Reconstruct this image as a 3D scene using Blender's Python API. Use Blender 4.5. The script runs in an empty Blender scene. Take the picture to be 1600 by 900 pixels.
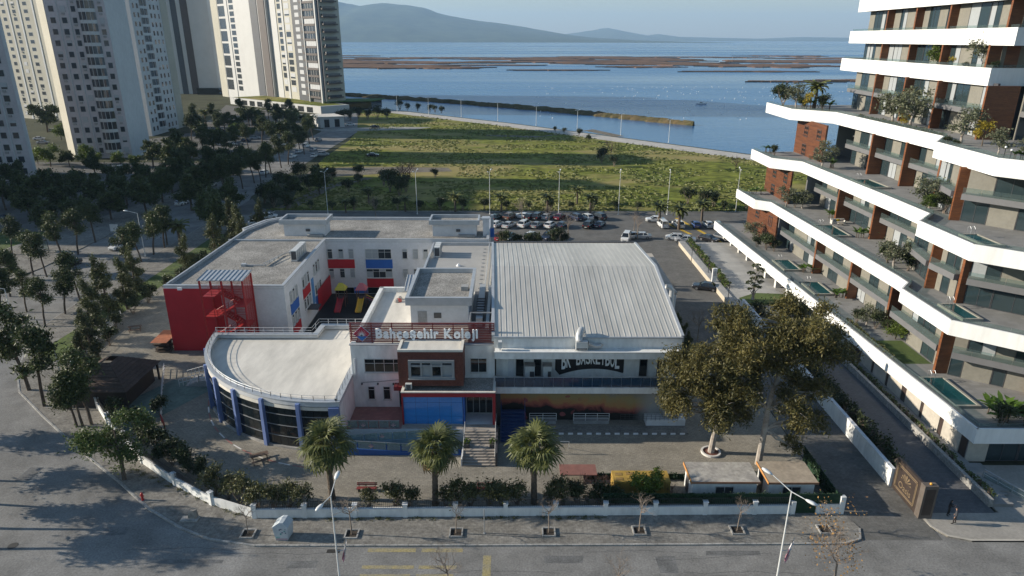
import bpy, math, random
import numpy as np
from mathutils import Vector, Matrix, Euler
from mathutils import noise as mnoise
sc = bpy.context.scene
COL = sc.collection
R = math.radians
# ---------------------------------------------------------------- camera
cam_d = bpy.data.cameras.new('camera'); cam = bpy.data.objects.new('camera', cam_d); COL.objects.link(cam)
cam_d.sensor_width = 36; cam_d.lens = 24.0; cam_d.clip_start = 0.5; cam_d.clip_end = 60000
cam.location = (0, 0, 42); cam.rotation_euler = (R(90 - 20.08), R(-0.12), 0)
sc.camera = cam
# ---------------------------------------------------------------- sky, sun, exposure
SUN_EL = 19.5; SUN_AZ = 3.5          # the sun stands to the left (-X), a little beyond the frame plane
w = bpy.data.worlds.new('World'); sc.world = w; w.use_nodes = True
nt = w.node_tree; nt.nodes.clear()
sky = nt.nodes.new('ShaderNodeTexSky'); sky.sky_type = 'NISHITA'; sky.sun_disc = False
sky.sun_elevation = R(SUN_EL); sky.sun_rotation = R(270 + SUN_AZ)
sky.altitude = 40; sky.air_density = 1.35; sky.dust_density = .2; sky.ozone_density = 3.0
bg = nt.nodes.new('ShaderNodeBackground'); bg.inputs[1].default_value = 0.078
ow = nt.nodes.new('ShaderNodeOutputWorld')
nt.links.new(sky.outputs[0], bg.inputs[0]); nt.links.new(bg.outputs[0], ow.inputs[0])
sl = bpy.data.lights.new('sun', 'SUN'); sl.energy = 5.0; sl.angle = R(0.5); sl.color = (1.0, 0.905, 0.76)
so = bpy.data.objects.new('sun', sl); COL.objects.link(so)
sd = Vector((math.cos(R(SUN_EL)) * math.cos(R(SUN_AZ)), -math.cos(R(SUN_EL)) * math.sin(R(SUN_AZ)), -math.sin(R(SUN_EL))))
so.rotation_euler = sd.to_track_quat('-Z', 'Y').to_euler(); so.location = (-60, 20, 90)
sc.view_settings.view_transform = 'Standard'; sc.view_settings.look = 'None'
sc.view_settings.exposure = 0.83; sc.view_settings.gamma = 1.0; sc.view_settings.use_curve_mapping = False
# ---------------------------------------------------------------- helpers
def N(nt, t, **k):
    n = nt.nodes.new(t)
    for a, b in k.items(): setattr(n, a, b)
    return n
MATS = {}
def mat(name, col, rough=.65, var=.18, scale=1.5, col2=None, bump=0, bscale=20, metal=0, spec=.4, fine=0, fscale=30, stretch=None, seam=None):
    """procedural surface: base colour, large blotches (col2/var), fine grain, bump"""
    if name in MATS: return MATS[name]
    m = bpy.data.materials.new(name); m.use_nodes = True; MATS[name] = m
    t = m.node_tree; b = t.nodes['Principled BSDF']
    b.inputs['Roughness'].default_value = rough; b.inputs['Metallic'].default_value = metal
    b.inputs['Specular IOR Level'].default_value = spec
    g = N(t, 'ShaderNodeNewGeometry'); L = t.links.new
    src = g.outputs['Position']
    if stretch:
        mp = N(t, 'ShaderNodeMapping'); mp.inputs['Scale'].default_value = stretch; L(src, mp.inputs[0]); src = mp.outputs[0]
    no = N(t, 'ShaderNodeTexNoise'); no.inputs['Scale'].default_value = scale; no.inputs['Detail'].default_value = 5; no.inputs['Roughness'].default_value = .65
    L(src, no.inputs['Vector'])
    rp = N(t, 'ShaderNodeValToRGB'); e = rp.color_ramp.elements
    c = np.array(col[:3]); c2 = np.array(col2[:3]) if col2 else c * (1 - var * 1.6)
    e[0].position = .3; e[0].color = (*c2, 1); e[1].position = .7; e[1].color = (*(c if col2 else np.minimum(c * (1 + var * .5), .95)), 1)
    L(no.outputs[0], rp.inputs[0]); out = rp.outputs[0]
    if fine:
        n2 = N(t, 'ShaderNodeTexNoise'); n2.inputs['Scale'].default_value = fscale; n2.inputs['Detail'].default_value = 3; L(src, n2.inputs['Vector'])
        mr = N(t, 'ShaderNodeMapRange'); mr.inputs[1].default_value = .3; mr.inputs[2].default_value = .7; mr.inputs[3].default_value = 1 - fine; mr.inputs[4].default_value = 1 + fine * .6
        L(n2.outputs[0], mr.inputs[0])
        mx = N(t, 'ShaderNodeMix', data_type='RGBA', blend_type='MULTIPLY'); mx.inputs[0].default_value = 1
        L(out, mx.inputs[6]); L(mr.outputs[0], mx.inputs[7]); out = mx.outputs[2]
    if seam:   # (w, h, mortar, dark) fine joints, brick texture in the xy plane
        bt = N(t, 'ShaderNodeTexBrick'); bt.inputs['Scale'].default_value = 1; bt.inputs['Brick Width'].default_value = seam[0]; bt.inputs['Row Height'].default_value = seam[1]
        bt.inputs['Mortar Size'].default_value = seam[2]; bt.inputs['Color1'].default_value = (1, 1, 1, 1); bt.inputs['Color2'].default_value = (.82, .82, .82, 1); bt.inputs['Mortar'].default_value = (seam[3],) * 3 + (1,)
        L(g.outputs['Position'], bt.inputs['Vector'])
        mx = N(t, 'ShaderNodeMix', data_type='RGBA', blend_type='MULTIPLY'); mx.inputs[0].default_value = 1
        L(out, mx.inputs[6]); L(bt.outputs[0], mx.inputs[7]); out = mx.outputs[2]
    L(out, b.inputs['Base Color'])
    if bump:
        n3 = N(t, 'ShaderNodeTexNoise'); n3.inputs['Scale'].default_value = bscale; n3.inputs['Detail'].default_value = 4; L(src, n3.inputs['Vector'])
        bp = N(t, 'ShaderNodeBump'); bp.inputs['Strength'].default_value = bump; bp.inputs['Distance'].default_value = .05
        L(n3.outputs[0], bp.inputs['Height']); L(bp.outputs[0], b.inputs['Normal'])
    return m
def flat(name, col, rough=.5, metal=0, spec=.5, coat=0):
    if name in MATS: return MATS[name]
    m = mat(name, col, rough, .06, 3, metal=metal, spec=spec)
    if coat: m.node_tree.nodes['Principled BSDF'].inputs['Coat Weight'].default_value = coat
    return m
def leafmat(name, dark, light, trans=.25, scale=.55, hue=.12):
    if name in MATS: return MATS[name]
    m = bpy.data.materials.new(name); m.use_nodes = True; MATS[name] = m
    t = m.node_tree; b = t.nodes['Principled BSDF']; L = t.links.new
    b.inputs['Roughness'].default_value = .55; b.inputs['Specular IOR Level'].default_value = .3
    g = N(t, 'ShaderNodeNewGeometry')
    no = N(t, 'ShaderNodeTexNoise'); no.inputs['Scale'].default_value = scale; no.inputs['Detail'].default_value = 6; no.inputs['Roughness'].default_value = .7
    L(g.outputs['Position'], no.inputs['Vector'])
    ad = N(t, 'ShaderNodeMath', operation='MULTIPLY_ADD'); ad.inputs[1].default_value = .35; L(g.outputs['Random Per Island'], ad.inputs[0]); L(no.outputs[0], ad.inputs[2])
    oi = N(t, 'ShaderNodeObjectInfo'); a2 = N(t, 'ShaderNodeMath', operation='MULTIPLY_ADD'); a2.inputs[1].default_value = hue; L(oi.outputs['Random'], a2.inputs[0]); L(ad.outputs[0], a2.inputs[2])
    rp = N(t, 'ShaderNodeValToRGB'); e = rp.color_ramp.elements
    e[0].position = .45; e[0].color = (*dark, 1); e[1].position = .95; e[1].color = (*light, 1)
    L(a2.outputs[0], rp.inputs[0]); L(rp.outputs[0], b.inputs['Base Color'])
    if trans:
        tr = N(t, 'ShaderNodeBsdfTranslucent'); L(rp.outputs[0], tr.inputs[0])
        mx = N(t, 'ShaderNodeMixShader'); mx.inputs[0].default_value = trans
        L(b.outputs[0], mx.inputs[1]); L(tr.outputs[0], mx.inputs[2]); L(mx.outputs[0], t.nodes['Material Output'].inputs[0])
    return m
def glassmat(name, col=(.02, .03, .035), rough=.06, alpha=1.0):
    """window glass: dark room behind, sky reflection; alpha<1 for balustrades one sees through"""
    if name in MATS: return MATS[name]
    m = flat(name, col, rough, spec=.8)
    if alpha < 1:
        t = m.node_tree; b = t.nodes['Principled BSDF']
        tr = N(t, 'ShaderNodeBsdfTransparent'); tr.inputs[0].default_value = (.86, .93, .92, 1)
        mx = N(t, 'ShaderNodeMixShader'); mx.inputs[0].default_value = alpha
        t.links.new(tr.outputs[0], mx.inputs[1]); t.links.new(b.outputs[0], mx.inputs[2]); t.links.new(mx.outputs[0], t.nodes['Material Output'].inputs[0])
    return m

class MB:
    def __init__(s): s.v = []; s.f = []; s.m = []; s.mi = 0
    def add(s, vs, fs):
        o = len(s.v); s.v += [tuple(p) for p in vs]
        for f in fs: s.f.append(tuple(i + o for i in f)); s.m.append(s.mi)
        return s
    def mat(s, i): s.mi = i; return s
    def quad(s, *p): return s.add(p, [tuple(range(len(p)))])
    def box(s, x0, x1, y0, y1, z0, z1):
        return s.add([(x0, y0, z0), (x1, y0, z0), (x1, y1, z0), (x0, y1, z0), (x0, y0, z1), (x1, y0, z1), (x1, y1, z1), (x0, y1, z1)],
                     [(3, 2, 1, 0), (4, 5, 6, 7), (0, 1, 5, 4), (1, 2, 6, 5), (2, 3, 7, 6), (3, 0, 4, 7)])
    def obox(s, o, u, a0, a1, b0, b1, z0, z1):
        """box in a frame: u along, n = u turned right (clockwise) outward"""
        ux, uy = u; nx, ny = uy, -ux
        P = lambda a, b, z: (o[0] + ux * a + nx * b, o[1] + uy * a + ny * b, z)
        q = [P(a0, b0, z0), P(a1, b0, z0), P(a1, b1, z0), P(a0, b1, z0), P(a0, b0, z1), P(a1, b0, z1), P(a1, b1, z1), P(a0, b1, z1)]
        return s.add(q, [(0, 1, 2, 3), (7, 6, 5, 4), (4, 5, 1, 0), (5, 6, 2, 1), (6, 7, 3, 2), (7, 4, 0, 3)])
    def prism(s, poly, z0, z1):
        n = len(poly); ar = sum(poly[i][0] * poly[(i + 1) % n][1] - poly[(i + 1) % n][0] * poly[i][1] for i in range(n))
        if ar < 0: poly = poly[::-1]
        return s.add([(x, y, z0) for x, y in poly] + [(x, y, z1) for x, y in poly],
                     [tuple(range(n - 1, -1, -1)), tuple(range(n, 2 * n))] + [(i, (i + 1) % n, n + (i + 1) % n, n + i) for i in range(n)])
    def sheet(s, poly, z):
        n = len(poly); ar = sum(poly[i][0] * poly[(i + 1) % n][1] - poly[(i + 1) % n][0] * poly[i][1] for i in range(n))
        if ar < 0: poly = poly[::-1]
        return s.add([(x, y, z) for x, y in poly], [tuple(range(n))])
    def ribbon(s, pts, w, z0, z1, closed=False):
        """wall of thickness w along a polyline (left side inset), mitred"""
        L = offset(pts, w, closed); n = len(pts); k = n if closed else n - 1
        v = []
        for a, b in zip(pts, L): v += [(a[0], a[1], z0), (b[0], b[1], z0), (b[0], b[1], z1), (a[0], a[1], z1)]
        fs = []
        for i in range(k):
            p, q = 4 * i, 4 * ((i + 1) % n)
            for j in range(4): fs.append((p + j, q + j, q + (j + 1) % 4, p + (j + 1) % 4))
        if not closed: fs += [(0, 3, 2, 1)[::-1], (4 * (n - 1), 4 * (n - 1) + 1, 4 * (n - 1) + 2, 4 * (n - 1) + 3)[::-1]]
        return s.add(v, fs)
    def tube(s, pts, rad, n=6, cap=True):
        pts = [Vector(p) for p in pts]
        if not isinstance(rad, (list, tuple)): rad = [rad] * len(pts)
        v = []; fs = []
        ref = Vector((0, 0, 1)) if abs((pts[-1] - pts[0]).normalized().z) < .9 else Vector((1, 0, 0))
        for i, p in enumerate(pts):
            d = (pts[min(i + 1, len(pts) - 1)] - pts[max(i - 1, 0)]).normalized()
            a = d.cross(ref).normalized(); b = d.cross(a)
            for k in range(n):
                t = 2 * math.pi * k / n; v.append(p + (a * math.cos(t) + b * math.sin(t)) * rad[i])
        for i in range(len(pts) - 1):
            for k in range(n): fs.append((i * n + k, i * n + (k + 1) % n, (i + 1) * n + (k + 1) % n, (i + 1) * n + k))
        if cap: fs += [tuple(range(n)), tuple(range((len(pts) - 1) * n, len(pts) * n))[::-1]]
        return s.add(v, fs)
    def lathe(s, prof, c=(0, 0, 0), n=12):
        v = []; fs = []
        for r, z in prof:
            for k in range(n):
                t = 2 * math.pi * k / n; v.append((c[0] + r * math.cos(t), c[1] + r * math.sin(t), c[2] + z))
        for i in range(len(prof) - 1):
            for k in range(n): fs.append((i * n + k, i * n + (k + 1) % n, (i + 1) * n + (k + 1) % n, (i + 1) * n + k))
        fs += [tuple(range(n))[::-1], tuple(range((len(prof) - 1) * n, len(prof) * n))]
        return s.add(v, fs)
    def build(s, name, m, parent=None, smooth=False, label=None, kind=None, abs_=True):
        me = bpy.data.meshes.new(name)
        off = parent_world(parent) if (parent and abs_) else Vector((0, 0, 0))
        me.from_pydata([(x - off.x, y - off.y, z - off.z) for x, y, z in s.v], [], s.f)
        ms = m if isinstance(m, (list, tuple)) else [m]
        for q in ms: me.materials.append(q)
        if len(ms) > 1: me.polygons.foreach_set('material_index', s.m)
        if smooth: me.polygons.foreach_set('use_smooth', [True] * len(me.polygons))
        o = bpy.data.objects.new(name, me); COL.objects.link(o)
        if parent: o.parent = parent
        if label: o['label'] = label
        if kind: o['kind'] = kind
        return o
def parent_world(p):
    v = Vector((0, 0, 0))
    while p: v += Vector(p.location); p = p.parent
    return v
def offset(pts, w, closed=False):
    """polyline moved to its left by w, mitred"""
    n = len(pts); out = []
    for i in range(n):
        ds = []
        for a, b in (((i - 1) % n, i), (i, (i + 1) % n)):
            if not closed and (i == 0 and b == 0 or i == n - 1 and a == n - 1): continue
            d = Vector((pts[b][0] - pts[a][0], pts[b][1] - pts[a][1])); d.normalize(); ds.append(Vector((-d.y, d.x)))
        nn = sum(ds, Vector((0, 0))); nn.normalize(); k = w / max(.35, nn.dot(ds[0]))
        out.append((pts[i][0] + nn.x * k, pts[i][1] + nn.y * k))
    return out
def tag(o, label=None, cat=None, group=None, kind=None):
    if label: o['label'] = label
    if cat: o['category'] = cat
    if group: o['group'] = group
    if kind: o['kind'] = kind
    return o
def thing(name, label, cat, loc=(0, 0, 0), group=None, rz=0):
    o = bpy.data.objects.new(name, None); o.empty_display_size = .3; COL.objects.link(o)
    o.location = loc; o.rotation_euler = (0, 0, rz)
    return tag(o, label, cat, group)
CH = {}
def kids(o):
    return [c for c in bpy.data.objects if c.parent == o] if o.name not in CH else CH[o.name]
def freeze(root):
    CH[root.name] = [c for c in bpy.data.objects if c.parent == root]
    for c in CH[root.name]: CH[c.name] = [d for d in bpy.data.objects if d.parent == c]
    return root
def dup(root, loc, rz=0, label=None, group=None, scale=None, mats=None):
    """copy of a thing with its parts and sub-parts; mats = {part name: material}"""
    r = root.copy(); COL.objects.link(r); r.location = loc; r.rotation_euler = (0, 0, rz)
    if scale: r.scale = scale if isinstance(scale, (tuple, list)) else (scale,) * 3
    if label: r['label'] = label
    if group: r['group'] = group
    for ch in CH[root.name]:
        c = ch.copy(); COL.objects.link(c); c.parent = r
        if mats:
            k = ch.name.split('.')[0]
            if k in mats: c.material_slots[0].link = 'OBJECT'; c.material_slots[0].material = mats[k]
        for g in CH.get(ch.name, []):
            d = g.copy(); COL.objects.link(d); d.parent = c
    return r
def inst(o, name, loc, parent, rz=0, scale=None):
    """another object on the same mesh, placed in world coordinates under parent"""
    c = bpy.data.objects.new(name, o.data); COL.objects.link(c); c.parent = parent
    c.location = Vector(loc) - parent_world(parent); c.rotation_euler = (0, 0, rz)
    if scale: c.scale = scale
    return c
def text_mesh(body, size, depth, align='CENTER', spacing=1.0, bold=0.0):
    cu = bpy.data.curves.new('text', 'FONT'); cu.body = body; cu.size = size; cu.extrude = depth; cu.align_x = align; cu.space_character = spacing
    cu.resolution_u = 3; cu.offset = bold
    o = bpy.data.objects.new('text', cu); COL.objects.link(o)
    dg = bpy.context.evaluated_depsgraph_get(); dg.update()
    me = bpy.data.meshes.new_from_object(o.evaluated_get(dg))
    bpy.data.objects.remove(o); bpy.data.curves.remove(cu)
    return me
def glyph(me, name, parent, m, loc, rot=(R(90), 0, 0), scale=(1, 1, 1)):
    me.materials.clear(); me.materials.append(m)
    o = bpy.data.objects.new(name, me); COL.objects.link(o); o.parent = parent
    o.location = Vector(loc) - parent_world(parent); o.rotation_euler = rot; o.scale = scale
    return o
def struct(o): o['kind'] = 'structure'; return o
# ---------------------------------------------------------------- shared materials
ASPH = mat('asphalt_worn', (.235, .23, .22), .9, .26, .22, fine=.25, fscale=6, bump=.15, bscale=25, spec=.12)
ASPH2 = mat('asphalt_car_park', (.15, .146, .138), .9, .2, .3, fine=.22, fscale=5, spec=.12)
PAVE = mat('pavement_blocks', (.265, .25, .225), .9, .2, .5, fine=.25, fscale=4, seam=(.42, .21, .02, .72), spec=.12)
YARD = mat('yard_blocks', (.30, .275, .23), .9, .16, .35, fine=.18, fscale=5, seam=(.44, .22, .025, .7), spec=.12)
KERB = mat('kerb_concrete', (.36, .35, .33), .85, .25, 1.2, fine=.25, fscale=8)
WHITE = mat('white_render', (.62, .63, .64), .8, .07, .6, fine=.05, fscale=3)
WHITE2 = mat('white_paint_wall', (.72, .72, .70), .75, .1, .5, fine=.08, fscale=2, stretch=(1, 1, .35))
CONC = mat('concrete_grey', (.34, .335, .325), .85, .18, .7, fine=.12, fscale=6)
RED = mat('red_cladding', (.42, .018, .028), .55, .08, .5)
BLUE = mat('blue_cladding', (.03, .12, .40), .5, .08, .6)
REDM = mat('red_steel', (.36, .03, .03), .5, .14, 2)
GRAV = mat('gravel_roof', (.33, .315, .29), .95, .25, .25, fine=.55, fscale=7, bump=.5, bscale=9, spec=.12)
ALU = mat('grey_metal_coping', (.43, .45, .47), .45, .1, 1, metal=.25)
GLASS = glassmat('window_glass', (.035, .042, .05), .07)
GLASSD = glassmat('dark_curtain_glass', (.008, .012, .014), .05)
GLASSB = glassmat('blue_glass', (.04, .22, .58), .1)
FRAME = flat('pale_window_frame', (.5, .5, .48), .5)
FRAMED = flat('dark_window_frame', (.06, .06, .065), .5)
BLACK = flat('black_paint', (.012, .012, .014), .5)
STEEL = mat('galvanised_steel', (.4, .41, .42), .45, .12, 3, metal=.5)
BARK = mat('bark_brown', (.11, .085, .065), .95, .35, 3, bump=.5, bscale=8)
BARKP = mat('pale_bark', (.42, .39, .35), .9, .35, 1.2, col2=(.2, .16, .13), bump=.3, bscale=6)
# ---------------------------------------------------------------- the ground
COAST = [(-1500, 1250), (-700, 900), (-330, 660), (-200, 545), (-81, 446), (0, 369), (92, 268), (150, 205), (260, 70), (420, -120), (700, -350)]
land = MB().sheet(COAST + [(700, -700), (-1500, -700)], -.06).build('ground', mat('waste_ground', (.075, .078, .045), .95, .3, .06, fine=.3, fscale=.8, spec=.12)); struct(land)
def water_mat():
    m = bpy.data.materials.new('sea_water'); m.use_nodes = True; t = m.node_tree; b = t.nodes['Principled BSDF']; L = t.links.new
    g = N(t, 'ShaderNodeNewGeometry')
    mp = N(t, 'ShaderNodeMapping'); mp.inputs['Scale'].default_value = (.0012, .006, 1); L(g.outputs['Position'], mp.inputs[0])
    n0 = N(t, 'ShaderNodeTexNoise'); n0.inputs['Scale'].default_value = 1; n0.inputs['Detail'].default_value = 6; L(mp.outputs[0], n0.inputs['Vector'])
    mr = N(t, 'ShaderNodeMapRange'); mr.inputs[1].default_value = .35; mr.inputs[2].default_value = .66; mr.inputs[3].default_value = .12; mr.inputs[4].default_value = .34
    L(n0.outputs[0], mr.inputs[0]); L(mr.outputs[0], b.inputs['Roughness'])
    rp = N(t, 'ShaderNodeValToRGB'); e = rp.color_ramp.elements
    e[0].position = .35; e[0].color = (.03, .115, .26, 1); e[1].position = .7; e[1].color = (.06, .17, .33, 1)
    L(n0.outputs[0], rp.inputs[0]); L(rp.outputs[0], b.inputs['Base Color'])
    n1 = N(t, 'ShaderNodeTexNoise'); n1.inputs['Scale'].default_value = .35; n1.inputs['Detail'].default_value = 4
    m2 = N(t, 'ShaderNodeMapping'); m2.inputs['Scale'].default_value = (.6, 1.4, 1); L(g.outputs['Position'], m2.inputs[0]); L(m2.outputs[0], n1.inputs['Vector'])
    bp = N(t, 'ShaderNodeBump'); bp.inputs['Strength'].default_value = .5; bp.inputs['Distance'].default_value = .35
    L(n1.outputs[0], bp.inputs['Height']); L(bp.outputs[0], b.inputs['Normal'])
    b.inputs['IOR'].default_value = 1.33
    return m
sea = MB().sheet([(-30000, -8000), (30000, -8000), (30000, 26000), (-30000, 26000)], -1.6).build('sea', water_mat()); struct(sea)
def coast_wall():
    mb = MB(); o2 = offset(COAST, -14)
    for i in range(len(COAST) - 1):
        a, b, c, d = COAST[i], COAST[i + 1], o2[i + 1], o2[i]
        e, f = offset(COAST, 3.5)[i:i + 2]
        mb.quad((*a, -.06), (*b, -.06), (*f, -2.2), (*e, -2.2))
    return mb
struct(coast_wall().build('shore_bank', mat('shore_rock', (.3, .27, .22), .95, .4, .8)))
PR = [(-130, 490), (-81, 443), (0, 366), (92, 265), (150, 202), (220, 115)]
struct(MB().sheet([p for p in PR] + [q for q in offset(PR, -11)][::-1], .02).build('promenade', mat('promenade_paving', (.46, .43, .39), .85, .15, .2, fine=.12, fscale=1)))
# meadow behind the rear road
def field_mat():
    m = mat('meadow', (.19, .19, .035), .95, .2, .035, col2=(.11, .14, .02), fine=.6, fscale=.28, bump=.4, bscale=.6, spec=.12)
    t = m.node_tree; L = t.links.new; b = t.nodes['Principled BSDF']
    old = b.inputs['Base Color'].links[0].from_socket
    g = N(t, 'ShaderNodeNewGeometry'); no = N(t, 'ShaderNodeTexNoise'); no.inputs['Scale'].default_value = .022; no.inputs['Detail'].default_value = 8; no.inputs['Roughness'].default_value = .7
    mp = N(t, 'ShaderNodeMapping'); mp.inputs['Location'].default_value = (31, 7, 3); mp.inputs['Scale'].default_value = (.7, 1.5, 1); L(g.outputs['Position'], mp.inputs[0]); L(mp.outputs[0], no.inputs['Vector'])
    mr = N(t, 'ShaderNodeMapRange'); mr.inputs[1].default_value = .47; mr.inputs[2].default_value = .6; L(no.outputs[0], mr.inputs[0])
    mx = N(t, 'ShaderNodeMix', data_type='RGBA'); L(mr.outputs[0], mx.inputs[0]); L(old, mx.inputs[6]); mx.inputs[7].default_value = (.27, .22, .09, 1)
    L(mx.outputs[2], b.inputs['Base Color'])
    return m
MEADOW = field_mat()
FIELD = [(-64, 172.5), (-60, 182), (-66, 215), (-70, 255), (-71, 300), (-74, 330), (-92, 352), (-96, 395), (-112, 425), (-92, 446), (-84, 434), (-2, 355), (88, 254), (140, 195), (150, 172.5)]
def field_mesh():
    # gently uneven ground inside the outline
    nx, ny = 120, 100; mb = MB(); idx = {}
    def inside(x, y):
        c = False; n = len(FIELD)
        for i in range(n):
            (x1, y1), (x2, y2) = FIELD[i], FIELD[(i + 1) % n]
            if (y1 > y) != (y2 > y) and x < (x2 - x1) * (y - y1) / (y2 - y1) + x1: c = not c
        return c
    return MB().sheet(FIELD, -.02)
struct(field_mesh().build('meadow', MEADOW))
struct(MB().sheet([(-68, 232), (-58, 236), (-40, 237), (-22, 236), (-20, 229), (-38, 226), (-58, 219), (-67, 215)], .0).build('dirt_lot', mat('bare_dirt', (.2, .175, .14), .95, .25, .2, fine=.3, fscale=1, spec=.12)))
struct(MB().sheet([(-62, 176), (-57, 205), (-47, 218), (-44, 217), (-53, 203), (-57, 176)], .004).build('dirt_track', MATS['bare_dirt']))
struct(MB().sheet([(-98, 342), (-60, 352), (-40, 350), (-48, 341), (-70, 336), (-90, 333)], .004).build('gravel_lot', mat('pale_gravel', (.3, .29, .26), .95, .2, .2, fine=.3, fscale=1)))
struct(MB().sheet([(-12, 322), (14, 318), (40, 343), (52, 318), (47, 316), (36, 336), (10, 312), (-12, 318)], .004).build('meadow_path', MATS['bare_dirt']))
# roads
KERBLINE = [(-73.5, 168), (-73.5, 112), (-72.6, 98), (-70.2, 90), (-66.5, 82.5), (-62, 76.3), (-55, 70.2), (-46.5, 63.2), (-39.5, 57.8), (-34.4, 53.6), (-30, 50.8), (-26.8, 49.4), (-22.5, 48.6), (-10, 48.65), (10, 48.8), (29.5, 49.0), (31.2, 49.6), (31.8, 51)]
struct(MB().sheet([(-420, 12), (420, 12), (420, 50.5), (31, 50.8), (0, 50), (-24, 50), (-34, 56), (-60, 77), (-70, 90), (-72, 112), (-91, 112), (-97, 100), (-125, 82), (-420, 70)], 0).build('road', ASPH))
struct(MB().sheet([(-72, 111.9), (-72, 168), (-70, 176), (-73.5, 190), (-73.5, 330), (-92, 420), (-106, 420), (-91, 330), (-91, 111.9)], .003).build('side_street', ASPH))
struct(MB().sheet([(-72.2, 164), (-58, 165.5), (170, 164), (170, 172.2), (-61, 172.2), (-66, 176), (-72.2, 187)], .007).build('rear_road', ASPH2))
struct(MB().sheet([(-5, 128), (72, 128), (120, 130), (120, 166.5), (-30, 166.5), (-30, 128)], .011).build('car_park', ASPH2))
def pav(name, poly, z=.12, m=None): return struct(MB().prism(poly, -.05, z).build(name, m or PAVE))
FENCE = [(-61.5, 128), (-62, 100), (-61.2, 88), (-58.5, 82), (-53, 76), (-46.5, 68.6), (-38.7, 61.0), (-33.5, 57.2), (-28.6, 54.2), (-23.8, 52.3), (31, 53.1)]
pav('pavement', [(x + (.15 if i < 11 else 0), y + .15) for i, (x, y) in enumerate(KERBLINE)] + [(31.2, 53.1)] + FENCE[::-1] + [(-61.5, 168)])
pav('school_yard', FENCE + [(31, 130), (-61.5, 130)], .125, YARD)
pav('far_side_pavement', [(-420, 74), (-128, 84), (-100, 101), (-94.3, 112), (-91, 125), (-91, 200), (-96, 200), (-110, 120), (-420, 82)], .12)
pav('gate_pavement', [(38.2, 53.2), (38.4, 51.2), (39.2, 49.9), (41, 49.3), (90, 49.3), (90, 60.8), (46, 60.8), (46, 53.2)], .12, mat('pavement_beige', (.3, .28, .25), .9, .12, .4, fine=.12, fscale=4))
# kerbs: stones laid one after another along the edge
def kerb_stones(pts, par_name, w=.16, z=.135, step=1.0, out=0):
    root = None; ks = []
    P = [Vector(p) for p in pts]; i = 0
    seg = []
    for a, b in zip(P[:-1], P[1:]):
        L = (b - a).length; k = max(1, round(L / step))
        for j in range(k): seg.append((a.lerp(b, j / k), a.lerp(b, (j + 1) / k)))
    return seg
KST = MB().box(-.5, .5, -.09, .09, -.1, .145)
kproto = None
kroot = struct(MB().ribbon(offset(KERBLINE, .02), .17, -.05, .1).build('kerb', KERB))
for n, (a, b) in enumerate([s for s in kerb_stones(KERBLINE, 'kerb') if s[0].y < 80]):
    c = (a + b) / 2; d = b - a
    if kproto is None: kproto = MB().box(-.5, .5, -.09, .09, -.1, .145).build('kerb_stone', KERB, kroot); kproto.location = (c.x, c.y, 0); k = kproto
    else: k = inst(kproto, 'kerb_stone', (c.x, c.y, random.Random(n).uniform(-.012, .012)), kroot)
    k.rotation_euler = (0, 0, math.atan2(d.y, d.x)); k.scale = (d.length * .97, 1, 1)
struct(MB().ribbon([(-61, 168), (-61, 172.3), (170, 172.3)], .2, -.05, .14).build('far_kerb', KERB))
struct(MB().ribbon([(38.4, 53), (38.4, 51.2), (39.2, 49.9), (41, 49.3), (90, 49.3)], .22, -.05, .14).build('gate_kerb', mat('kerb_beige', (.42, .39, .34), .85, .15, 1)))
# driveways on the right
struct(MB().sheet([(31.1, 53), (38, 53), (38, 58), (37.6, 100), (36, 145), (22, 145), (23, 100), (31.1, 75)], .13).build('school_lane', mat('lane_paving', (.165, .16, .15), .9, .16, .4, fine=.15, fscale=4, seam=(.44, .22, .02, .75), spec=.12)))
struct(MB().sheet([(38.1, 53.1), (45.6, 53.1), (45.6, 106), (38.1, 106)], .128).build('residence_lane', mat('lane_concrete', (.13, .13, .135), .85, .1, .4, fine=.1, fscale=5, seam=(.44, .22, .02, .75), spec=.12)))
struct(MB().quad((31.3, 49.5, .006), (38.6, 49.5, .006), (38.25, 53, .13), (31.3, 53, .13)).build('driveway_ramp', MATS['lane_paving']))
# yellow crossing marks on the front road and in the car park
YEL = mat('worn_yellow_paint', (.34, .28, .12), .85, .3, 1.2, col2=(.23, .215, .18), fine=.3, fscale=6)
for i, (x0, x1, y0, y1) in enumerate([(-12.5, -8.3, 47.9, 48.35), (-7.8, -4.2, 47.9, 48.35), (-12.6, -8.2, 45.9, 46.3), (-7.8, -4.6, 45.9, 46.3), (-12.6, -8.4, 44.9, 45.3), (-7.9, -4.8, 44.9, 45.3), (-2.4, -1.7, 44.6, 47.5)]):
    tag(struct(MB().sheet([(x0, y0), (x1, y0), (x1, y1), (x0, y1)], .005).build('yellow_road_marking', YEL)), 'worn yellow bar painted on the front road')
YEL2 = mat('yellow_paint', (.55, .36, .04), .8, .15, 1)
for x0, y0, x1, y1, ww in [(35.5, 166, 40.5, 151, .9), (40.6, 166, 46.5, 140.5, .9)]:
    struct(MB().sheet([(x0, y0), (x0 + ww, y0), (x1 + ww, y1), (x1, y1)], 0.016).build('yellow_parking_marking', YEL2))
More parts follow.
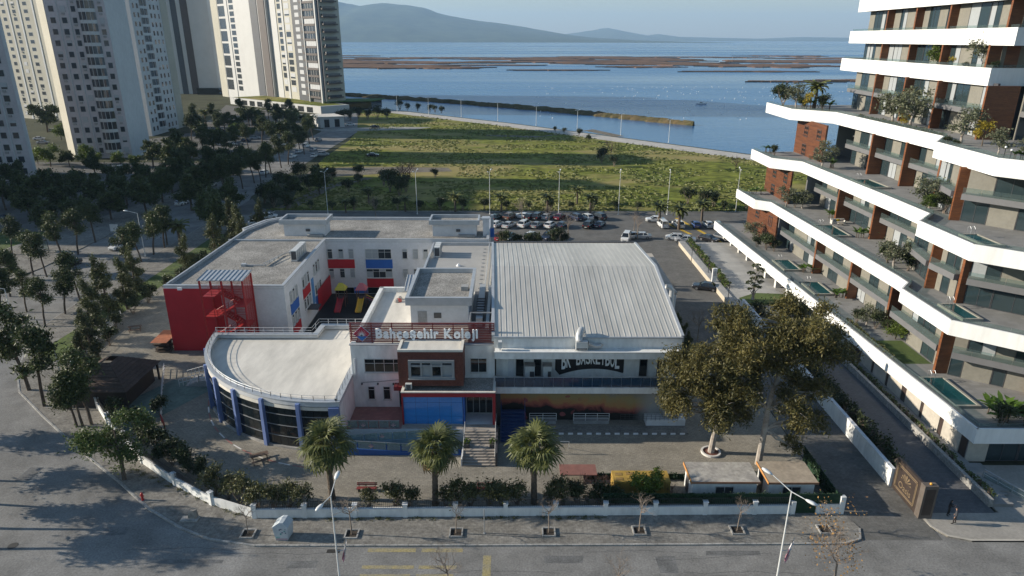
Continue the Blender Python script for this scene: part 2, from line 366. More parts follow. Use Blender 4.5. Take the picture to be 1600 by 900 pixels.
# repair patches and cracks in the asphalt
rr = random.Random(21)
for (x, y, w_, h_) in [(3, 46.6, 3.2, .9), (12.5, 45.6, 1.6, 1.8), (-19, 46.0, 2.6, .8), (17, 47.6, 4.5, .5), (-37, 50, 2.2, 1.1), (-50, 58, 1.4, 2.2), (-30, 46.5, 5.5, .45), (27, 46.6, 2.4, .8)]:
    pts = [(x + (a + rr.uniform(-.05, .05)) * w_, y + (b + rr.uniform(-.08, .08)) * h_) for a, b in ((0, 0), (.5, -.03), (1, 0), (1, 1), (.45, 1.03), (0, 1))]
    struct(MB().sheet(pts, .0035).build('asphalt_patch', mat('asphalt_patch', (.17, .17, .168), .9, .25, .8, fine=.25, fscale=7, spec=.12)))
for k in range(9):
    x, y = rr.uniform(-45, 25), rr.uniform(44.5, 48); L = MB(); P = []
    for j in range(14): P.append((x, y)); x += rr.uniform(.5, 1.1); y += rr.uniform(-.16, .16)
    if P[0][0] < -24: P = [(a, b + 3) for a, b in P]
    q = offset(P, .035); struct(MB().add([(*a, .0038) for a in P] + [(*b, .0038) for b in q], [(i, i + 1, 14 + i + 1, 14 + i) for i in range(13)]).build('road_crack', mat('crack_dark', (.07, .07, .07), .95)))
# painted sports court and red and white line in the yard
struct(MB().sheet([(-44.5, 64), (-37.5, 77.8), (-44, 79.5), (-47, 74)], .131).build('green_court', mat('green_court_paint', (.12, .17, .15), .9, .2, .6, fine=.2, fscale=3)))
for i in range(17):
    t0 = math.pi * (1.02 + .0265 * i); t1 = t0 + .07; c = (-17.5, 80.5); r = 20.6
    q = [(c[0] + (r + e) * math.cos(t), c[1] + (r + e) * math.sin(t)) for t, e in ((t0, 0), (t1, 0), (t1, .16), (t0, .16))]
    struct(MB().sheet(q, .134).build('yard_line', flat('line_red', (.3, .13, .11), .8) if i % 2 else flat('line_white', (.6, .58, .55), .8)))
# manhole covers
mh = MB().lathe([(.42, 0), (.42, .012), (.34, .016), (.34, .010), (.05, .010)], n=16).build('manhole_cover', mat('cast_iron', (.05, .047, .043), .7, .3, 8)); mh.location = (-43.8, 48.6, .002)
tag(mh, 'round iron manhole cover in the road, the nearer of two', 'manhole cover', 'manhole covers in the road')
m2 = mh.copy(); COL.objects.link(m2); m2.location = (-57.5, 61.5, .002); m2['label'] = 'round iron manhole cover in the road, the farther of two'
dr = MB().box(-.55, .55, -.22, .22, 0, .02).build('drain_grate', MATS['cast_iron']); dr.location = (-15.5, 48.0, .004); tag(dr, 'rectangular iron drain grate in the road by the lamp post', 'drain')
for i in range(5):
    g = MB().box(-.5, .5, -.17 + i * .08, -.14 + i * .08, .018, .034).build('bar', MATS['cast_iron'], dr, abs_=False)
# ---------------------------------------------------------------- marsh, berms, hills
def terrain_strip(name, poly_pts, z0, amp, m, seed, n=26, width=8):
    rnd = random.Random(seed); mb = MB(); P = [Vector(p) for p in poly_pts]; rows = []
    L = [0]
    for a, b in zip(P[:-1], P[1:]): L.append(L[-1] + (b - a).length)
    K = n * (len(P) - 1)
    for i in range(K + 1):
        s = L[-1] * i / K; j = max(k for k in range(len(L)) if L[k] <= s + 1e-6); j = min(j, len(P) - 2)
        t = (s - L[j]) / (L[j + 1] - L[j]); c = P[j].lerp(P[j + 1], t); d = (P[j + 1] - P[j]).normalized(); nn = Vector((-d.y, d.x))
        ww = width * (.55 + .6 * rnd.random()) * min(1, .25 + 6 * min(i, K - i) / K)
        rows.append([(c.x + nn.x * q * ww, c.y + nn.y * q * ww, z) for q, z in ((-1, -1.9), (-.7, -1.5 + z0 * .4), (-.2, -1.6 + z0 * (.7 + .5 * rnd.random())), (.3, -1.6 + z0 * (.7 + .5 * rnd.random())), (.75, -1.5 + .3 * z0), (1, -1.9))])
    v = [p for r in rows for p in r]; f = []
    for i in range(K):
        for j in range(5): f.append((i * 6 + j, i * 6 + j + 1, (i + 1) * 6 + j + 1, (i + 1) * 6 + j))
    return struct(mb.add(v, f).build(name, m))
BERM = mat('berm_scrub', (.15, .105, .055), .95, .3, .12, col2=(.05, .055, .022), fine=.4, fscale=.7, spec=.12)
terrain_strip('mud_bank', [(-150, 580), (-60, 520), (20, 455), (60, 415), (97, 372)], 2.2, 1, BERM, 3, width=6.5)
terrain_strip('mud_bank', [(-235, 625), (-160, 588)], 1.4, 1, BERM, 4, width=5)
REED = mat('reed_bed', (.19, .105, .06), .95, .2, .01, col2=(.105, .06, .035), fine=.35, fscale=.05, spec=.12)
def reeds(name, cx, cy, rx, ry, seed, n=64):
    rnd = random.Random(seed); pts = []
    for i in range(n):
        t = 2 * math.pi * i / n; k = .55 + .75 * abs(mnoise.noise(Vector((math.cos(t) * 2.2 + seed, math.sin(t) * 2.2, seed * 1.7)))) + .3 * mnoise.noise(Vector((math.cos(t) * 7, math.sin(t) * 7, seed)))
        pts.append((cx + rx * k * math.cos(t), cy + ry * k * math.sin(t)))
    return struct(MB().prism(pts, -2, -.6 + .3 * rnd.random()).build(name, REED))
rr = random.Random(11)
for i in range(62):
    x = rr.uniform(-620, 1250); y = 1120 + 760 * rr.random() ** 1.3 + max(0, x) * .15
    reeds('reed_bed', x, y, rr.uniform(70, 230), rr.uniform(22, 85), i + 1)
for i, (x, y, rx, ry) in enumerate([(-420, 1080, 110, 40), (-250, 1150, 90, 26), (330, 1010, 120, 20), (60, 1040, 90, 18), (430, 1230, 160, 90), (240, 1350, 190, 120), (300, 770, 60, 12), (400, 790, 90, 22), (480, 730, 90, 14)]): reeds('reed_bed', x, y, rx, ry, 70 + i)
HILL = mat('hill_scrub', (.075, .095, .05), .95, .2, .0012, col2=(.03, .045, .028), fine=.45, fscale=.006, spec=.12)
def hills(name, prof, D, depth, seed):
    """ridge at distance D; prof = (bearing x/f, height m)"""
    mb = MB(); v = []; f = []; K = len(prof)
    xs = np.interp(np.linspace(0, K - 1, K * 5), range(K), [p[0] for p in prof]); hs = np.interp(np.linspace(0, K - 1, K * 5), range(K), [p[1] for p in prof]); J = 12
    for i in range(len(xs)):
        for j in range(J):
            q = j / (J - 1); Y = D - depth * .75 + depth * q; X = xs[i] * D * 1.06
            s = max(0, 1 - abs(q - .75) / (.75 if q < .75 else .3)) ** .9
            nz = mnoise.noise(Vector((X * .0011 + seed, Y * .0011, 2.3))) + .5 * mnoise.noise(Vector((X * .0035, Y * .0035, seed)))
            v.append((X, Y, -2.5 + hs[i] * s * (1 + .28 * nz * (1 - abs(s - .3)))))
    n = len(xs)
    for i in range(n - 1):
        for j in range(J - 1): f.append((i * J + j, (i + 1) * J + j, (i + 1) * J + j + 1, i * J + j + 1))
    return struct(mb.add(v, f).build(name, HILL, smooth=True))
hp = [(-420, 60), (-200, -22), (0, -40), (200, -30), (400, -22), (470, -14), (520, -6), (545, 1), (570, 8), (592, 14), (612, 10), (640, 12), (680, 17), (700, 24), (740, 31), (780, 36), (830, 44), (870, 50), (900, 54), (960, 57.5), (1000, 59), (1060, 60)]
DH = 11500
hills('hills', [((x - 800) / 1067 , max(0, (60 - y) / 1067 * DH * 1.1)) for x, y in hp], DH, 4200, 1)
hp2 = [(820, 60), (860, 54), (890, 49), (930, 43.5), (955, 48), (985, 53), (1000, 51), (1030, 55), (1080, 56), (1140, 57), (1200, 54.5), (1260, 55.5), (1330, 54), (1420, 50), (1600, 48), (1900, 50)]
hills('far_hills', [((x - 800) / 1067, max(0, (60 - y) / 1067 * 17500 * 1.1)) for x, y in hp2], 17500, 4000, 2)
# the town on the far shore reads as one pale mass
rr = random.Random(5); mb = MB()
for i in range(420):
    px = rr.choice([rr.gauss(585, 45), rr.gauss(560, 22), rr.uniform(500, 700), rr.uniform(500, 830)]); q = rr.random() ** 2.5
    X = (px - 800) / 1067 * DH * 1.02 * .8; Y = DH * .8 - 300 + q * 1100; z = max(0, q) * 110 * (1 if px < 680 else .15)
    h = rr.uniform(8, 20) * (2.0 if rr.random() < .12 and px < 600 else 1); wd = rr.uniform(10, 26)
    mb.box(X - wd, X + wd, Y, Y + 20, z - 25, z + h)
tag(mb.build('far_town', mat('far_town_white', (.62, .6, .57), .8, .2, .01)), 'pale buildings of the far town along the shore under the hills', 'town', kind='stuff')
# white birds far out on the water
mb = MB()
for i in range(260):
    x = rr.uniform(10, 330); y = rr.uniform(400, 700); s = rr.uniform(.25, .5)
    mb.add([(x - s, y, -1.5), (x, y - s * .6, -1.45), (x + s, y, -1.5), (x, y + s * .6, -1.5), (x, y, -1.0)], [(0, 1, 4), (1, 2, 4), (2, 3, 4), (3, 0, 4)])
tag(mb.build('birds', flat('bird_white', (.8, .8, .78), .7)), 'scattered white birds resting on the water', 'birds', kind='stuff')
# ---------------------------------------------------------------- building kit
UB = {}
def pmat(p):
    m = Matrix.Identity(4)
    while p: m = p.matrix_basis @ m; p = p.parent
    return m
def part(name, m, parent, o, u, a0, a1, b0, b1, z0, z1, label=None):
    """one box part in a wall frame (u along the wall, outward = right of u), sharing a unit mesh per material"""
    if m.name not in UB:
        mb = MB().box(0, 1, 0, 1, 0, 1); me = bpy.data.meshes.new('unit_' + m.name); me.from_pydata(mb.v, [], mb.f); me.materials.append(m); UB[m.name] = me
    ob = bpy.data.objects.new(name, UB[m.name]); COL.objects.link(ob); ob.parent = parent
    nx, ny = u[1], -u[0]
    # local x = along, local y = -outward (right handed)
    M = Matrix.LocRotScale(Vector((o[0] + u[0] * a0 + nx * b1, o[1] + u[1] * a0 + ny * b1, z0)), Euler((0, 0, math.atan2(u[1], u[0]))), Vector((a1 - a0, b1 - b0, z1 - z0)))
    ob.matrix_basis = pmat(parent).inverted() @ M
    if label: ob['label'] = label
    return ob
def window(parent, o, u, a0, a1, z0, z1, nv=1, nh=1, fr=None, gl=None, t=.07, proud=.09, sill=True, split=None, curtain=None):
    fr = fr or FRAME; gl = gl or GLASS
    base = Vector((o[0] + u[0] * (a0 + a1) / 2, o[1] + u[1] * (a0 + a1) / 2, z0))
    mb = MB(); q = lambda x0, x1, b0, b1, c0, c1: mb.obox(o, u, x0, x1, b0, b1, c0, c1)
    q(a0, a0 + t, 0, proud, z0, z1); q(a1 - t, a1, 0, proud, z0, z1); q(a0 + t, a1 - t, 0, proud, z0, z0 + t); q(a0 + t, a1 - t, 0, proud, z1 - t, z1)
    W = (a1 - a0 - 2 * t); zs = [z0 + t + (z1 - z0 - 2 * t) * k / nh for k in range(nh + 1)]
    if split: zs = [z0 + t, z0 + t + (z1 - z0 - 2 * t) * split, z1 - t]; nh = 2
    for k in range(1, nv): x = a0 + t + W * k / nv; q(x - t * .35, x + t * .35, 0, proud * .8, z0 + t, z1 - t)
    for k in range(1, nh): q(a0 + t, a1 - t, 0, proud * .75, zs[k] - t * .35, zs[k] + t * .35)
    if sill: q(a0 - .06, a1 + .06, 0, proud + .1, z0 - .07, z0 - .001)
    w = mb.build('window', fr, parent)
    for i in range(nv):
        for k in range(nh):
            m = gl
            if curtain and random.random() < curtain[0]: m = curtain[1]
            part('pane', m, w, o, u, a0 + t + W * i / nv, a0 + t + W * (i + 1) / nv, .004, .03, zs[k], zs[k + 1])
    return w
def rail(parent, pts, z0, h, m, n=3, step=1.2, name='railing', r=.03, glass=None):
    """handrail with posts; pts 2d polyline or 3d"""
    mb = MB(); P = [Vector((p[0], p[1], p[2] if len(p) > 2 else z0)) for p in pts]
    for a, b in zip(P[:-1], P[1:]):
        L = (b - a).length; k = max(1, round(L / step))
        for i in range(k + 1):
            c = a.lerp(b, i / k); mb.box(c.x - r, c.x + r, c.y - r, c.y + r, c.z, c.z + h)
        for j in range(n):
            z = h * (j + 1) / n; mb.tube([a + Vector((0, 0, z)), b + Vector((0, 0, z))], r, 4)
    return mb.build(name, m, parent)
SX = (1, 0); SY = (0, 1); SYm = (0, -1); SXm = (-1, 0)
BLIND = flat('drawn_blind', (.32, .34, .35), .4)
# ---------------------------------------------------------------- school, classroom wing
sw = thing('school_wing', 'L-shaped white three-storey school wing with gravel roof and red end wall', 'school', (-40, 88.4, 0))
WP = [(-48, 88.4), (-31.4, 88.4), (-31.6, 111.6), (-3.9, 111.6), (-3.9, 126.8), (-43.8, 126.8), (-46.2, 124.6), (-48.2, 118.4)]
PANELW = mat('white_wall_panels', (.60, .60, .61), .75, .07, .5, fine=.06, fscale=3)
MB().prism(WP, 0, 9.45).build('wall', PANELW, sw)
MB().prism(offset(WP, .02), 9.46, 9.5).build('roof', GRAV, sw)
MB().ribbon(WP, .34, 9.5, 9.86).build('parapet', PANELW, sw)
MB().ribbon(offset(WP, -.06), .46, 9.86, 10.0).build('coping', ALU, sw)
MB().ribbon([(-48.2, 111.8), (-31.7, 111.8)], .3, 9.5, 9.8).build('roof_kerb', ALU, sw)
inn = offset(WP, .8)
MB().ribbon([inn[5], inn[6], inn[7], inn[0]], .25, 9.5, 9.95).build('gutter', ALU, sw)
MB().box(-48.03, -40.2, 88.33, 88.395, .1, 9.5).build('red_end_wall', RED, sw)
MB().box(-31.395, -31.33, 103.5, 111.5, .1, 3.6).build('red_panel', RED, sw)
def rowz(): return [(6.5, 8.25), (3.05, 4.7)]
tx = lambda px: (px - 800) / 1067 * 116.6
o = (0, 111.6)
for (a, b) in [(512, 520), (529, 537), (545, 553), (629, 637), (646, 654), (662, 669.5)]:
    for z0, z1 in rowz(): window(sw, o, SX, tx(a), tx(b), z0, z1, 1, split=.75, sill=True, curtain=(.5, BLIND))
for z0, z1 in rowz(): window(sw, o, SX, tx(571), tx(612), z0, z1, 4, split=.7, curtain=(.4, BLIND))
for a, b, z0, z1, m in [(511.5, 553.5, 4.78, 6.4, RED), (571, 613, 4.78, 6.4, BLUE), (571, 613, 1.3, 2.95, RED)]:
    part('colour_panel', m, sw, o, SX, tx(a), tx(b), .005, .06, z0, z1)
for a, b, m in [(549, 571, BLUE), (571, 612, GLASSD), (520, 549, GLASSD), (614, 640, GLASSD)]:
    part('ground_floor_panel', m, sw, o, SX, tx(a) + .05, tx(b), .004, .05, .2, 1.25 if m != BLUE else 1.3)
o = (-31.4, 88.4)
for k, (y0, c1, c2) in enumerate([(2.0, BLUE, RED), (8.2, RED, None), (14.4, None, BLUE)]):
    for j in range(3):
        for z0, z1 in rowz(): window(sw, o, (-.0086, 1), y0 + j * 1.35, y0 + j * 1.35 + .85, z0, z1, 1, split=.75, curtain=(.5, BLIND))
    for c, z0, z1 in ((c1, 4.78, 6.4), (c2, 1.3, 2.95)):
        if c: part('colour_panel', c, sw, o, (-.0086, 1), y0 - .15, y0 + 3.75, .006, .06, z0, z1)
part('blue_sign_panel', mat('light_blue_panel', (.1, .28, .55), .5, .2, 2), sw, o, (-.0086, 1), 12.7, 13.8, .008, .1, 2.2, 6.4)
part('door_canopy', FRAMED, sw, o, (-.0086, 1), 9.4, 11.6, .005, 1.6, 2.6, 2.75)
for nm, x0, x1, y0, y1 in [('stair_tower', -40.2, -32, 114.6, 119.2), ('stair_tower', -14.3, -5.6, 114.6, 118.9)]:
    MB().box(x0 + .55, x1 - .55, y0 + .55, y1 - .4, 9.5, 11.75).build('stair_tower', PANELW, sw)
    MB().ribbon([(x0, y0), (x1, y0), (x1, y1), (x0, y1)], .3, 11.7, 12.5, True).build('fascia', ALU, sw)
    MB().box(x0 + .2, x1 - .2, y0 + .2, y1 - .2, 11.752, 11.95).build('upper_roof', GRAV, sw)
    part('dark_vent', FRAMED, sw, (0, y0 + .55), SX, (x0 + x1) / 2 + .3, (x0 + x1) / 2 + 1, .005, .25, 10.4, 10.8)
    part('door_shelf', CONC, sw, (0, y0 + .55), SX, (x0 + x1) / 2 + .6, x1 - .8, .005, .8, 9.55, 9.9)
MB().box(-5.0, -3.95, 115.2, 116.6, 9.5, 12.6).build('chimney', PANELW, sw)
MB().box(-5.15, -3.8, 115.05, 116.75, 12.6, 12.75).build('chimney_cap', ALU, sw)
for k in range(4): MB().tube([(-47.9, 89 + 2, 9.9), (-47.9, 89 + 2, 9.95)], .05, 4)
def rooftop_unit(x, y, z, n, label, dy=1.05):
    t = thing('air_conditioning_unit', label, 'air conditioner', (x, y, z), 'rooftop air conditioning units')
    for k in range(n):
        b = MB().box(x - .45, x + .45, y + k * dy, y + k * dy + .95, z + .15, z + 1.75).build('housing', flat('unit_white', (.55, .56, .55), .5), t)
        MB().box(x - .38, x + .38, y + k * dy - .015, y + k * dy - .003, z + .3, z + 1.6).build('grille', FRAMED, b)
        MB().box(x + .453, x + .47, y + k * dy + .15, y + k * dy + .8, z + .3, z + 1.6).build('fin', flat('unit_fin', (.3, .31, .31), .5), b)
    MB().box(x - .5, x + .5, y - .1, y + n * dy, z, z + .14).build('frame', STEEL, t)
    return t
rooftop_unit(-33.6, 100.6, 9.5, 5, 'row of tall white air conditioning units on the left gravel roof')
rooftop_unit(-11.9, 104.2, 9.02, 3, 'white air conditioning units on the grey link roof by the wing')
t = thing('roof_pipes', 'thin metal pipe run with boxes on the left gravel roof', 'pipes', (-38, 97, 9.5))
MB().tube([(-40.3, 98.2, 9.7), (-37.2, 98.2, 9.7), (-36.4, 103.5, 9.7), (-35.2, 105, 9.9)], .09, 6).build('pipe', STEEL, t)
MB().tube([(-37.5, 98.2, 9.95), (-36.0, 103.3, 10.0), (-35.0, 104.6, 10.0)], .06, 6).build('pipe', STEEL, t)
MB().box(-40.9, -40.2, 98, 98.6, 9.5, 9.9).build('junction_box', ALU, t); MB().box(-35.6, -34.4, 104.3, 105.6, 9.5, 9.95).build('junction_box', ALU, t)
for i in range(4): MB().box(-37.3 + i * .25, -37.2 + i * .25, 98.1 + i * 1.3, 98.2 + i * 1.3, 9.5, 9.9).build('support', STEEL, t)
# floodlight on the corner of the red wall
t = thing('floodlight', 'small white floodlight on top of the red end wall', 'lamp', (-45.6, 88.2, 9.6))
MB().box(-45.9, -45.3, 87.95, 88.15, 9.4, 9.75).build('lamp_head', flat('lamp_white', (.8, .8, .8), .4), t); MB().box(-45.65, -45.55, 88.15, 88.32, 9.5, 9.6).build('bracket', STEEL, t)
# red fire escape
fe = thing('fire_escape', 'red steel fire escape stair with mesh sides and pale roof', 'fire escape', (-38.5, 86.6, .13))
FX0, FX1, FY0, FY1 = -41.3, -35.6, 85.0, 88.2
for x in (FX0, -38.4, FX1):
    for y in (FY0, FY1 - .1): MB().box(x - .1, x + .1, y - .1, y + .1, .125, 11.9).build('column', REDM, fe)
for z in (3.4, 6.7, 9.6):
    MB().box(FX0 + .1, FX0 + 1.7, FY0, FY1 - .15, z - .1, z).build('landing', REDM, fe)
    rail(fe, [(FX0, FY0), (FX1, FY0)], z, 1.05, REDM, 3, 1.4, r=.035)
for z in (1.75, 5.05, 8.2):
    MB().box(FX1 - 1.5, FX1 - .1, FY0, FY1 - .15, z - .1, z).build('landing', REDM, fe)
for (xa, za, xb, zb, yy) in [(FX1 - 1.5, 1.75, FX0 + 1.7, .13, 0), (FX1 - 1.5, 1.75, FX0 + 1.7, 3.4, 1), (FX0 + 1.7, 3.4, FX1 - 1.5, 5.05, 0), (FX1 - 1.5, 5.05, FX0 + 1.7, 6.7, 1), (FX0 + 1.7, 6.7, FX1 - 1.5, 8.2, 0), (FX1 - 1.5, 8.2, FX0 + 1.7, 9.6, 1)]:
    y0 = FY0 + .15 + yy * 1.5; y1 = y0 + 1.35
    fl = MB()
    for y in (y0, y1 - .08): fl.add([(xa, y, za - .3), (xb, y, zb - .3), (xb, y, zb), (xa, y, za), (xa, y + .07, za - .3), (xb, y + .07, zb - .3), (xb, y + .07, zb), (xa, y + .07, za)], [(0, 1, 2, 3), (7, 6, 5, 4), (3, 2, 6, 7), (0, 4, 5, 1)])
    fo = fl.build('flight', REDM, fe)
    for k in range(9):
        q = (k + .5) / 9; x = xa + (xb - xa) * q; z = za + (zb - za) * q; part('tread', REDM, fo, (0, 0), SX, x - .14, x + .14, -y1 + .08, -y0 - .07, z - .06, z)
    rail(fe, [(xa, y0, za), (xb, y0, zb)], 0, 1.0, REDM, 3, .9, r=.03)
for (x0, x1, y0, y1) in [(FX0, FX1, FY1 - .06, FY1 - .02), (FX1 - .02, FX1 + .02, FY0, FY1), (FX0, FX1, FY0 - .02, FY0 + .0)]:
    ms = MB(); zz = (9.6, 11.8) if y0 < FY0 and x1 - x0 > 1 else (.3, 11.8)
    if x1 - x0 > 1:
        for k in range(36): x = x0 + (x1 - x0) * k / 35; ms.box(x - .012, x + .012, y0, y0 + .02, *zz)
    else:
        for k in range(22): y = y0 + (y1 - y0) * k / 21; ms.box(x0, x0 + .02, y - .03, y + .03, *zz)
    tag(ms.build('mesh_screen', REDM, fe), kind='stuff')
MB().add([(FX0 - .2, FY0 - .25, 11.9), (FX1 + .2, FY0 - .25, 11.9), (FX1 + .2, FY1, 12.2), (FX0 - .2, FY1, 12.2), (FX0 - .2, FY0 - .25, 12.0), (FX1 + .2, FY0 - .25, 12.0), (FX1 + .2, FY1, 12.3), (FX0 - .2, FY1, 12.3)], [(3, 2, 1, 0), (4, 5, 6, 7), (0, 1, 5, 4), (1, 2, 6, 5), (2, 3, 7, 6), (3, 0, 4, 7)]).build('roof', ALU, fe)
for k in range(11):
    x = FX0 - .15 + (FX1 - FX0 + .3) * k / 10
    MB().tube([(x, FY0 - .25, 12.03), (x, FY1, 12.33)], .05, 4).build('roof_rib', ALU, fe)
# ---------------------------------------------------------------- curved hall
CREAM = mat('cream_roof_membrane', (.64, .605, .54), .85, .14, .22, fine=.1, fscale=1.2, stretch=(1.2, .35, 1))
ch = thing('curved_hall', 'low hall with curved dark glass front, blue piers and cream flat roof', 'hall', (-26, 70, 0))
CC, CR = (-19.8, 81.9), 18.7
arc = lambda a, r=CR: (CC[0] + r * math.cos(a), CC[1] + r * math.sin(a))
A0, A1 = math.atan2(81.2 - CC[1], -38.4 - CC[0]) % (2 * math.pi), math.atan2(63.3 - CC[1], -18.4 - CC[0]) % (2 * math.pi)
AR = [arc(A0 + (A1 - A0) * k / 40) for k in range(41)]
HP = AR + [(-18.1, 63.3), (-18.1, 84.2), (-25.4, 84.2), (-25.6, 81.3)]
ARi = [arc(A0 + (A1 - A0) * k / 40, CR - .55) for k in range(41)]
MB().prism(ARi + [(-18.7, 63.9), (-18.7, 83.9), (-25.4, 83.9), (-25.6, 81)], .12, 5.0).build('inner_core', BLACK, ch)
MB().prism(offset(HP, .05), 5.0, 5.4).build('roof', CREAM, ch)
MB().ribbon(HP, .5, 5.5, 6.0, True).build('parapet', mat('pale_metal_fascia', (.5, .51, .52), .5, .1, .8), ch)
MB().ribbon(offset(HP, -.05), .7, 6.0, 6.09, True).build('coping', ALU, ch)
MB().box(-18.6, -18.1, 63.4, 69.68, .13, 5.49).build('side_wall', WHITE2, ch)
MB().box(-38.0, -25.6, 80.9, 81.25, .13, 5.2).build('rear_wall', WHITE, ch)
pier_a = [math.atan2(y - CC[1], x - CC[0]) % (2 * math.pi) for x, y in [(-37.9, 76.8), (-36, 72.4), (-33.6, 69.2), (-30.4, 66.6), (-26.7, 64.6), (-22.5, 63.4), (-18.7, 63.2)]]
PIERB = mat('blue_pier', (.15, .21, .41), .45, .2, .4)
for k, a in enumerate(pier_a):
    c = arc(a, CR + .02); u = (-math.sin(a), math.cos(a)); wd = .2 if k < 6 else .55
    part('blue_pier', PIERB, ch, c, u, -wd, wd, -.5, .3, .12, 5.85 if k < 6 else 5.49)
for k in range(6):
    a, b = pier_a[k], pier_a[k + 1]; nseg = 5
    for j in range(nseg):
        p = arc(a + (b - a) * j / nseg, CR - .12); q = arc(a + (b - a) * (j + 1) / nseg, CR - .12); d = Vector(q) - Vector(p); L = d.length; u = (d.x / L, d.y / L)
        for z in range(4):
            part('glass_pane', GLASSD, ch, p, u, .015, L - .015, -.04, 0, .2 + z * 1.32 + .03, .2 + (z + 1) * 1.32 - .03)
    cv = [arc(a + (b - a) * j / 8, CR - .06) for j in range(9)]
    for z in range(1, 4): MB().ribbon(cv, .05, .2 + z * 1.32 - .035, .2 + z * 1.32 + .035).build('mullion', flat('mullion_grey', (.22, .23, .24), .4), ch)
    MB().ribbon([arc(a + (b - a) * j / 8, CR + .12) for j in range(9)], .3, .12, .34).build('plinth', KERB, ch)
rail(ch, [arc(A0 + (A1 - A0) * k / 24, CR - .35) for k in range(25)], 6.09, .55, STEEL, 2, 1.6, 'guard_rail', .022)
rail(ch, [(-38.2, 81.0), (-25.8, 81.0), (-25.6, 83.9), (-18.4, 83.9)], 6.09, .8, flat('rail_white', (.6, .6, .6), .5), 2, 1.2, 'guard_rail', .025)
rail(ch, [(-18.35, 63.6), (-18.35, 69.6)], 6.09, .8, STEEL, 2, 1.2, 'guard_rail', .022)
# steps and handrail at the hall's far side
t = thing('side_steps', 'pale concrete steps with railings left of the curved hall', 'steps', (-39.6, 78.8, .12))
for k in range(5): MB().box(-41.6 + k * .42, -38.5, 77.6, 80.2, .125 + k * .16, .285 + k * .16).build('step', CONC, t)
for y in (77.65, 80.15): rail(t, [(-42.4, y, .125), (-39.8, y, .9), (-38.6, y, .9)], 0, 1.0, flat('rail_white', (.6, .6, .6), .5), 2, .6, r=.03)
# ---------------------------------------------------------------- entrance block
eb = thing('entrance_block', 'white two-storey school entrance block with brick box over blue glass porch', 'school', (-10, 69.7, 0))
MB().box(-18.09, -1.9, 69.7, 88.2, 0, 9.2).build('wall', WHITE2, eb)
MB().ribbon([(-18.09, 69.7), (-12.4, 69.7), (-12.4, 69.75)], .35, 9.2, 9.65).build('parapet', WHITE2, eb)
MB().ribbon([(-5.2, 69.7), (-1.9, 69.7)], .35, 9.2, 9.65).build('parapet', WHITE2, eb)
MB().box(-18.2, -12.2, 69.6, 70.1, 9.65, 9.75).build('coping', ALU, eb); MB().box(-5.3, -1.85, 69.6, 70.1, 9.65, 9.75).build('coping', ALU, eb)
MB().box(-18.05, -17.55, 70.1, 88.2, 9.2, 9.9).build('parapet', WHITE2, eb); MB().box(-18.09, -12, 87.8, 88.25, 9.2, 9.9).build('parapet', WHITE2, eb)
MB().box(-17.5, -2.0, 70.1, 87.8, 9.2, 9.26).build('roof', CREAM, eb)
o = (0, 69.7); ex = lambda px: (px - 800) / 1067 * 77.6
window(eb, o, SX, ex(571), ex(632.5), 6.3, 8.0, 4, split=.68, gl=GLASSD)
window(eb, o, SX, ex(573.5), ex(584.5), 2.8, 4.5, 1, split=.78, gl=GLASSD); window(eb, o, SX, ex(597.5), ex(609), 2.8, 4.5, 1, split=.78, gl=GLASSD)
window(eb, o, SX, ex(736), ex(762), 6.3, 8.1, 2, split=.75, gl=GLASSD)
part('door', FRAMED, eb, o, SX, ex(622.5), ex(632), .005, .06, 1.85, 4.3); part('door_glass', GLASSD, eb, o, SX, ex(623.7), ex(631), .062, .08, 2.2, 4.0)
part('door_awning', flat('maroon_metal', (.13, .02, .025), .5), eb, o, SX, ex(617), ex(634), .005, 1.0, 4.45, 4.95)
part('downpipe', flat('rail_white', (.6, .6, .6), .5), eb, o, SX, ex(556), ex(558), .005, .12, 5.6, 8.0)
MB().tube([(-17, 69.66, 5.0), (-15, 69.6, 5.15), (-12.6, 69.6, 5.4)], .025, 4).build('cable', FRAMED, eb)
for px in (565, 590, 614.5): part('wall_lamp', FRAMED, eb, o, SX, ex(px) - .08, ex(px) + .08, .005, .2, 4.75, 4.95)
# brick box
BRICK = mat('red_brown_brick', (.155, .055, .04), .85, .18, 1.5, fine=.2, fscale=6)
bb = MB().box(-12.35, -5.25, 66.9, 69.69, 6.05, 10.15).build('brick_box', BRICK, eb)
rnd = random.Random(2); nb = 0; bm_ = MB(); rows, cols = 26, 20
brick_me = None
for r in range(rows):
    z = 6.07 + r * (4.06 / rows)
    for c in range(cols + 1):
        x0 = -12.33 + (c - (.5 if r % 2 else 0)) * (7.06 / cols); x1 = x0 + 7.06 / cols - .02
        x0, x1 = max(x0, -12.33), min(x1, -5.27)
        if x1 - x0 < .06 or (z > 6.95 and z < 9.32 and x1 > -11.25 and x0 < -6.15): continue
        if nb < 300:
            b = part('brick', BRICK, eb, (0, 66.9), SX, x0, x1, .002, .03 + rnd.uniform(0, .014), z, z + .135); b.parent = bb; b.location += Vector(eb.location) - parent_world(bb); nb += 1
        else: bm_.box(x0, x1, 66.868 - rnd.uniform(0, .012), 66.9, z, z + .135)
if bm_.v: tag(bm_.build('bricks', BRICK, bb), kind='stuff')
window(eb, (0, 66.9), SX, -11.2, -6.2, 7.05, 9.25, 4, split=.76, fr=flat('grey_surround', (.27, .28, .29), .5), gl=GLASSD, t=.28, proud=.3, curtain=(.45, BLIND))
MB().ribbon([(-12.35, 69.6), (-12.35, 66.9), (-5.25, 66.9), (-5.25, 69.6)], .3, 10.15, 10.4).build('parapet', CREAM, eb)
MB().box(-12.0, -5.6, 67.2, 71.5, 10.05, 10.16).build('box_roof', CREAM, eb)
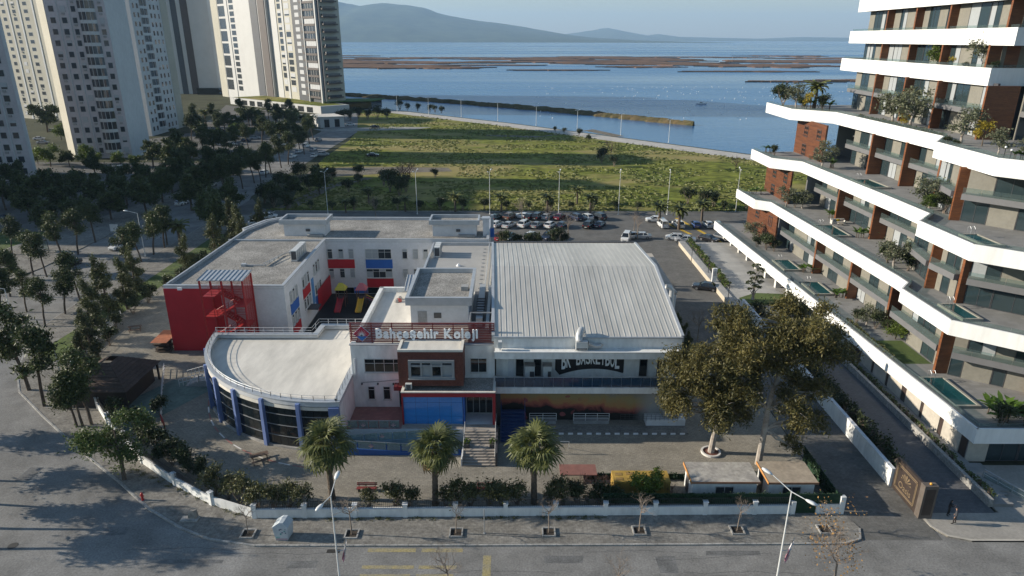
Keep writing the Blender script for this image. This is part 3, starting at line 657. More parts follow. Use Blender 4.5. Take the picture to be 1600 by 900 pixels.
# porch: red frame, blue glass, gravel roof
MB().box(-11.9, -1.9, 65.9, 69.69, 5.35, 5.6).build('porch_roof', GRAV, eb)
PF = flat('porch_red', (.32, .02, .03), .45)
MB().ribbon([(-12.0, 69.6), (-12.0, 65.75), (-1.75, 65.75), (-1.75, 69.6)], .25, 5.3, 5.8).build('porch_fascia', PF, eb)
MB().ribbon([(-12.03, 69.6), (-12.03, 65.72), (-1.72, 65.72), (-1.72, 69.6)], .3, 5.8, 5.9).build('porch_coping', CREAM, eb)
MB().box(-2.05, -1.75, 65.75, 69.6, 1.82, 5.3).build('porch_post', PF, eb); MB().box(-12.0, -11.85, 65.75, 69.6, 1.82, 5.3).build('porch_post', PF, eb)
for i, (x0, x1) in enumerate([(-11.83, -10.52), (-10.5, -9.2), (-9.18, -7.9), (-7.88, -6.6), (-6.58, -5.35)]):
    for z0, z1 in [(1.85, 2.8), (2.83, 4.5), (4.53, 5.3)]: part('blue_pane', GLASSB, eb, (0, 66.0), SX, x0, x1, 0, .05, z0, z1)
MB().box(-11.85, -5.3, 66.0, 69.6, 1.82, 5.3).build('porch_core', BLACK, eb)
MB().box(-5.28, -5.12, 65.9, 68.4, 1.82, 5.3).build('porch_blue_end', BLUE, eb)
window(eb, (0, 68.3), SX, -5.1, -2.08, 1.85, 5.2, 4, split=.78, fr=FRAME, gl=GLASSD, sill=False)
# penthouse
MB().box(-12.2, -5.2, 76.6, 87, 9.2, 12.0).build('stair_tower', WHITE, eb)
MB().ribbon([(-12.7, 76.0), (-4.75, 76.0), (-4.75, 87.4), (-12.7, 87.4)], .4, 11.95, 12.95, True).build('fascia', ALU, eb)
MB().box(-12.4, -5.0, 76.3, 87.1, 12.0, 12.35).build('upper_roof', GRAV, eb)
part('door', CONC, eb, (0, 76.6), SX, -11.35, -10.25, .004, .05, 9.28, 11.0); part('window', GLASS, eb, (0, 76.6), SX, -9.4, -8.5, .004, .05, 10.1, 10.8)
part('vent_box', CONC, eb, (0, 80), SX, -6.3, -5.4, -1, 0, 12.35, 12.9)
MB().add([(-14.6, 86.5, 9.9), (-12.7, 86.5, 9.9), (-12.7, 90.5, 10.9), (-14.6, 90.5, 10.9)], [(0, 1, 2, 3)]).build('sloped_canopy', ALU, eb)
for k in range(5): MB().tube([(-14.5 + k * .43, 86.5, 9.93), (-14.5 + k * .43, 90.5, 10.93)], .05, 4).build('canopy_rib', STEEL, eb)
# link block with grey sheet roof
lb = thing('link_block', 'low link building with smooth grey sheet roof between wing and sports hall', 'building', (-8, 100, 0))
MB().box(-13.1, -3.0, 88.4, 111.5, 0, 8.95).build('wall', WHITE, lb)
MB().box(-13.1, -3.0, 88.4, 111.5, 8.955, 9.02).build('roof', mat('grey_sheet_roof', (.36, .35, .33), .7, .07, .4), lb)
MB().box(-13.3, -13.0, 88.4, 111.4, 8.9, 9.5).build('coping', ALU, lb); MB().box(-12.8, -3.2, 111.1, 111.45, 9.02, 9.5).build('coping', ALU, lb)
for k in range(11): part('roof_anchor', STEEL, lb, (-4.3, 90 + k * 1.9), SX, -.35, .1, -.08, .08, 9.02, 9.12)
MB().tube([(-3.7, 89, 9.4), (-3.7, 111, 9.4)], .1, 6).build('roof_pipe', STEEL, lb); MB().tube([(-3.2, 89, 9.25), (-3.2, 111, 9.25)], .09, 6).build('roof_pipe', STEEL, lb)
MB().lathe([(.35, 0), (.35, .1), (.08, .4)], (-8.2, 100, 9.02), 8).build('roof_vent', flat('lamp_white', (.8, .8, .8), .4), lb)
t = thing('duct_frame', 'dark service pit with metal ducts and frames beside the rooftop stair tower', 'ducts', (-3.5, 78, 9.2))
MB().box(-4.3, -3.5, 76, 88.3, 9.3, 10.3).build('duct', ALU, t); MB().box(-3.1, -2.7, 74, 89, 9.3, 9.9).build('duct', STEEL, t)
for k in range(7): MB().box(-4.45, -3.35, 77 + k * .9, 77.25 + k * .9, 10.3, 10.42).build('duct_rib', FRAMED, t)
for x in (-4.9, -2.3):
    for y in (72.5, 75.5): MB().box(x - .07, x + .07, y - .07, y + .07, 9.2, 11.2).build('post', STEEL, t)
for y in (72.5, 75.5): MB().box(-4.9, -2.3, y - .06, y + .06, 11.2, 11.32).build('beam', STEEL, t)
for x in (-4.9, -2.3): MB().box(x - .06, x + .06, 72.5, 75.5, 11.2, 11.3).build('beam', STEEL, t)
MB().box(-5.0, -2.1, 70.4, 88.1, 9.27, 9.29).build('pit_floor', FRAMED, t)
t = thing('rubble_sacks', 'heap of pale and red sacks on the white entrance roof', 'sacks', (-14.5, 84.5, 9.26))
rnd = random.Random(4)
for k in range(9):
    x, y = -15.6 + rnd.random() * 3, 84 + rnd.random() * 2; s = .3 + .3 * rnd.random()
    MB().lathe([(s * .8, 0), (s, .1), (s * .8, .35), (s * .3, .45)], (x, y, 9.26), 7).build('sack', flat('sack_red', (.4, .1, .08), .9) if k % 4 == 0 else mat('sack_pale', (.42, .39, .36), .95, .3, 3), t, smooth=True)
# small roof items on the entrance
t = thing('wall_air_conditioner', 'small white air conditioning box on the porch roof corner', 'air conditioner', (-11.3, 66.6, 5.6))
MB().box(-11.6, -10.9, 66.4, 66.8, 5.9, 6.5).build('housing', flat('unit_white', (.55, .56, .55), .5), t); MB().box(-11.5, -11.0, 66.38, 66.4, 5.95, 6.45).build('grille', FRAMED, t)
for x in (-11.5, -11.0): MB().box(x - .03, x + .03, 66.45, 66.75, 5.6, 5.9).build('foot', STEEL, t)
# ---------------------------------------------------------------- rooftop sign
sg = thing('rooftop_sign', 'long red louvred rooftop sign with white raised letters and diamond emblem', 'sign', (-10, 70.3, 9.3))
SGR = mat('sign_louvre_red', (.2, .025, .022), .55, .15, 2)
for k in range(12): part('rail', SGR, sg, (0, 70.35), SX, -18.2, -1.95, -.05, .05, 9.74 + k * .205, 9.86 + k * .205)
for k in range(8): part('post', SGR, sg, (0, 70.5), SX, -18.1 + k * 2.3, -18.0 + k * 2.3, -.08, .08, 9.26, 12.05)
LET = flat('sign_letter_white', (.95, .95, .95), .4)
word = 'Bahçeşehir Koleji'; xs = -15.2
rnd = random.Random(1); widths = {}
for chx in word:
    if chx == ' ': xs += .5; continue
    me = text_mesh(chx, 1.5, .09, 'LEFT', bold=.06); vx = [v.co.x for v in me.vertices]; wd = max(vx) - min(vx); kx = .90
    g = glyph(me, 'letter', sg, LET, (xs - min(vx) * kx, 70.08, 10.42), scale=(kx, 1, 1)); xs += wd * kx + .11
# diamond emblem
def diamond(cx, cz, r, y, m, name, th=.05): return MB().add([(cx - r, y, cz), (cx, y, cz - r), (cx + r, y, cz), (cx, y, cz + r), (cx - r, y + th, cz), (cx, y + th, cz - r), (cx + r, y + th, cz), (cx, y + th, cz + r)], [(0, 1, 2, 3), (7, 6, 5, 4), (0, 4, 5, 1), (1, 5, 6, 2), (2, 6, 7, 3), (3, 7, 4, 0)]).build(name, m, sg)
ec = (-16.8, 10.85)
diamond(*ec, .98, 70.17, flat('letter_white', (.5, .55, .6), .4), 'emblem_rim')
diamond(ec[0], ec[1], .9, 70.12, flat('emblem_red', (.42, .03, .06), .4), 'emblem_field', .04)
MB().add([(ec[0] - .58, 70.105, ec[1] - .28), (ec[0], 70.105, ec[1] - .86), (ec[0] + .58, 70.105, ec[1] - .28)], [(0, 1, 2)]).build('emblem_base', flat('emblem_blue', (.03, .16, .45), .4), sg)
for k in range(9):
    a = R(18 + k * 18); L = .62 + .16 * math.sin(a); wv = .05
    MB().add([(ec[0] - wv * math.sin(a), 70.1, ec[1] - .27 + wv * math.cos(a)), (ec[0] + wv * math.sin(a), 70.1, ec[1] - .27 - wv * math.cos(a)), (ec[0] + L * math.cos(a), 70.1, ec[1] - .27 + L * math.sin(a) * 1.1)], [(0, 1, 2)]).build('emblem_ray', flat('ray_white', (.7, .72, .75), .4), sg)
# ---------------------------------------------------------------- entrance stairs, terrace, ramps
TIL = mat('beige_step_stone', (.34, .3, .26), .8, .15, 1, fine=.12, fscale=5)
st = thing('entrance_steps', 'broad beige stone steps leading up to the school entrance', 'steps', (-3.4, 60.4, .12))
z = .125; y = 60.4
for k in range(11):
    dep = 1.25 if k == 5 else .31
    MB().box(-5.1, -1.65, y, 64.9, z, z + .152).build('step', TIL, st); z += .153; y += dep
rail(st, [(-5.05, 60.5, .3), (-5.05, 64.9, 1.8)], 0, .95, STEEL, 2, 1.4, r=.025); rail(st, [(-1.7, 60.5, .3), (-1.7, 64.9, 1.8)], 0, .95, STEEL, 2, 1.4, r=.025)
MB().box(-5.22, -5.105, 60.4, 64.9, .12, 1.0).build('cheek_wall', WHITE, st); MB().box(-1.645, -1.45, 60.4, 65.6, .12, 1.75).build('cheek_wall', FRAMED, st)
tr = thing('entrance_terrace', 'raised terrace with pinkish paving and zigzag access ramps behind glass panels', 'terrace', (-12, 66, .12))
MB().box(-18.05, -1.7, 64.9, 69.69, .13, 1.8).build('platform', WHITE, tr)
MB().box(-18.05, -12.05, 64.95, 69.68, 1.8, 1.815).build('paving', mat('pink_paving', (.28, .16, .14), .85, .12, .6, seam=(.4, .4, .02, .8)), tr)
MB().box(-12.05, -1.7, 64.95, 65.9, 1.8, 1.82).build('paving', TIL, tr)
def ramp(x0, z0, x1, z1, y0, y1, m): return MB().add([(x0, y0, .13), (x1, y0, .13), (x1, y0, z1), (x0, y0, z0), (x0, y1, .13), (x1, y1, .13), (x1, y1, z1), (x0, y1, z0)], [(0, 1, 2, 3), (3, 2, 6, 7), (5, 4, 7, 6), (1, 5, 6, 2), (4, 0, 3, 7)]).build('ramp', m, tr)
RB = mat('ramp_blue', (.025, .09, .3), .6, .1, 1); RT = mat('ramp_teal', (.16, .26, .33), .8, .15, .7)
ramp(-17.5, .95, -5.4, .14, 62.4, 63.5, RB); ramp(-17.5, .95, -6.4, 1.78, 63.52, 64.88, RT)
MB().box(-18.1, -17.52, 62.4, 64.88, .13, .95).build('ramp_landing', RT, tr)
RG = glassmat('rail_glass', (.22, .3, .3), .1, .45)
for (pa, pb, nn) in [((-17.9, 62.45, .95), (-5.6, 62.45, .2), 8), ((-17.4, 63.55, .95), (-6.6, 63.55, 1.75), 7), ((-17.9, 65.0, 1.8), (-12.2, 65.0, 1.8), 5)]:
    a, b = Vector(pa), Vector(pb)
    for k in range(nn):
        p, q = a.lerp(b, (k + .04) / nn), a.lerp(b, (k + .96) / nn)
        MB().add([(p.x, p.y, p.z + .08), (q.x, q.y, q.z + .08), (q.x, q.y, q.z + .95), (p.x, p.y, p.z + .95), (p.x, p.y + .02, p.z + .08), (q.x, q.y + .02, q.z + .08), (q.x, q.y + .02, q.z + .95), (p.x, p.y + .02, p.z + .95)], [(0, 1, 2, 3), (7, 6, 5, 4), (3, 2, 6, 7), (0, 4, 5, 1), (0, 3, 7, 4), (1, 5, 6, 2)]).build('glass_panel', RG, tr)
    MB().tube([a + Vector((0, 0, 1.0)), b + Vector((0, 0, 1.0))], .03, 5).build('handrail', STEEL, tr)
for (x, y, z) in [(-14.9, 62.42, 1.3), (-13.9, 63.52, 1.8), (-16.2, 64.97, 2.3), (-12.9, 64.97, 2.3), (-16.5, 62.42, .55)]:
    em = MB()
    for k in range(5):
        a = R(20 + 35 * k); em.add([(x - .04, y, z), (x + .04, y, z), (x + .33 * math.cos(a), y, z + .3 * math.sin(a))], [(0, 1, 2)])
    em.add([(x - .34, y, z - .02), (x, y, z - .26), (x + .34, y, z - .02)], [(0, 1, 2)])
    em.build('panel_emblem', flat('decal_pale_red', (.5, .32, .33), .6), tr)
def planter(x, y, z, label):
    t = thing('stair_planter', label, 'planter', (x, y, z), 'planters on the entrance steps')
    MB().box(x - .3, x + .3, y - .25, y + .25, z, z + .42).build('box', FRAMED, t)
    return t
# ---------------------------------------------------------------- sports hall
gy = thing('sports_hall', 'sports hall with ribbed pale metal roof, balcony and painted ground floor wall', 'sports hall', (8.5, 69.6, 0))
GX0, GX1 = -1.85, 18.95; HX0, HX1 = -2.9, 19.9; GY0, GY1, GYR = 69.5, 106.6, 88.0; ZE, ZR = 10.85, 13.0
MB().add([(GX0 + .1, 71.0, 0), (GX1 - .1, 71.0, 0), (HX1 - .1, GY1 - .1, 0), (HX0 + .1, GY1 - .1, 0), (GX0 + .1, 71.0, 10.4), (GX1 - .1, 71.0, 10.4), (HX1 - .1, GY1 - .1, 10.4), (HX0 + .1, GY1 - .1, 10.4)], [(3, 2, 1, 0), (4, 5, 6, 7), (0, 1, 5, 4), (1, 2, 6, 5), (2, 3, 7, 6), (3, 0, 4, 7)]).build('wall', WHITE2, gy)
RM = mat('pale_sheet_roof', (.53, .51, .465), .5, .14, .16, fine=.1, fscale=.9, stretch=(1.6, .22, 1), metal=.1)
NP = 33
gx = lambda s, y: (GX0 + (HX0 - GX0) * (y - GY0) / (GY1 - GY0)) * (1 - s) + (GX1 + (HX1 - GX1) * (y - GY0) / (GY1 - GY0)) * s
for k in range(NP):
    for (ya, za, yb, zb) in [(GY0, ZE, GYR, ZR), (GYR, ZR, GY1, ZE)]:
        s0, s1 = k / NP, (k + 1) / NP; mb = MB(); v = []
        for y, z in ((ya, za), (yb, zb)):
            a, b = gx(s0, y), gx(s1, y)
            v += [(a, y, z - .08), (a, y, z + .05), (a + .05, y, z + .05), (a + .08, y, z), ((a + b) / 2, y, z + .015), (b, y, z), (b, y, z - .08)]
        fs = [(i, i + 1, i + 8, i + 7)[::-1] for i in range(6)] + [tuple(range(7))[::-1], tuple(range(7, 14))]
        mb.add(v, fs).build('roof_panel', RM, gy)
for x0, x1, y0, y1, z0, z1 in [(GX0 - .1, GX1 + .1, 69.42, 69.9, 9.5, 10.72)]: MB().box(x0, x1, y0, y1, z0, z1).build('parapet', WHITE2, gy)
MB().box(GX0 - .15, GX1 + .15, 69.3, 69.6, 10.72, 10.86).build('gutter', ALU, gy)
for X0, X1 in ((GX0, HX0), (GX1 + .3, HX1 + .3)):
    for ya, za, yb, zb in [(GY0, ZE, GYR, ZR), (GYR, ZR, GY1, ZE)]:
        xa = X0 + (X1 - X0) * (ya - GY0) / (GY1 - GY0); xb = X0 + (X1 - X0) * (yb - GY0) / (GY1 - GY0)
        MB().add([(xa - .35, ya, za - .6), (xa, ya, za - .6), (xa, ya, za + .16), (xa - .35, ya, za + .16), (xb - .35, yb, zb - .6), (xb, yb, zb - .6), (xb, yb, zb + .16), (xb - .35, yb, zb + .16)], [(0, 1, 2, 3), (7, 6, 5, 4), (3, 2, 6, 7), (1, 5, 6, 2), (4, 0, 3, 7)]).build('verge_trim', ALU, gy)
MB().box(HX0, HX1 + .3, GY1 - .05, GY1 + .25, ZE - .5, ZE + .2).build('rear_gutter', FRAMED, gy)
MB().box(GX0, GX1, 68.2, 69.42, 8.7, 9.5).build('canopy', WHITE2, gy)
MB().box(GX0 - .05, GX1 + .05, 68.12, 68.3, 9.5, 9.58).build('canopy_coping', flat('coping_light', (.7, .7, .68), .5), gy)
MB().box(GX0 + .11, GX1 - .11, 69.42, 71.0, 8.7, 9.5).build('canopy_soffit', WHITE2, gy)
MB().box(GX0, GX1 + 1.2, 68.2, 70.99, 4.4, 5.15).build('balcony_slab', WHITE2, gy)
BG = glassmat('balcony_glass', (.015, .05, .1), .08, .82)
for k in range(20):
    x = GX0 + .05 + k * 1.09; part('balcony_glass', BG, gy, (0, 68.3), SX, x, x + 1.06, -.02, .02, 5.2, 6.35)
MB().tube([(GX0, 68.3, 6.4), (GX1 + 1.1, 68.3, 6.4)], .035, 6).build('balcony_handrail', STEEL, gy)
o = (0, 71.0); bx = lambda px: (px - 800) / 1067 * 78.9
for a, b in [(807, 819), (835, 846.5), (1000, 1012), (1027.5, 1040)]: window(gy, o, SX, bx(a), bx(b), 5.2, 8.6, 1, split=.62, fr=FRAMED, gl=GLASSD, sill=False)
part('door', WHITE, gy, o, SX, bx(795), bx(804), .004, .06, 5.2, 7.6)
for a, b, nm in [(821, 836, 0), (849, 862, 1)]:
    t = thing('balcony_cabinet', ['white cabinet on the sports hall balcony, the left of two', 'white cabinet on the sports hall balcony beside the black banner'][nm], 'cabinet', (bx((a + b) / 2), 70.3, 5.15), 'cabinets on the balcony')
    MB().box(bx(a), bx(b), 69.9, 70.7, 5.2, 6.95).build('body', flat('unit_white', (.55, .56, .55), .5), t); MB().box(bx(a) + .55, bx(b) - .05, 69.87, 69.9, 5.25, 6.3).build('opening', FRAMED, t); MB().box(bx(a) - .05, bx(b) + .05, 69.8, 70.75, 6.95, 7.05).build('top', CONC, t)
# black arched banner with the team name
bn = thing('team_banner', 'black arched banner lettered BK BASKETBOL on the balcony wall', 'banner', (9, 70.9, 6.0))
x0, x1 = bx(868.5), bx(975.5); pts = [(x0, 8.69), (x0, 6.0), (x0 + .5, 5.35)]
for k in range(13):
    q = k / 12; pts.append((x0 + .9 + (x1 - x0 - 1.0) * q, 5.5 + .6 * (1 - (2 * q - 1) ** 2) + .1 * q))
pts += [(x1, 5.7), (x1, 8.69)]
n = len(pts)
MB().add([(x, 70.93, z) for x, z in pts] + [(x, 70.98, z) for x, z in pts], [tuple(range(n)), tuple(range(2 * n - 1, n - 1, -1))] + [(i, n + i, n + (i + 1) % n, (i + 1) % n) for i in range(n)]).build('cloth', BLACK, bn)
tx0 = x0 + .72
for k, chx in enumerate('BK BASKETBOL'):
    q = k / 11
    if chx == ' ': continue
    me = text_mesh(chx, 1.0, .012, 'LEFT', bold=.02)
    vx = [v.co.x for v in me.vertices]; vy = [v.co.y for v in me.vertices]; wd, hh = max(vx) - min(vx), max(vy) - min(vy)
    zb = 6.12 + .62 * (1 - (2 * q - 1) ** 2) + .08 * q; x = tx0 + q * (x1 - x0 - 1.75); cw = .52
    glyph(me, 'letter', bn, LET, (x - min(vx) * cw / wd, 70.91, zb - min(vy)), rot=(R(90), 0, R(0)), scale=(cw / wd, (8.3 - zb) / hh, 1))
# painted ground floor wall: warm sweeps of colour above a black band
def mural_mat():
    m = bpy.data.materials.new('mural_paint'); m.use_nodes = True; t = m.node_tree; b = t.nodes['Principled BSDF']; L = t.links.new; b.inputs['Roughness'].default_value = .75
    g = N(t, 'ShaderNodeNewGeometry'); sp = N(t, 'ShaderNodeSeparateXYZ'); L(g.outputs['Position'], sp.inputs[0])
    no = N(t, 'ShaderNodeTexNoise'); no.inputs['Scale'].default_value = .55; no.inputs['Detail'].default_value = 4; no.inputs['Distortion'].default_value = 1.2; L(g.outputs['Position'], no.inputs['Vector'])
    # height of a point above the edge of the black band, which runs lower to the right and is ragged
    def mth(op, a, c, d=None):
        n = N(t, 'ShaderNodeMath', operation=op)
        for i, q in enumerate((a, c, d)):
            if q is None: continue
            if isinstance(q, (int, float)): n.inputs[i].default_value = q
            else: L(q, n.inputs[i])
        return n.outputs[0]
    h = mth('MULTIPLY_ADD', no.outputs[0], -1.8, sp.outputs[2]); h = mth('MULTIPLY_ADD', sp.outputs[0], .085, h)
    rp = N(t, 'ShaderNodeValToRGB'); rp.color_ramp.interpolation = 'EASE'; e = rp.color_ramp.elements
    mr = N(t, 'ShaderNodeMapRange'); mr.inputs[1].default_value = -.75; mr.inputs[2].default_value = 3.9; L(h, mr.inputs[0]); L(mr.outputs[0], rp.inputs[0])
    e[0].position = .42; e[0].color = (.012, .01, .01, 1); e[1].position = .95; e[1].color = (.3, .27, .2, 1)
    for p, c in ((.47, (.2, .02, .015, 1)), (.54, (.45, .07, .02, 1)), (.64, (.5, .22, .03, 1)), (.8, (.4, .3, .1, 1))): q = e.new(p); q.color = c
    # the wall stays pale grey at its right end
    m2 = N(t, 'ShaderNodeMapRange'); m2.inputs[1].default_value = 15; m2.inputs[2].default_value = 17; L(mth('MULTIPLY_ADD', no.outputs[0], 1.5, sp.outputs[0]), m2.inputs[0])
    mx = N(t, 'ShaderNodeMix', data_type='RGBA'); L(m2.outputs[0], mx.inputs[0]); L(rp.outputs[0], mx.inputs[6]); mx.inputs[7].default_value = (.4, .4, .39, 1)
    # red sweep at the left
    w = N(t, 'ShaderNodeTexWave'); w.inputs['Scale'].default_value = .5; w.inputs['Distortion'].default_value = 5; w.inputs['Detail'].default_value = 1.5; w.wave_type = 'RINGS'
    mp = N(t, 'ShaderNodeMapping'); mp.inputs['Location'].default_value = (-4.5, 0, -2); L(g.outputs['Position'], mp.inputs[0]); L(mp.outputs[0], w.inputs['Vector'])
    m3 = N(t, 'ShaderNodeMapRange'); m3.inputs[1].default_value = 8.5; m3.inputs[2].default_value = 6.0; L(sp.outputs[0], m3.inputs[0])
    m4 = mth('MULTIPLY', mth('GREATER_THAN', w.outputs['Fac'], .7), m3.outputs[0])
    mx2 = N(t, 'ShaderNodeMix', data_type='RGBA'); L(m4, mx2.inputs[0]); L(mx.outputs[2], mx2.inputs[6]); mx2.inputs[7].default_value = (.34, .04, .05, 1)
    hs = N(t, 'ShaderNodeHueSaturation'); hs.inputs['Saturation'].default_value = .85; hs.inputs['Value'].default_value = .72; L(mx2.outputs[2], hs.inputs['Color']); L(hs.outputs[0], b.inputs['Base Color'])
    return m
MB().box(GX0 + .02, GX1 + 1.0, 69.7, 70.9, .12, 4.4).build('painted_wall', mural_mat(), gy)
# scrawled tag lettering on the mural
gme = text_mesh('GİRLS', .85, .006); glyph(gme, 'mural_lettering', gy, mat('spray_paint_grey', (.32, .3, .26), .8, .2, 3), (bx(970) - .4, 69.685, 3.45), rot=(R(90), R(-5), 0), scale=(1.25, 1, 1))
MB().box(GX0 - .02, GX0 + .6, 68.3, 69.69, .12, 4.39).build('pier', FRAMED, gy)
MB().box(15.5, GX1 + 1, 68.2, 69.69, .13, 1.0).build('plinth', WHITE, gy); MB().box(17.4, 19, 68.6, 69.68, 1.0, 1.9).build('tank_box', CONC, gy)
for a, b in [(2.1, 5.2), (7.2, 11.3)]: rail(gy, [(a, 68.9), (b, 68.9)], .5, .95, flat('rail_white', (.6, .6, .6), .5), 3, 1.4, r=.03); MB().box(a, b, 68.8, 69.69, .13, .5).build('low_wall', CONC, gy)
rail(gy, [(12.5, 68.2), (19, 68.2)], .95, .8, FRAMED, 3, .5, r=.015)
MB().box(GX0, GX1 + 1, 66.6, 68.2, .126, .27).build('apron', PAVE, gy)
for k in range(17): MB().box(2.2 + k * 1.05, 2.75 + k * 1.05, 66.5, 66.65, .127, .29).build('kerb_mark', flat('lamp_white', (.8, .8, .8), .4), gy)
# blue side steps between entrance and sports hall
t = thing('blue_steps', 'dark blue metal steps in the shade beside the entrance stairs', 'steps', (.3, 67, .12))
for k in range(9): MB().box(-1.1, 1.5, 64.9 + k * .45, 65.35 + k * .45, .13, .32 + k * .2).build('step', mat('dark_blue_metal', (.02, .045, .13), .5, .15, 2), t)
for x in (-1.15, 1.55): rail(t, [(x, 64.9, .2), (x, 68.9, 2.1)], 0, 1.0, flat('rail_blue', (.03, .07, .2), .5), 3, 1.2, r=.03)
# ventilation unit with swan-neck duct on the hall ledge
t = thing('ventilation_unit', 'white ventilation box with round swan-neck duct on the sports hall ledge', 'ventilation unit', (8.1, 69, 9.5))
vx = (908 - 800) / 1067 * 76
MB().box(vx - .55, vx + .75, 68.55, 69.35, 9.6, 10.6).build('box', flat('unit_white', (.55, .56, .55), .5), t); MB().box(vx - .5, vx + .7, 68.53, 68.55, 9.7, 9.85).build('grille', FRAMED, t)
MB().tube([(vx - .2, 69.0, 10.6), (vx - .2, 69.1, 11.1), (vx - .05, 69.35, 11.5), (vx + .1, 69.7, 11.55), (vx + .2, 70.0, 11.3)], .42, 10).build('duct', mat('spiral_duct', (.5, .5, .49), .4, .1, 2, metal=.3), t, smooth=True)
MB().tube([(vx + .8, 68.95, 10.3), (vx + 1.6, 68.95, 9.95), (vx + 2.2, 68.95, 9.95), (vx + 2.35, 69.0, 10.2)], .24, 8).build('duct', MATS['spiral_duct'], t, smooth=True)
MB().box(vx - .6, vx - .5, 68.6, 69.3, 9.58, 9.62).build('foot', STEEL, t); MB().box(vx + .7, vx + .8, 68.6, 69.3, 9.58, 9.62).build('foot', STEEL, t)
t = thing('wall_air_conditioner', 'small white air conditioning box at the left end of the hall ledge', 'air conditioner', (-1.2, 69, 9.58))
MB().box(-1.45, -1.05, 68.5, 69.1, 9.85, 10.6).build('housing', flat('unit_white', (.55, .56, .55), .5), t); MB().box(-1.3, -1.2, 68.6, 69.0, 9.58, 9.85).build('foot', STEEL, t)
t = thing('steel_flue', 'tall bent steel flue beside the right edge of the sports hall roof', 'flue', (19.9, 79, 0))
MB().tube([(19.8, 79, 8.5), (19.8, 79, 12.9), (19.5, 79, 13.3), (19.0, 79, 13.35)], .32, 10).build('pipe', MATS['spiral_duct'], t, smooth=True); MB().tube([(19.8, 79, .1), (19.8, 79, 8.5)], .25, 8).build('lower_pipe', STEEL, t)
an = thing('sports_hall_annex', 'narrow beige flat-roofed annex behind the right side of the sports hall', 'building', (22, 100, 0))
MB().box(20.3, 23.2, 90, 108.5, 0, 8.2).build('wall', WHITE, an); MB().box(20.2, 23.3, 89.9, 108.6, 8.2, 8.5).build('roof', mat('beige_roof', (.42, .38, .33), .9, .1, .5), an)
# tall blue and white pylon by the link block
t = thing('sign_pylon', 'slim white and blue sign pylon rising behind the sports hall corner', 'pylon', (-3.6, 117, 0))
MB().box(-3.75, -3.15, 117.2, 117.8, 0, 10).build('shaft', ALU, t); MB().box(-3.8, -3.1, 117.15, 117.85, 8.8, 10.4).build('blue_panel', BLUE, t); MB().box(-3.7, -3.2, 117.25, 117.75, 10.4, 12.8).build('cap', ALU, t)
# playground in the courtyard
struct(MB().sheet([(-31.3, 85), (-18.2, 85), (-18.2, 88.3), (-13.2, 88.3), (-13.2, 111.5), (-31.4, 111.5)], .131).build('playground_floor', mat('black_rubber_floor', (.02, .022, .024), .9, .2, .5)))
def playhouse(x, y, roofcol, slidecol, label, rot):
    t = thing('playground_slide', label, 'slide', (x, y, .13), 'playground slides')
    for dx in (-.7, .7):
        for dy in (-.7, .7): MB().box(x + dx - .06, x + dx + .06, y + dy - .06, y + dy + .06, .13, 3.1).build('post', flat('brown_post', (.12, .07, .05), .6), t)
    MB().box(x - .75, x + .75, y - .75, y + .75, 1.5, 1.6).build('platform', flat('play_dark', (.05, .04, .05), .6), t)
    rc = flat(roofcol[0], roofcol[1], .4)
    MB().add([(x - .95, y - .95, 3.1), (x + .95, y - .95, 3.1), (x + .95, y + .95, 3.1), (x - .95, y + .95, 3.1), (x - .3, y, 4.1), (x + .3, y, 4.1)], [(0, 1, 5, 4), (1, 2, 5), (2, 3, 4, 5), (3, 0, 4), (3, 2, 1, 0)]).build('roof', rc, t)
    sc2 = flat(slidecol[0], slidecol[1], .35); s = MB(); w2 = .42
    P = [(x, y - .75, 1.6), (x, y - 1.9, 1.1), (x, y - 3.1, .5), (x, y - 3.8, .38)]
    for i in range(3):
        a, b = P[i], P[i + 1]
        s.quad((a[0] - w2, a[1], a[2]), (b[0] - w2, b[1], b[2]), (b[0] + w2, b[1], b[2]), (a[0] + w2, a[1], a[2]))
        for q in (-w2, w2): s.add([(a[0] + q, a[1], a[2] - .05), (b[0] + q, b[1], b[2] - .05), (b[0] + q, b[1], b[2] + .3), (a[0] + q, a[1], a[2] + .3), (a[0] + q * 1.15, a[1], a[2] - .05), (b[0] + q * 1.15, b[1], b[2] - .05), (b[0] + q * 1.15, b[1], b[2] + .3), (a[0] + q * 1.15, a[1], a[2] + .3)], [(0, 1, 2, 3), (7, 6, 5, 4), (3, 2, 6, 7)])
    s.build('chute', sc2, t)
    for q in (-.35, .35): MB().box(x + q - .04, x + q + .04, y - 3.6, y - 3.5, .13, .42).build('chute_foot', flat('brown_post', (.12, .07, .05), .6), t)
    return t
playhouse(-28.2, 106, ('play_yellow', (.55, .45, .04)), ('play_red', (.42, .03, .04)), 'red playground slide under a yellow peaked roof', 0)
playhouse(-24.8, 106, ('play_pink', (.5, .13, .14)), ('play_yellow2', (.6, .36, .03)), 'yellow playground slide under a pink roof', 0)
t = thing('play_bridge', 'ramp with yellow and red rails beside the pink roofed slide', 'play ramp', (-22.5, 105.6, .13))
MB().add([(-23.9, 105.2, 1.5), (-20.6, 104.4, .25), (-20.6, 105.6, .25), (-23.9, 106.4, 1.5)], [(0, 1, 2, 3)]).build('deck', flat('play_dark', (.05, .04, .05), .6), t)
MB().tube([(-23.9, 105.2, 2.3), (-20.6, 104.4, 1.0)], .06, 5).build('rail', MATS['play_yellow2'], t); MB().tube([(-23.9, 105.2, 1.9), (-20.6, 104.4, .6)], .06, 5).build('rail', MATS['play_red'], t); MB().tube([(-20.6, 104.4, .13), (-20.6, 104.4, 1.0)], .06, 5).build('post', MATS['play_red'], t)
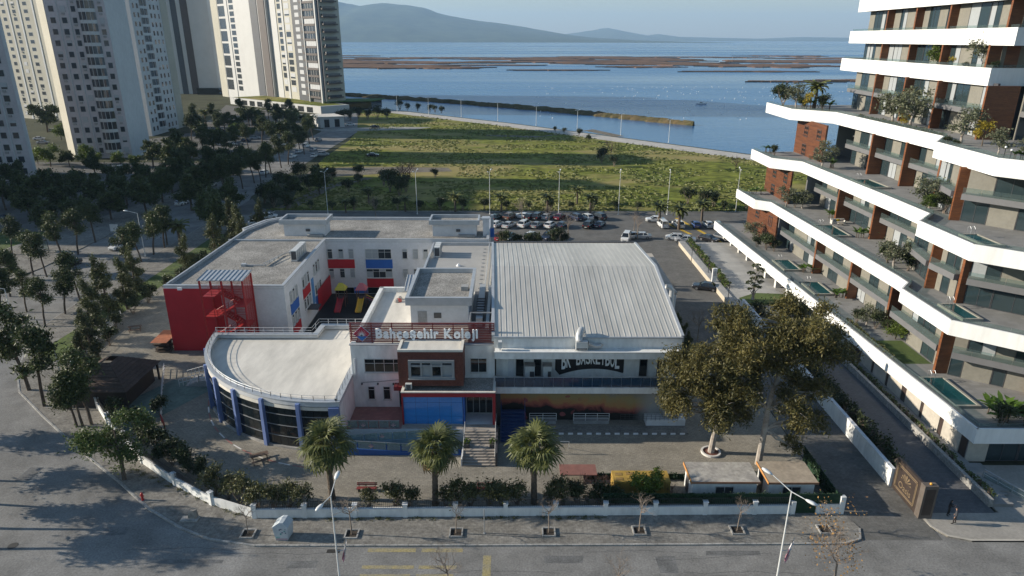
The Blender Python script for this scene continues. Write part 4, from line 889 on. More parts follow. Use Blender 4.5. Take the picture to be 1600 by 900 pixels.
# ---------------------------------------------------------------- terraced residence on the right
BAND = mat('white_band_panels', (.76, .76, .74), .55, .1, .5, fine=.06, fscale=2.5, stretch=(1, 1, .15))
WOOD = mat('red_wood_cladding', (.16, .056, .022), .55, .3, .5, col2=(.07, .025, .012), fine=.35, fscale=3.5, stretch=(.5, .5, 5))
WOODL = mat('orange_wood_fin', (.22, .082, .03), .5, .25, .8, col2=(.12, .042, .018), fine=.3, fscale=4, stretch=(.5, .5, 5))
GREYF = mat('grey_slab_fascia', (.14, .14, .145), .6, .07, .8)
TERR = mat('terrace_tiles', (.25, .245, .235), .75, .1, .5, seam=(1.2, .6, .012, .8))
BEIGE = mat('beige_shutter', (.20, .19, .16), .7, .08, .7, fine=.08, fscale=3)
STONE = mat('travertine_panels', (.45, .41, .35), .75, .12, .6, fine=.08, fscale=3)
GLT = glassmat('residence_glass', (.025, .04, .045), .05)
GLR = glassmat('clear_balustrade', (.14, .17, .17), .06, .16)
POOLM = mat('pool_water', (.015, .075, .08), .08, .1, .6, spec=.6)
HEDGE = leafmat('hedge_leaf', (.025, .04, .012), (.1, .13, .035), .15, 1.2)
rs = thing('residence', 'stepped luxury apartment block with white terrace bands and reddish wood walls', 'apartment block', (60, 90, 0))
BANDS = [  # plan of each white band from its far end to the near corner, top and bottom height
    ([(44.6, 146), (47.9, 60.9), (95, 60.9)], 4.4, 2.65),
    ([(47.9, 143.7), (48.3, 133.3), (50.7, 131.3), (50.8, 126.2), (52.1, 87.1), (52.0, 84.6), (50.0, 82.3), (50.0, 71.7), (56.5, 66.3), (95, 66.3)], 12.0, 10.2),
    ([(51.1, 146.7), (51.1, 135.2), (55.5, 130.9), (56.2, 98.4), (56.2, 89.8), (52.6, 85.9), (52.8, 75.1), (62, 67), (95, 67)], 20.0, 18.0),
    ([(57.4, 158.7), (57.2, 143.8), (63.3, 137.2), (63.6, 102.3), (59.2, 96.6), (58.6, 82.7), (68, 72), (95, 72)], 28.6, 26.4),
    ([(72.4, 158), (69.6, 104), (95, 104)], 38.1, 35.6),
    ([(72.4, 156), (70, 101), (95, 101)], 43.6, 41.2),
    ([(72.4, 154), (69.6, 97), (95, 97)], 50.2, 47.3)]
def clip_in(poly): return poly + [(95, poly[0][1])]
for k, (pl, zt, zb) in enumerate(BANDS):
    for i in range(len(pl) - 1):
        a, b = Vector(pl[i]), Vector(pl[i + 1]); d = (b - a); L = d.length; u = (d.x / L, d.y / L); n = max(1, round(L / 6.5))
        MB().ribbon([pl[i], pl[i + 1]], .22, zb, zt).build('white_band', BAND, rs)
    inn = offset(pl, .2)
    MB().prism(inn + [(95, pl[0][1])], zb + .1, zb + .5).build('soffit_slab', GREYF, rs)
    MB().prism(offset(pl, .25) + [(95, pl[0][1])], zb + .5, zt - .55).build('terrace_floor', TERR, rs)
    MB().ribbon(offset(pl, .22), .32, zt - .55, zt - .03).build('inner_parapet', GREYF, rs)
    if k < 6:
        gl = offset(pl, .5)
        for i in range(len(gl) - 1):
            a, b = Vector(gl[i]), Vector(gl[i + 1]); L = (b - a).length; u = ((b - a).x / L, (b - a).y / L); n = max(1, round(L / 3.2))
            for j in range(n): part('glass_balustrade', GLR, rs, gl[i], u, L * j / n + .03, L * (j + 1) / n - .03, -.01, .01, zt - .5, zt + .42)
# facade between two bands
def bay(p0, p1, zf, zc, two=True, seed=0, fin=True, wood=False, deep=2.6):
    rnd = random.Random(seed); a, b = Vector(p0), Vector(p1); d = b - a; L = d.length; u = (d.x / L, d.y / L)
    o = p0; u = (u[0], u[1])
    # the facade runs from far to near, so outward is to the right of the direction walked
    P = lambda nm, m, *q: part(nm, m, rs, o, u, *q)
    if wood:
        hh = (zc - zf) / 2; nb = int((zc - zf) / .42)
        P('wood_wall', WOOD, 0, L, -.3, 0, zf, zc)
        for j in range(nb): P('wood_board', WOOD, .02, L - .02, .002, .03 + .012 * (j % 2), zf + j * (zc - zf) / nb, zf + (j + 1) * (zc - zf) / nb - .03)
        for fl in range(2):
            for q in (.36, .8):
                z0 = zf + fl * hh + (.3 if fl else .1); window(rs, o, u, L * q - .9, L * q + .9, z0, z0 + hh * .62, 2, 1, fr=FRAMED, gl=GLT, sill=False, proud=.12)
        return
    nfl = 2 if two else 1; hh = (zc - zf) / nfl
    if fin:
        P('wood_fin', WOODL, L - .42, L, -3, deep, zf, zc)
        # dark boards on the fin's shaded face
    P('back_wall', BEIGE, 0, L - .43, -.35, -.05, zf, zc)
    for fl in range(nfl):
        z0 = zf + fl * hh; z1 = z0 + hh - (.45 if fl < nfl - 1 else .05); W = L - .5
        cuts = [0, .16 + rnd.random() * .1, .46 + rnd.random() * .1, .72 + rnd.random() * .1, 1.0]
        kinds = rnd.choice([('g', 'b', 'g', 'b'), ('b', 'g', 'g', 'b'), ('g', 'g', 'b', 'g'), ('b', 'g', 'b', 'g')])
        for i in range(4):
            x0, x1 = W * cuts[i], W * cuts[i + 1]
            if kinds[i] == 'g': window(rs, o, u, x0 + .03, x1 - .03, z0 + .03, z1, 2 if x1 - x0 > 2.2 else 1, 1, fr=FRAMED, gl=GLT, sill=False, t=.06, proud=.08, curtain=(.18, BLIND))
            else: P('shutter', BEIGE, x0 + .02, x1 - .02, -.04, .06, z0, z1)
        if fl < nfl - 1:
            st = W * rnd.choice([0, 0, .0]); P('balcony_slab', GREYF, st, W, -.05, 1.55, z1, z1 + .75)
            P('balcony_floor', TERR, st + .05, W - .05, 0, 1.5, z1 + .75, z1 + .76)
            nn = max(1, round(W / 2))
            for j in range(nn): P('glass_balustrade', GLR, W * j / nn + .03, W * (j + 1) / nn - .03, 1.48, 1.5, z1 + .76, z1 + 1.6)
    P('head', FRAMED, 0, L - .43, -.3, .02, zc - .05, zc + .3)
def run(pts, zf, zc, ys, **k):
    """bays between the given far-to-near stations on a straight facade x = const"""
    for i in range(len(ys) - 1):
        f = lambda y: pts[0] + (pts[1] - pts[0]) * (y - ys[0]) / (ys[-1] - ys[0])
        bay((f(ys[i]), ys[i]), (f(ys[i + 1]), ys[i + 1]), zf, zc, seed=hash((round(zf), i)) % 997, **k)
ZF = [b[1] - .55 for b in BANDS]; ZC = [b[2] + .1 for b in BANDS[1:]]
# level 1
bay((50.6, 143), (51.0, 127.5), ZF[0], ZC[0], wood=True)
run((53.4, 54.2), ZF[0], ZC[0], [127.5, 112, 99.8, 88.5], deep=1.6)
run((53.6, 53.4), ZF[0], ZC[0], [84.6, 74.2], deep=1.4, seed=0) if False else bay((53.0, 86), (52.8, 74.4), ZF[0], ZC[0], seed=5, deep=1.4)
bay((52.8, 74.2), (59.5, 69.4), ZF[0], ZC[0], seed=8, deep=1.0); bay((59.5, 69.4), (72, 69.4), ZF[0], ZC[0], seed=9, deep=1)
# level 2
bay((54.6, 146), (54.4, 132), ZF[1], ZC[1], wood=True)
run((60.2, 61), ZF[1], ZC[1], [131, 119, 107, 95], deep=2.6)
bay((57, 93), (55.2, 83.6), ZF[1], ZC[1], seed=15, deep=1.2); bay((55.2, 83.6), (55.6, 78.4), ZF[1], ZC[1], seed=16, deep=.9)
bay((55.6, 78.4), (66, 69.6), ZF[1], ZC[1], seed=17, deep=1.0); bay((66, 69.6), (78, 69.6), ZF[1], ZC[1], seed=18)
# level 3
bay((60.2, 147), (60.2, 133), ZF[2], ZC[2], wood=True)
run((65.3, 65.8), ZF[2], ZC[2], [132, 121, 110.5, 101], deep=2.4)
bay((61.6, 98), (59.3, 88), ZF[2], ZC[2], seed=25, deep=1.2); bay((59.3, 88), (68, 78), ZF[2], ZC[2], seed=26, deep=1); bay((68, 78), (80, 74), ZF[2], ZC[2], seed=27)
# level 4
run((73.4, 70.4), ZF[3], ZC[3], [152, 139, 127, 116, 102.5], deep=1.6)
bay((74, 102), (92, 100), ZF[3], ZC[3], seed=31, deep=1.5)
# single-storey top levels
run((74.2, 71.6), ZF[4], ZC[4], [152, 141, 130, 119, 106.2], two=False, deep=1.4); bay((72, 106.2), (92, 106.2), ZF[4], ZC[4], two=False, seed=41)
run((74.2, 71.6), ZF[5], ZC[5], [152, 141, 130, 119, 103.4], two=False, deep=1.4); bay((72, 103.4), (92, 103.4), ZF[5], ZC[5], two=False, seed=42)
# inner cores so that nothing shows through
for (x0, y0, y1, z0, z1) in [(57.5, 78, 143, .8, ZC[0]), (63.5, 80, 146, ZC[0], ZC[1]), (68.5, 92, 146, ZC[1], ZC[2]), (75, 108, 152, ZC[2], 47)]:
    MB().box(x0, 95, y0, y1, z0, z1 + .3).build('core', GREYF, rs)
# ground floor: stone panels, dark doors and columns
MB().box(47.9, 95, 61.6, 100, .1, 2.7).build('ground_floor_wall', GREYF, rs)
yy = 100.0; k = 0
rnd = random.Random(7)
while yy > 62.6:
    wd = 3.1 if k % 2 == 0 else rnd.choice([.55, .7, 1.0]); wd = min(wd, yy - 61.6)
    if k % 2 == 0: part('stone_panel', STONE, rs, (47.9, yy), SYm, .02, wd - .02, .005, .12, .13, 2.65)
    else: part('dark_door', flat('bronze_door', (.05, .035, .03), .45), rs, (47.9, yy), SYm, .02, wd - .02, .004, .06, .13, 2.65)
    yy -= wd; k += 1
part('sign_board', mat('brown_sign_board', (.06, .035, .032), .5, .1, 2), rs, (47.9, 87.6), SYm, 0, 3.1, .125, .2, .35, 2.6)
g = glyph(text_mesh('KITCHEN ROOM', .34, .01), 'sign_lettering', rs, flat('sign_letter', (.45, .42, .38), .5), (47.68, 86.05, 2.0), rot=(R(90), 0, R(-90)))
for i in range(9):
    y = 144.5 - i * 5.2
    if y > 101: part('column', mat('white_column', (.62, .6, .56), .7, .08, 1), rs, (46.9, y), SYm, -.35, .35, -.5, .45, .8, 2.66)
    if y > 103:
        window(rs, (49.6, y - .5), SYm, 0, 4.2, .85, 2.6, 3, 1, fr=FRAMED, gl=GLT, sill=False)
MB().box(49.7, 95, 100, 145, .8, 2.7).build('shop_core', FRAMED, rs)
for i in range(8): window(rs, (50 + i * 3.4, 61.6), SX, 0, 3.3, .15, 2.6, 2, 1, fr=FRAMED, gl=GLT, sill=False)
MB().box(47.9, 50, 61.45, 61.6, .13, 2.65).build('stone_panel', STONE, rs)
# plaza with low wall in front of the shops
pz_ = struct(MB().prism([(36.3, 100), (49.8, 100), (49.8, 141.5), (36.3, 141.5)], .1, .8).build('plaza', mat('plaza_tiles', (.36, .35, .33), .7, .08, .5, seam=(3, 1.5, .02, .75))))
pw = thing('plaza_wall', 'low beige retaining wall with grey cap along the plaza', 'wall', (36.2, 125, .1))
MB().box(36.0, 36.3, 104, 141.5, .1, 1.0).build('face', mat('beige_plaster', (.46, .4, .31), .8, .1, .6), pw); MB().box(35.95, 37.3, 104, 141.5, 1.0, 1.1).build('cap', CONC, pw)
struct(MB().sheet([(38.5, 104.5), (46.8, 104.5), (46.8, 110), (42, 110.5), (38.5, 108)], .806).build('lawn', mat('lawn_grass', (.075, .11, .025), .95, .2, .5, fine=.35, fscale=6)))
# boundary walls and hedges by the residence lane
bw = thing('boundary_wall', 'tall white boundary wall between school lane and residence lane', 'wall', (37.9, 75, .1))
for i in range(9): MB().box(37.65, 37.95, 57.2 + i * 5.2, 57.2 + i * 5.2 + 5.18, .1, 2.1).build('wall_panel', WHITE2, bw)
MB().box(37.6, 38.0, 57.2, 104, 2.1, 2.16).build('cap', WHITE, bw)
lw = thing('lane_parapet', 'low speckled stone parapet along the right side of the residence lane', 'wall', (45.7, 70, .1))
for i in range(12): MB().box(45.5, 45.9, 54 + i * 3.6, 54 + i * 3.6 + 3.58, .1, .95).build('wall_panel', mat('speckled_stone', (.32, .31, .29), .8, .2, 2, fine=.3, fscale=5), lw)
struct(MB().box(45.9, 47.9, 54, 100, .1, .45).build('side_path', TERR))
# the ornamental gate
gt = thing('ornamental_gate', 'tall brown gate with gilded border, emblem and lettering by the lane wall', 'gate', (38.1, 55, .1))
GB = mat('gate_brown', (.045, .033, .028), .5, .2, 1.5); GO = flat('gate_gilding', (.27, .2, .125), .45, metal=.3)
MB().box(37.9, 38.15, 53.0, 57.1, .15, 3.6).build('leaf', GB, gt)
MB().box(37.85, 39.1, 52.3, 52.98, .12, 3.65).build('gate_post', mat('gate_post_grey', (.12, .1, .085), .6, .2, 1), gt); MB().box(38.05, 38.9, 52.28, 52.3, .5, 3.3).build('post_inset', GB, gt)
for z0, z1, y0, y1 in [(.55, .62, 53.4, 56.8), (3.15, 3.22, 53.4, 56.8), (.55, 3.22, 53.4, 53.48), (.55, 3.22, 56.72, 56.8), (.7, .75, 53.55, 56.65), (3.0, 3.05, 53.55, 56.65), (.7, 3.05, 53.55, 53.6), (.7, 3.05, 56.6, 56.65)]:
    MB().box(37.86, 37.9, y0, y1, z0, z1).build('border', GO, gt)
glyph(text_mesh('Oasis', .95, .01), 'gate_lettering', gt, GO, (37.87, 55.1, 1.0), rot=(R(90), 0, R(-90)))
em = MB()
for k in range(7):
    a = R(k * 180 / 6); c = (55.1 + .75 * math.cos(a), 2.05 + .62 * math.sin(a)); em.add([(37.87, 55.1, 1.95), (37.87, c[0] - .12, c[1]), (37.87, c[0], c[1] + .14), (37.87, c[0] + .12, c[1])], [(0, 1, 2, 3)])
em.build('gate_emblem', GO, gt)
t = thing('warning_lamp', 'small orange beacon on top of the gate post', 'lamp', (38.5, 52.6, 3.65)); MB().lathe([(.12, 0), (.12, .12), (.06, .2)], (38.5, 52.6, 3.65), 8).build('lens', flat('beacon_orange', (.6, .28, .02), .3), t); MB().box(38.35, 38.65, 52.45, 52.75, 3.65, 3.68).build('base', FRAMED, t)
# handrail by the shop corner
t = thing('glass_handrail', 'glass and steel handrail beside the shop corner steps', 'handrail', (49, 56.5, .12)); rail(t, [(47.6, 58.2, .45), (49.6, 54.6, .13)], 0, 1.0, STEEL, 2, 1.2, r=.03); part('glass', GLR, t, (47.6, 58.2), (.486, -.874), .1, 4, -.01, .01, .4, 1.1)
for k in range(3): struct(MB().box(46, 48 + k * .5, 55.2 + k * .4, 60.7, .12 + k * .12, .24 + k * .12).build('shop_step', TERR))
# pools on the terraces
def pool(x0, x1, y0, y1, z, label):
    t = thing('terrace_pool', label, 'pool', ((x0 + x1) / 2, (y0 + y1) / 2, z), 'terrace plunge pools')
    MB().ribbon([(x0, y0), (x1, y0), (x1, y1), (x0, y1)], .3, z, z + .32, True).build('rim', mat('pool_rim', (.3, .28, .235), .8, .1, 1), t)
    MB().box(x0 + .3, x1 - .3, y0 + .3, y1 - .3, z + .02, z + .24).build('water', POOLM, t)
    for q in (-.25, .25): MB().tube([(x0 + 1.2 + q, y1 - .1, z + .3), (x0 + 1.2 + q, y1 - .1, z + 1.2), (x0 + 1.2 + q, y1 - .45, z + 1.35), (x0 + 1.2 + q, y1 - .75, z + 1.1), (x0 + 1.2 + q, y1 - .75, z + .2)], .035, 6).build('ladder_rail', STEEL, t)
for i, (x, y, z, w2, h2, lb) in enumerate([(47.6, 113, ZF[0], 3.2, 6, 'plunge pool on the lowest terrace, farthest of three there'), (47.9, 101, ZF[0], 3.2, 6, 'plunge pool on the lowest terrace, middle of three there'), (48.7, 66, ZF[0], 3, 7, 'plunge pool on the lowest terrace at the near corner'), (52.2, 108, ZF[1], 3.6, 7, 'teal plunge pool on the second terrace by the sofa'), (52.0, 72.6, ZF[1], 2.4, 5, 'plunge pool at the near corner of the second terrace'), (57.3, 108, ZF[2], 3.4, 7, 'plunge pool on the third terrace beside the far wood wall'), (54.5, 75.5, ZF[2], 2.4, 5, 'plunge pool at the near corner of the third terrace')]):
    pool(x, x + w2, y, y + h2, z, lb)
def sofa(x, y, z, label):
    t = thing('garden_sofa', label, 'sofa', (x, y, z), 'sofas on the terraces'); c = flat('sofa_cream', (.5, .47, .42), .8)
    MB().box(x - 1.2, x + 1.2, y - .4, y + .4, z, z + .4).build('seat', c, t); MB().box(x - 1.2, x + 1.2, y + .25, y + .45, z + .4, z + .85).build('backrest', c, t)
    for s in (-1.2, 1.0): MB().box(x + s, x + s + .2, y - .4, y + .25, z + .4, z + .65).build('armrest', c, t)
    for k, cc in enumerate([(.3, .3, .32), (.55, .4, .05), (.35, .3, .28)]): MB().box(x - .9 + k * .7, x - .45 + k * .7, y + .05, y + .24, z + .4, z + .75).build('cushion', flat('cushion%d' % k, cc, .9), t)
    MB().box(x - .5, x + .5, y - 1.4, y - .8, z + .3, z + .38).build('table_top', flat('sofa_table', (.4, .35, .28), .7), t)
    for s in (-.4, .4): MB().box(x + s - .04, x + s + .04, y - 1.15, y - 1.05, z, z + .3).build('table_leg', FRAMED, t)
sofa(57.5, 117, ZF[1], 'cream garden sofa on the second terrace near the planter'); sofa(57.4, 99, ZF[1], 'cream garden sofa with yellow cushion beside the teal pool')
for k, (x, y) in enumerate([(62, 86.5), (61, 84)]):
    t = thing('garden_lamp', ['short dark garden lamp with white head under the yellow tree', 'short dark garden lamp with white head at the terrace edge'][k], 'lamp', (x, y, ZF[3]), 'garden lamps on the terrace')
    MB().box(x - .04, x + .04, y - .04, y + .04, ZF[3], ZF[3] + 1.2).build('post', FRAMED, t); MB().lathe([(.12, 0), (.14, .15), (.05, .22)], (x, y, ZF[3] + 1.2), 8).build('lamp_head', flat('lamp_white', (.8, .8, .8), .4), t)
# ---------------------------------------------------------------- towers on the left
PINK = mat('pinkish_tower_render', (.53, .49, .50), .85, .1, .12, fine=.08, fscale=1.5)
PALEW = mat('pale_tower_render', (.54, .55, .55), .85, .08, .1, fine=.07, fscale=1.5, stretch=(1, 1, .4))
CREAMT = mat('cream_tower_render', (.44, .42, .35), .85, .08, .1, fine=.06, fscale=1.5)
TWH = mat('white_tower_panels', (.46, .46, .45), .6, .05, .15)
TDK = mat('dark_grey_tower_panels', (.06, .065, .075), .55, .12, .3)
TBR = mat('brown_tower_panels', (.075, .06, .055), .6, .1, .3)
WFR = flat('tower_window_frame', (.4, .4, .4), .6)
SHUT = flat('tower_shutter', (.42, .43, .44), .7)
def tower(name, label, poly, zt, wallm, z0=0):
    cx = sum(p[0] for p in poly) / len(poly); cy = sum(p[1] for p in poly) / len(poly)
    t = thing(name, label, 'tower', (cx, cy, 0), 'residential towers')
    MB().prism(poly, 0, zt).build('wall', wallm, t)
    MB().ribbon(poly, .5, zt, zt + 1.2, True).build('parapet', wallm, t)
    return t
def face(t, p, q, cols, rows, z0, dz, hw, seed=0, ac=0, shut=.25, gl=None, fr=None, skip=0):
    a, b = Vector(p), Vector(q); d = b - a; L = d.length; u = (d.x / L, d.y / L); rnd = random.Random(seed)
    for f0, f1 in cols:
        for r in range(rows):
            if rnd.random() < skip: continue
            z = z0 + r * dz; W = (f1 - f0) * L
            w = part('window', fr or WFR, t, p, u, f0 * L - .12, f1 * L + .12, .005, .06, z - .1, z + hw + .1)
            s = rnd.random()
            if s < shut: k = rnd.choice([.45, 1, .7])
            else: k = 0
            pn = part('pane', gl or GLASS, w, p, u, f0 * L, f1 * L, .062, .075, z, z + hw * (1 - k) + .01) if k < 1 else None
            if pn: pass
            if k: part('shutter', SHUT, w, p, u, f0 * L, f1 * L, .062, .1, z + hw * (1 - k), z + hw)
            if ac and rnd.random() < ac: part('air_conditioner', CONC, t, p, u, f0 * L + .2, f0 * L + 1.1, .01, .4, z - .95, z - .3)
def stripe(t, p, q, f0, f1, m, z0, z1, proud=.12, name='wall_panel'):
    a, b = Vector(p), Vector(q); d = b - a; L = d.length; part(name, m, t, p, (d.x / L, d.y / L), f0 * L, f1 * L, .004, proud, z0, z1)
def round_balconies(t, p, q, f0, f1, rows, z0, dz, m=None, bulge=1.3):
    a, b = Vector(p), Vector(q); d = b - a; L = d.length; u = d / L; n = Vector((u.y, -u.x))
    for r in range(rows):
        z = z0 + r * dz; pts = []
        for k in range(9):
            s = k / 8; c = a + u * (L * (f0 + (f1 - f0) * s)) + n * (.1 + bulge * (1 - (2 * s - 1) ** 2)); pts.append((c.x, c.y))
        base = [tuple(a + u * L * f1), tuple(a + u * L * f0)]
        MB().prism(pts + base, z - 1.15, z).build('balcony', m or PALEW, t)
        ins = [tuple(Vector(c) - n * .12) for c in pts]
        wn = MB().prism(ins + base, z, z + dz - 1.15).build('balcony_window', GLASS, t)
        for k in range(0, 9, 2): MB().box(pts[k][0] - .08, pts[k][0] + .08, pts[k][1] - .08, pts[k][1] + .08, z, z + dz - 1.15).build('mullion', WFR, wn)
FP, FQ = (-185, 209.5), (-147.3, 211.4)
tl = tower('apartment_tower', 'pinkish apartment tower cut off by the left edge of the picture', [FP, FQ, (-160, 226), (-185, 224)], 64, PINK)
MB().box(-250, -190, 150, 214, 0, 64).build('shade_wing', PINK, tl)  # unseen wing added out of frame to cast shade over the left car park
face(tl, (-250, 150), (-190, 150), [(.1, .13), (.3, .33), (.5, .53), (.7, .73), (.9, .93)], 17, 2.2, 3.62, 1.75, 11)
face(tl, (-190, 150), (-190, 208), [(.1, .13), (.3, .33), (.5, .53), (.7, .73)], 17, 2.2, 3.62, 1.75, 12)
face(tl, FP, FQ, [(.36, .4), (.445, .485), (.53, .57), (.615, .655), (.70, .745), (.785, .83), (.88, .925)], 17, 2.2, 3.62, 1.75, 1, ac=.3)
for f in (.595, .68, .765, .86): stripe(tl, FP, FQ, f - .004, f + .004, PALEW, 0, 64, .3, 'pilaster')
stripe(tl, FP, FQ, .975, 1.0, PALEW, 0, 64, .2)
P1, P2, P3, P4, P5 = (-166, 258), (-159.8, 252), (-141.6, 256.3), (-139, 265.2), (-147, 277)
ta = tower('apartment_tower', 'pinkish apartment tower with stack of rounded white balconies', [P1, P2, P3, P4, P5, (-166, 278)], 67, PINK)
stripe(ta, P1, P2, 0, 1, CREAMT, 0, 67, .15); stripe(ta, P3, P4, 0, 1, PALEW, 0, 67, .15)
face(ta, P2, P3, [(.06, .14), (.25, .33), (.43, .50), (.88, .955)], 17, 2.0, 3.72, 1.8, 2, ac=.35)
for f in (.2, .385): stripe(ta, P2, P3, f - .006, f + .006, PALEW, 0, 67, .3, 'pilaster')
round_balconies(ta, P2, P3, .54, .83, 17, 3.1, 3.72)
W1, W2 = (-163, 314.5), (-164.5, 351)
tw = tower('apartment_tower', 'pale apartment tower behind the one with rounded balconies, seen side-on', [(-190, 318), W1, W2, (-190, 351)], 67, PALEW)
face(tw, W1, W2, [(.06, .1), (.16, .2), (.5, .54), (.6, .64), (.72, .75)], 17, 2.0, 3.72, 1.9, 3, shut=.1)
round_balconies(tw, W1, W2, .24, .42, 17, 3.1, 3.72, bulge=1.0)
stripe(tw, W1, W2, .8, 1, CREAMT, 0, 67, .15)
T1, T2 = (-279, 391), (-241, 375)
tt = tower('apartment_tower', 'cream sunlit apartment tower between two pinkish towers', [(-283, 399), T1, T2, (-234, 390), (-236, 402), (-283, 410)], 67, CREAMT)
face(tt, T1, T2, [(.3, .36), (.5, .56), (.72, .79)], 18, 2.0, 3.7, 1.7, 4, ac=.25, shut=.15)
for f in (.43, .64, .9): stripe(tt, T1, T2, f - .012, f + .012, PALEW, 0, 67, .25, 'pilaster')
face(tt, T2, (-234, 390), [(.3, .45)], 18, 2.0, 3.7, 1.7, 9)
# three slim high-rises
Q1, Q2, Q3 = (-283, 562), (-229, 561), (-228, 580)
tg = tower('high_rise', 'bluish white high-rise with two dark vertical stripes, leftmost of the slim ones', [Q1, Q2, Q3, (-283, 590)], 118, TWH)
face(tg, Q1, Q2, [(.22, .29)], 26, 8, 4.1, 3.0, 5, shut=0, gl=GLASSD)
stripe(tg, Q1, Q2, .42, .5, TDK, 0, 118, .3); stripe(tg, Q1, Q2, .56, .66, TBR, 0, 118, .3)
stripe(tg, Q1, Q2, .95, 1, PALEW, 0, 118, .3); MB().box(-247, -229.5, 556, 560.9, 0, 5).build('glass_base', GLASSD, tg)
C1, C2 = (-221, 541), (-160.5, 479)
tc = tower('high_rise', 'white high-rise with tall window column and brown stripe, middle of the slim ones', [C1, C2, (-150, 492), (-205, 556)], 118, TWH)
stripe(tc, C1, C2, 0, .13, CREAMT, 0, 118, .2); stripe(tc, C1, C2, .29, .33, TWH, 0, 118, .35)
face(tc, C1, C2, [(.14, .265)], 13, 6, 8.4, 7.0, 6, shut=0)
face(tc, C1, C2, [(.36, .44)], 27, 6, 4.2, 3.0, 7, shut=0, skip=.0)
stripe(tc, C1, C2, .74, .86, TDK, 0, 118, .3); stripe(tc, C1, C2, .88, .99, TBR, 0, 118, .4)
face(tc, C1, C2, [(.765, .81)], 27, 6, 4.2, 2.6, 8, shut=0)
D1, D2 = (-161, 483), (-113, 431)
td = tower('high_rise', 'high-rise with sunlit white edge, dark grey bay and stacked glass balconies', [D1, D2, (-104, 442), (-150, 494)], 118, CREAMT)
stripe(td, D1, D2, 0, .19, TWH, 0, 118, .3); stripe(td, D1, D2, .30, .335, TWH, 0, 118, .4)
face(td, D1, D2, [(.22, .285), (.36, .45)], 25, 9, 4.2, 3.1, 10, shut=.3)
stripe(td, D1, D2, .5, 1.0, TDK, 0, 118, .25)
a_, b_ = Vector(D1), Vector(D2); L_ = (b_ - a_).length; u_ = ((b_ - a_).x / L_, (b_ - a_).y / L_)
for r in range(26):
    z = 8 + r * 4.2
    w = part('window', SHUT, td, D1, u_, .56 * L_, .635 * L_, .26, .32, z, z + 2.4)
    part('dark_recess', TBR, td, D1, u_, .655 * L_, .73 * L_, .26, .5, z - .6, z + .6)
    part('balcony_slab', TBR, td, D1, u_, .745 * L_, .935 * L_, .255, 1.6, z - 1.2, z + .05)
    bg_ = part('balcony_glass', [GLASS, SHUT, GLASS, flat('orange_blind', (.35, .16, .06), .7)][3 if r in (17, 16) else r % 3], td, D1, u_, .75 * L_, .93 * L_, .256, 1.2, z + .06, z + 2.95)
    for k in range(4): part('mullion', FRAME, td, D1, u_, (.75 + .045 * k) * L_, (.753 + .045 * k) * L_, 1.2, 1.25, z + .06, z + 2.95)
    part('corner_slab', TBR, td, D2, (.64, .77), .6, 11, .005, 2.4, z - .7, z + .05)
    part('corner_glass', GLASS, td, D2, (.64, .77), 1, 10, .006, 2.0, z + .06, z + 1.2)
stripe(td, D1, D2, .735, .745, TWH, 0, 118, 1.9, 'fin'); stripe(td, D1, D2, .95, .97, TWH, 0, 118, 1.6, 'fin')
# low buildings near the towers
pd = thing('podium', 'long low white podium with planted roof at the foot of the high-rises', 'building', (-140, 445, 0))
MB().add([(-190, 476, 0), (-112, 412, 0), (-98, 424, 0), (-170, 494, 0), (-190, 476, 4.4), (-112, 412, 4.4), (-98, 424, 4.4), (-170, 494, 4.4)], [(3, 2, 1, 0), (4, 5, 6, 7), (0, 1, 5, 4), (1, 2, 6, 5), (2, 3, 7, 6), (3, 0, 4, 7)]).build('wall', TWH, pd)
MB().sheet([(-188, 476), (-113, 414), (-101, 425), (-170, 491)], 4.43).build('planted_roof', MEADOW, pd)
for k in range(10): part('dark_opening', GLASSD, pd, (-190, 476), (.773, -.634), 6 + k * 9, 12 + k * 9, .005, .1, .3, 3.4)
wh = thing('white_pavilion', 'small white flat-roofed building with two dark doorways by the meadow', 'building', (-88, 350, 0))
MB().add([(-95, 346, 0), (-84, 350, 0), (-92, 362, 0), (-103, 357, 0), (-95, 346, 5), (-84, 350, 5), (-92, 362, 5), (-103, 357, 5)], [(3, 2, 1, 0), (4, 5, 6, 7), (0, 1, 5, 4), (1, 2, 6, 5), (2, 3, 7, 6), (3, 0, 4, 7)]).build('wall', TWH, wh)
MB().prism([(-95.5, 345.4), (-83.4, 349.6), (-91.8, 362.6), (-103.6, 357.4)], 5, 5.4).build('roof', CREAM, wh)
for k in (2, 7): part('doorway', GLASSD, wh, (-95, 346), (.94, .342), k, k + 2.4, .005, .08, .2, 4)
gp = thing('green_roof_pavilion', 'low dark pavilion with grass roof beside the water', 'pavilion', (-98, 440, 0))
MB().prism([(-113, 432), (-88, 441), (-84, 455), (-106, 452)], 0, 5).build('wall', GLASSD, gp); MB().prism([(-115, 430), (-86, 440), (-82, 457), (-108, 454)], 5, 5.5).build('grass_roof', mat('roof_grass', (.06, .12, .02), .95, .15, .2), gp)
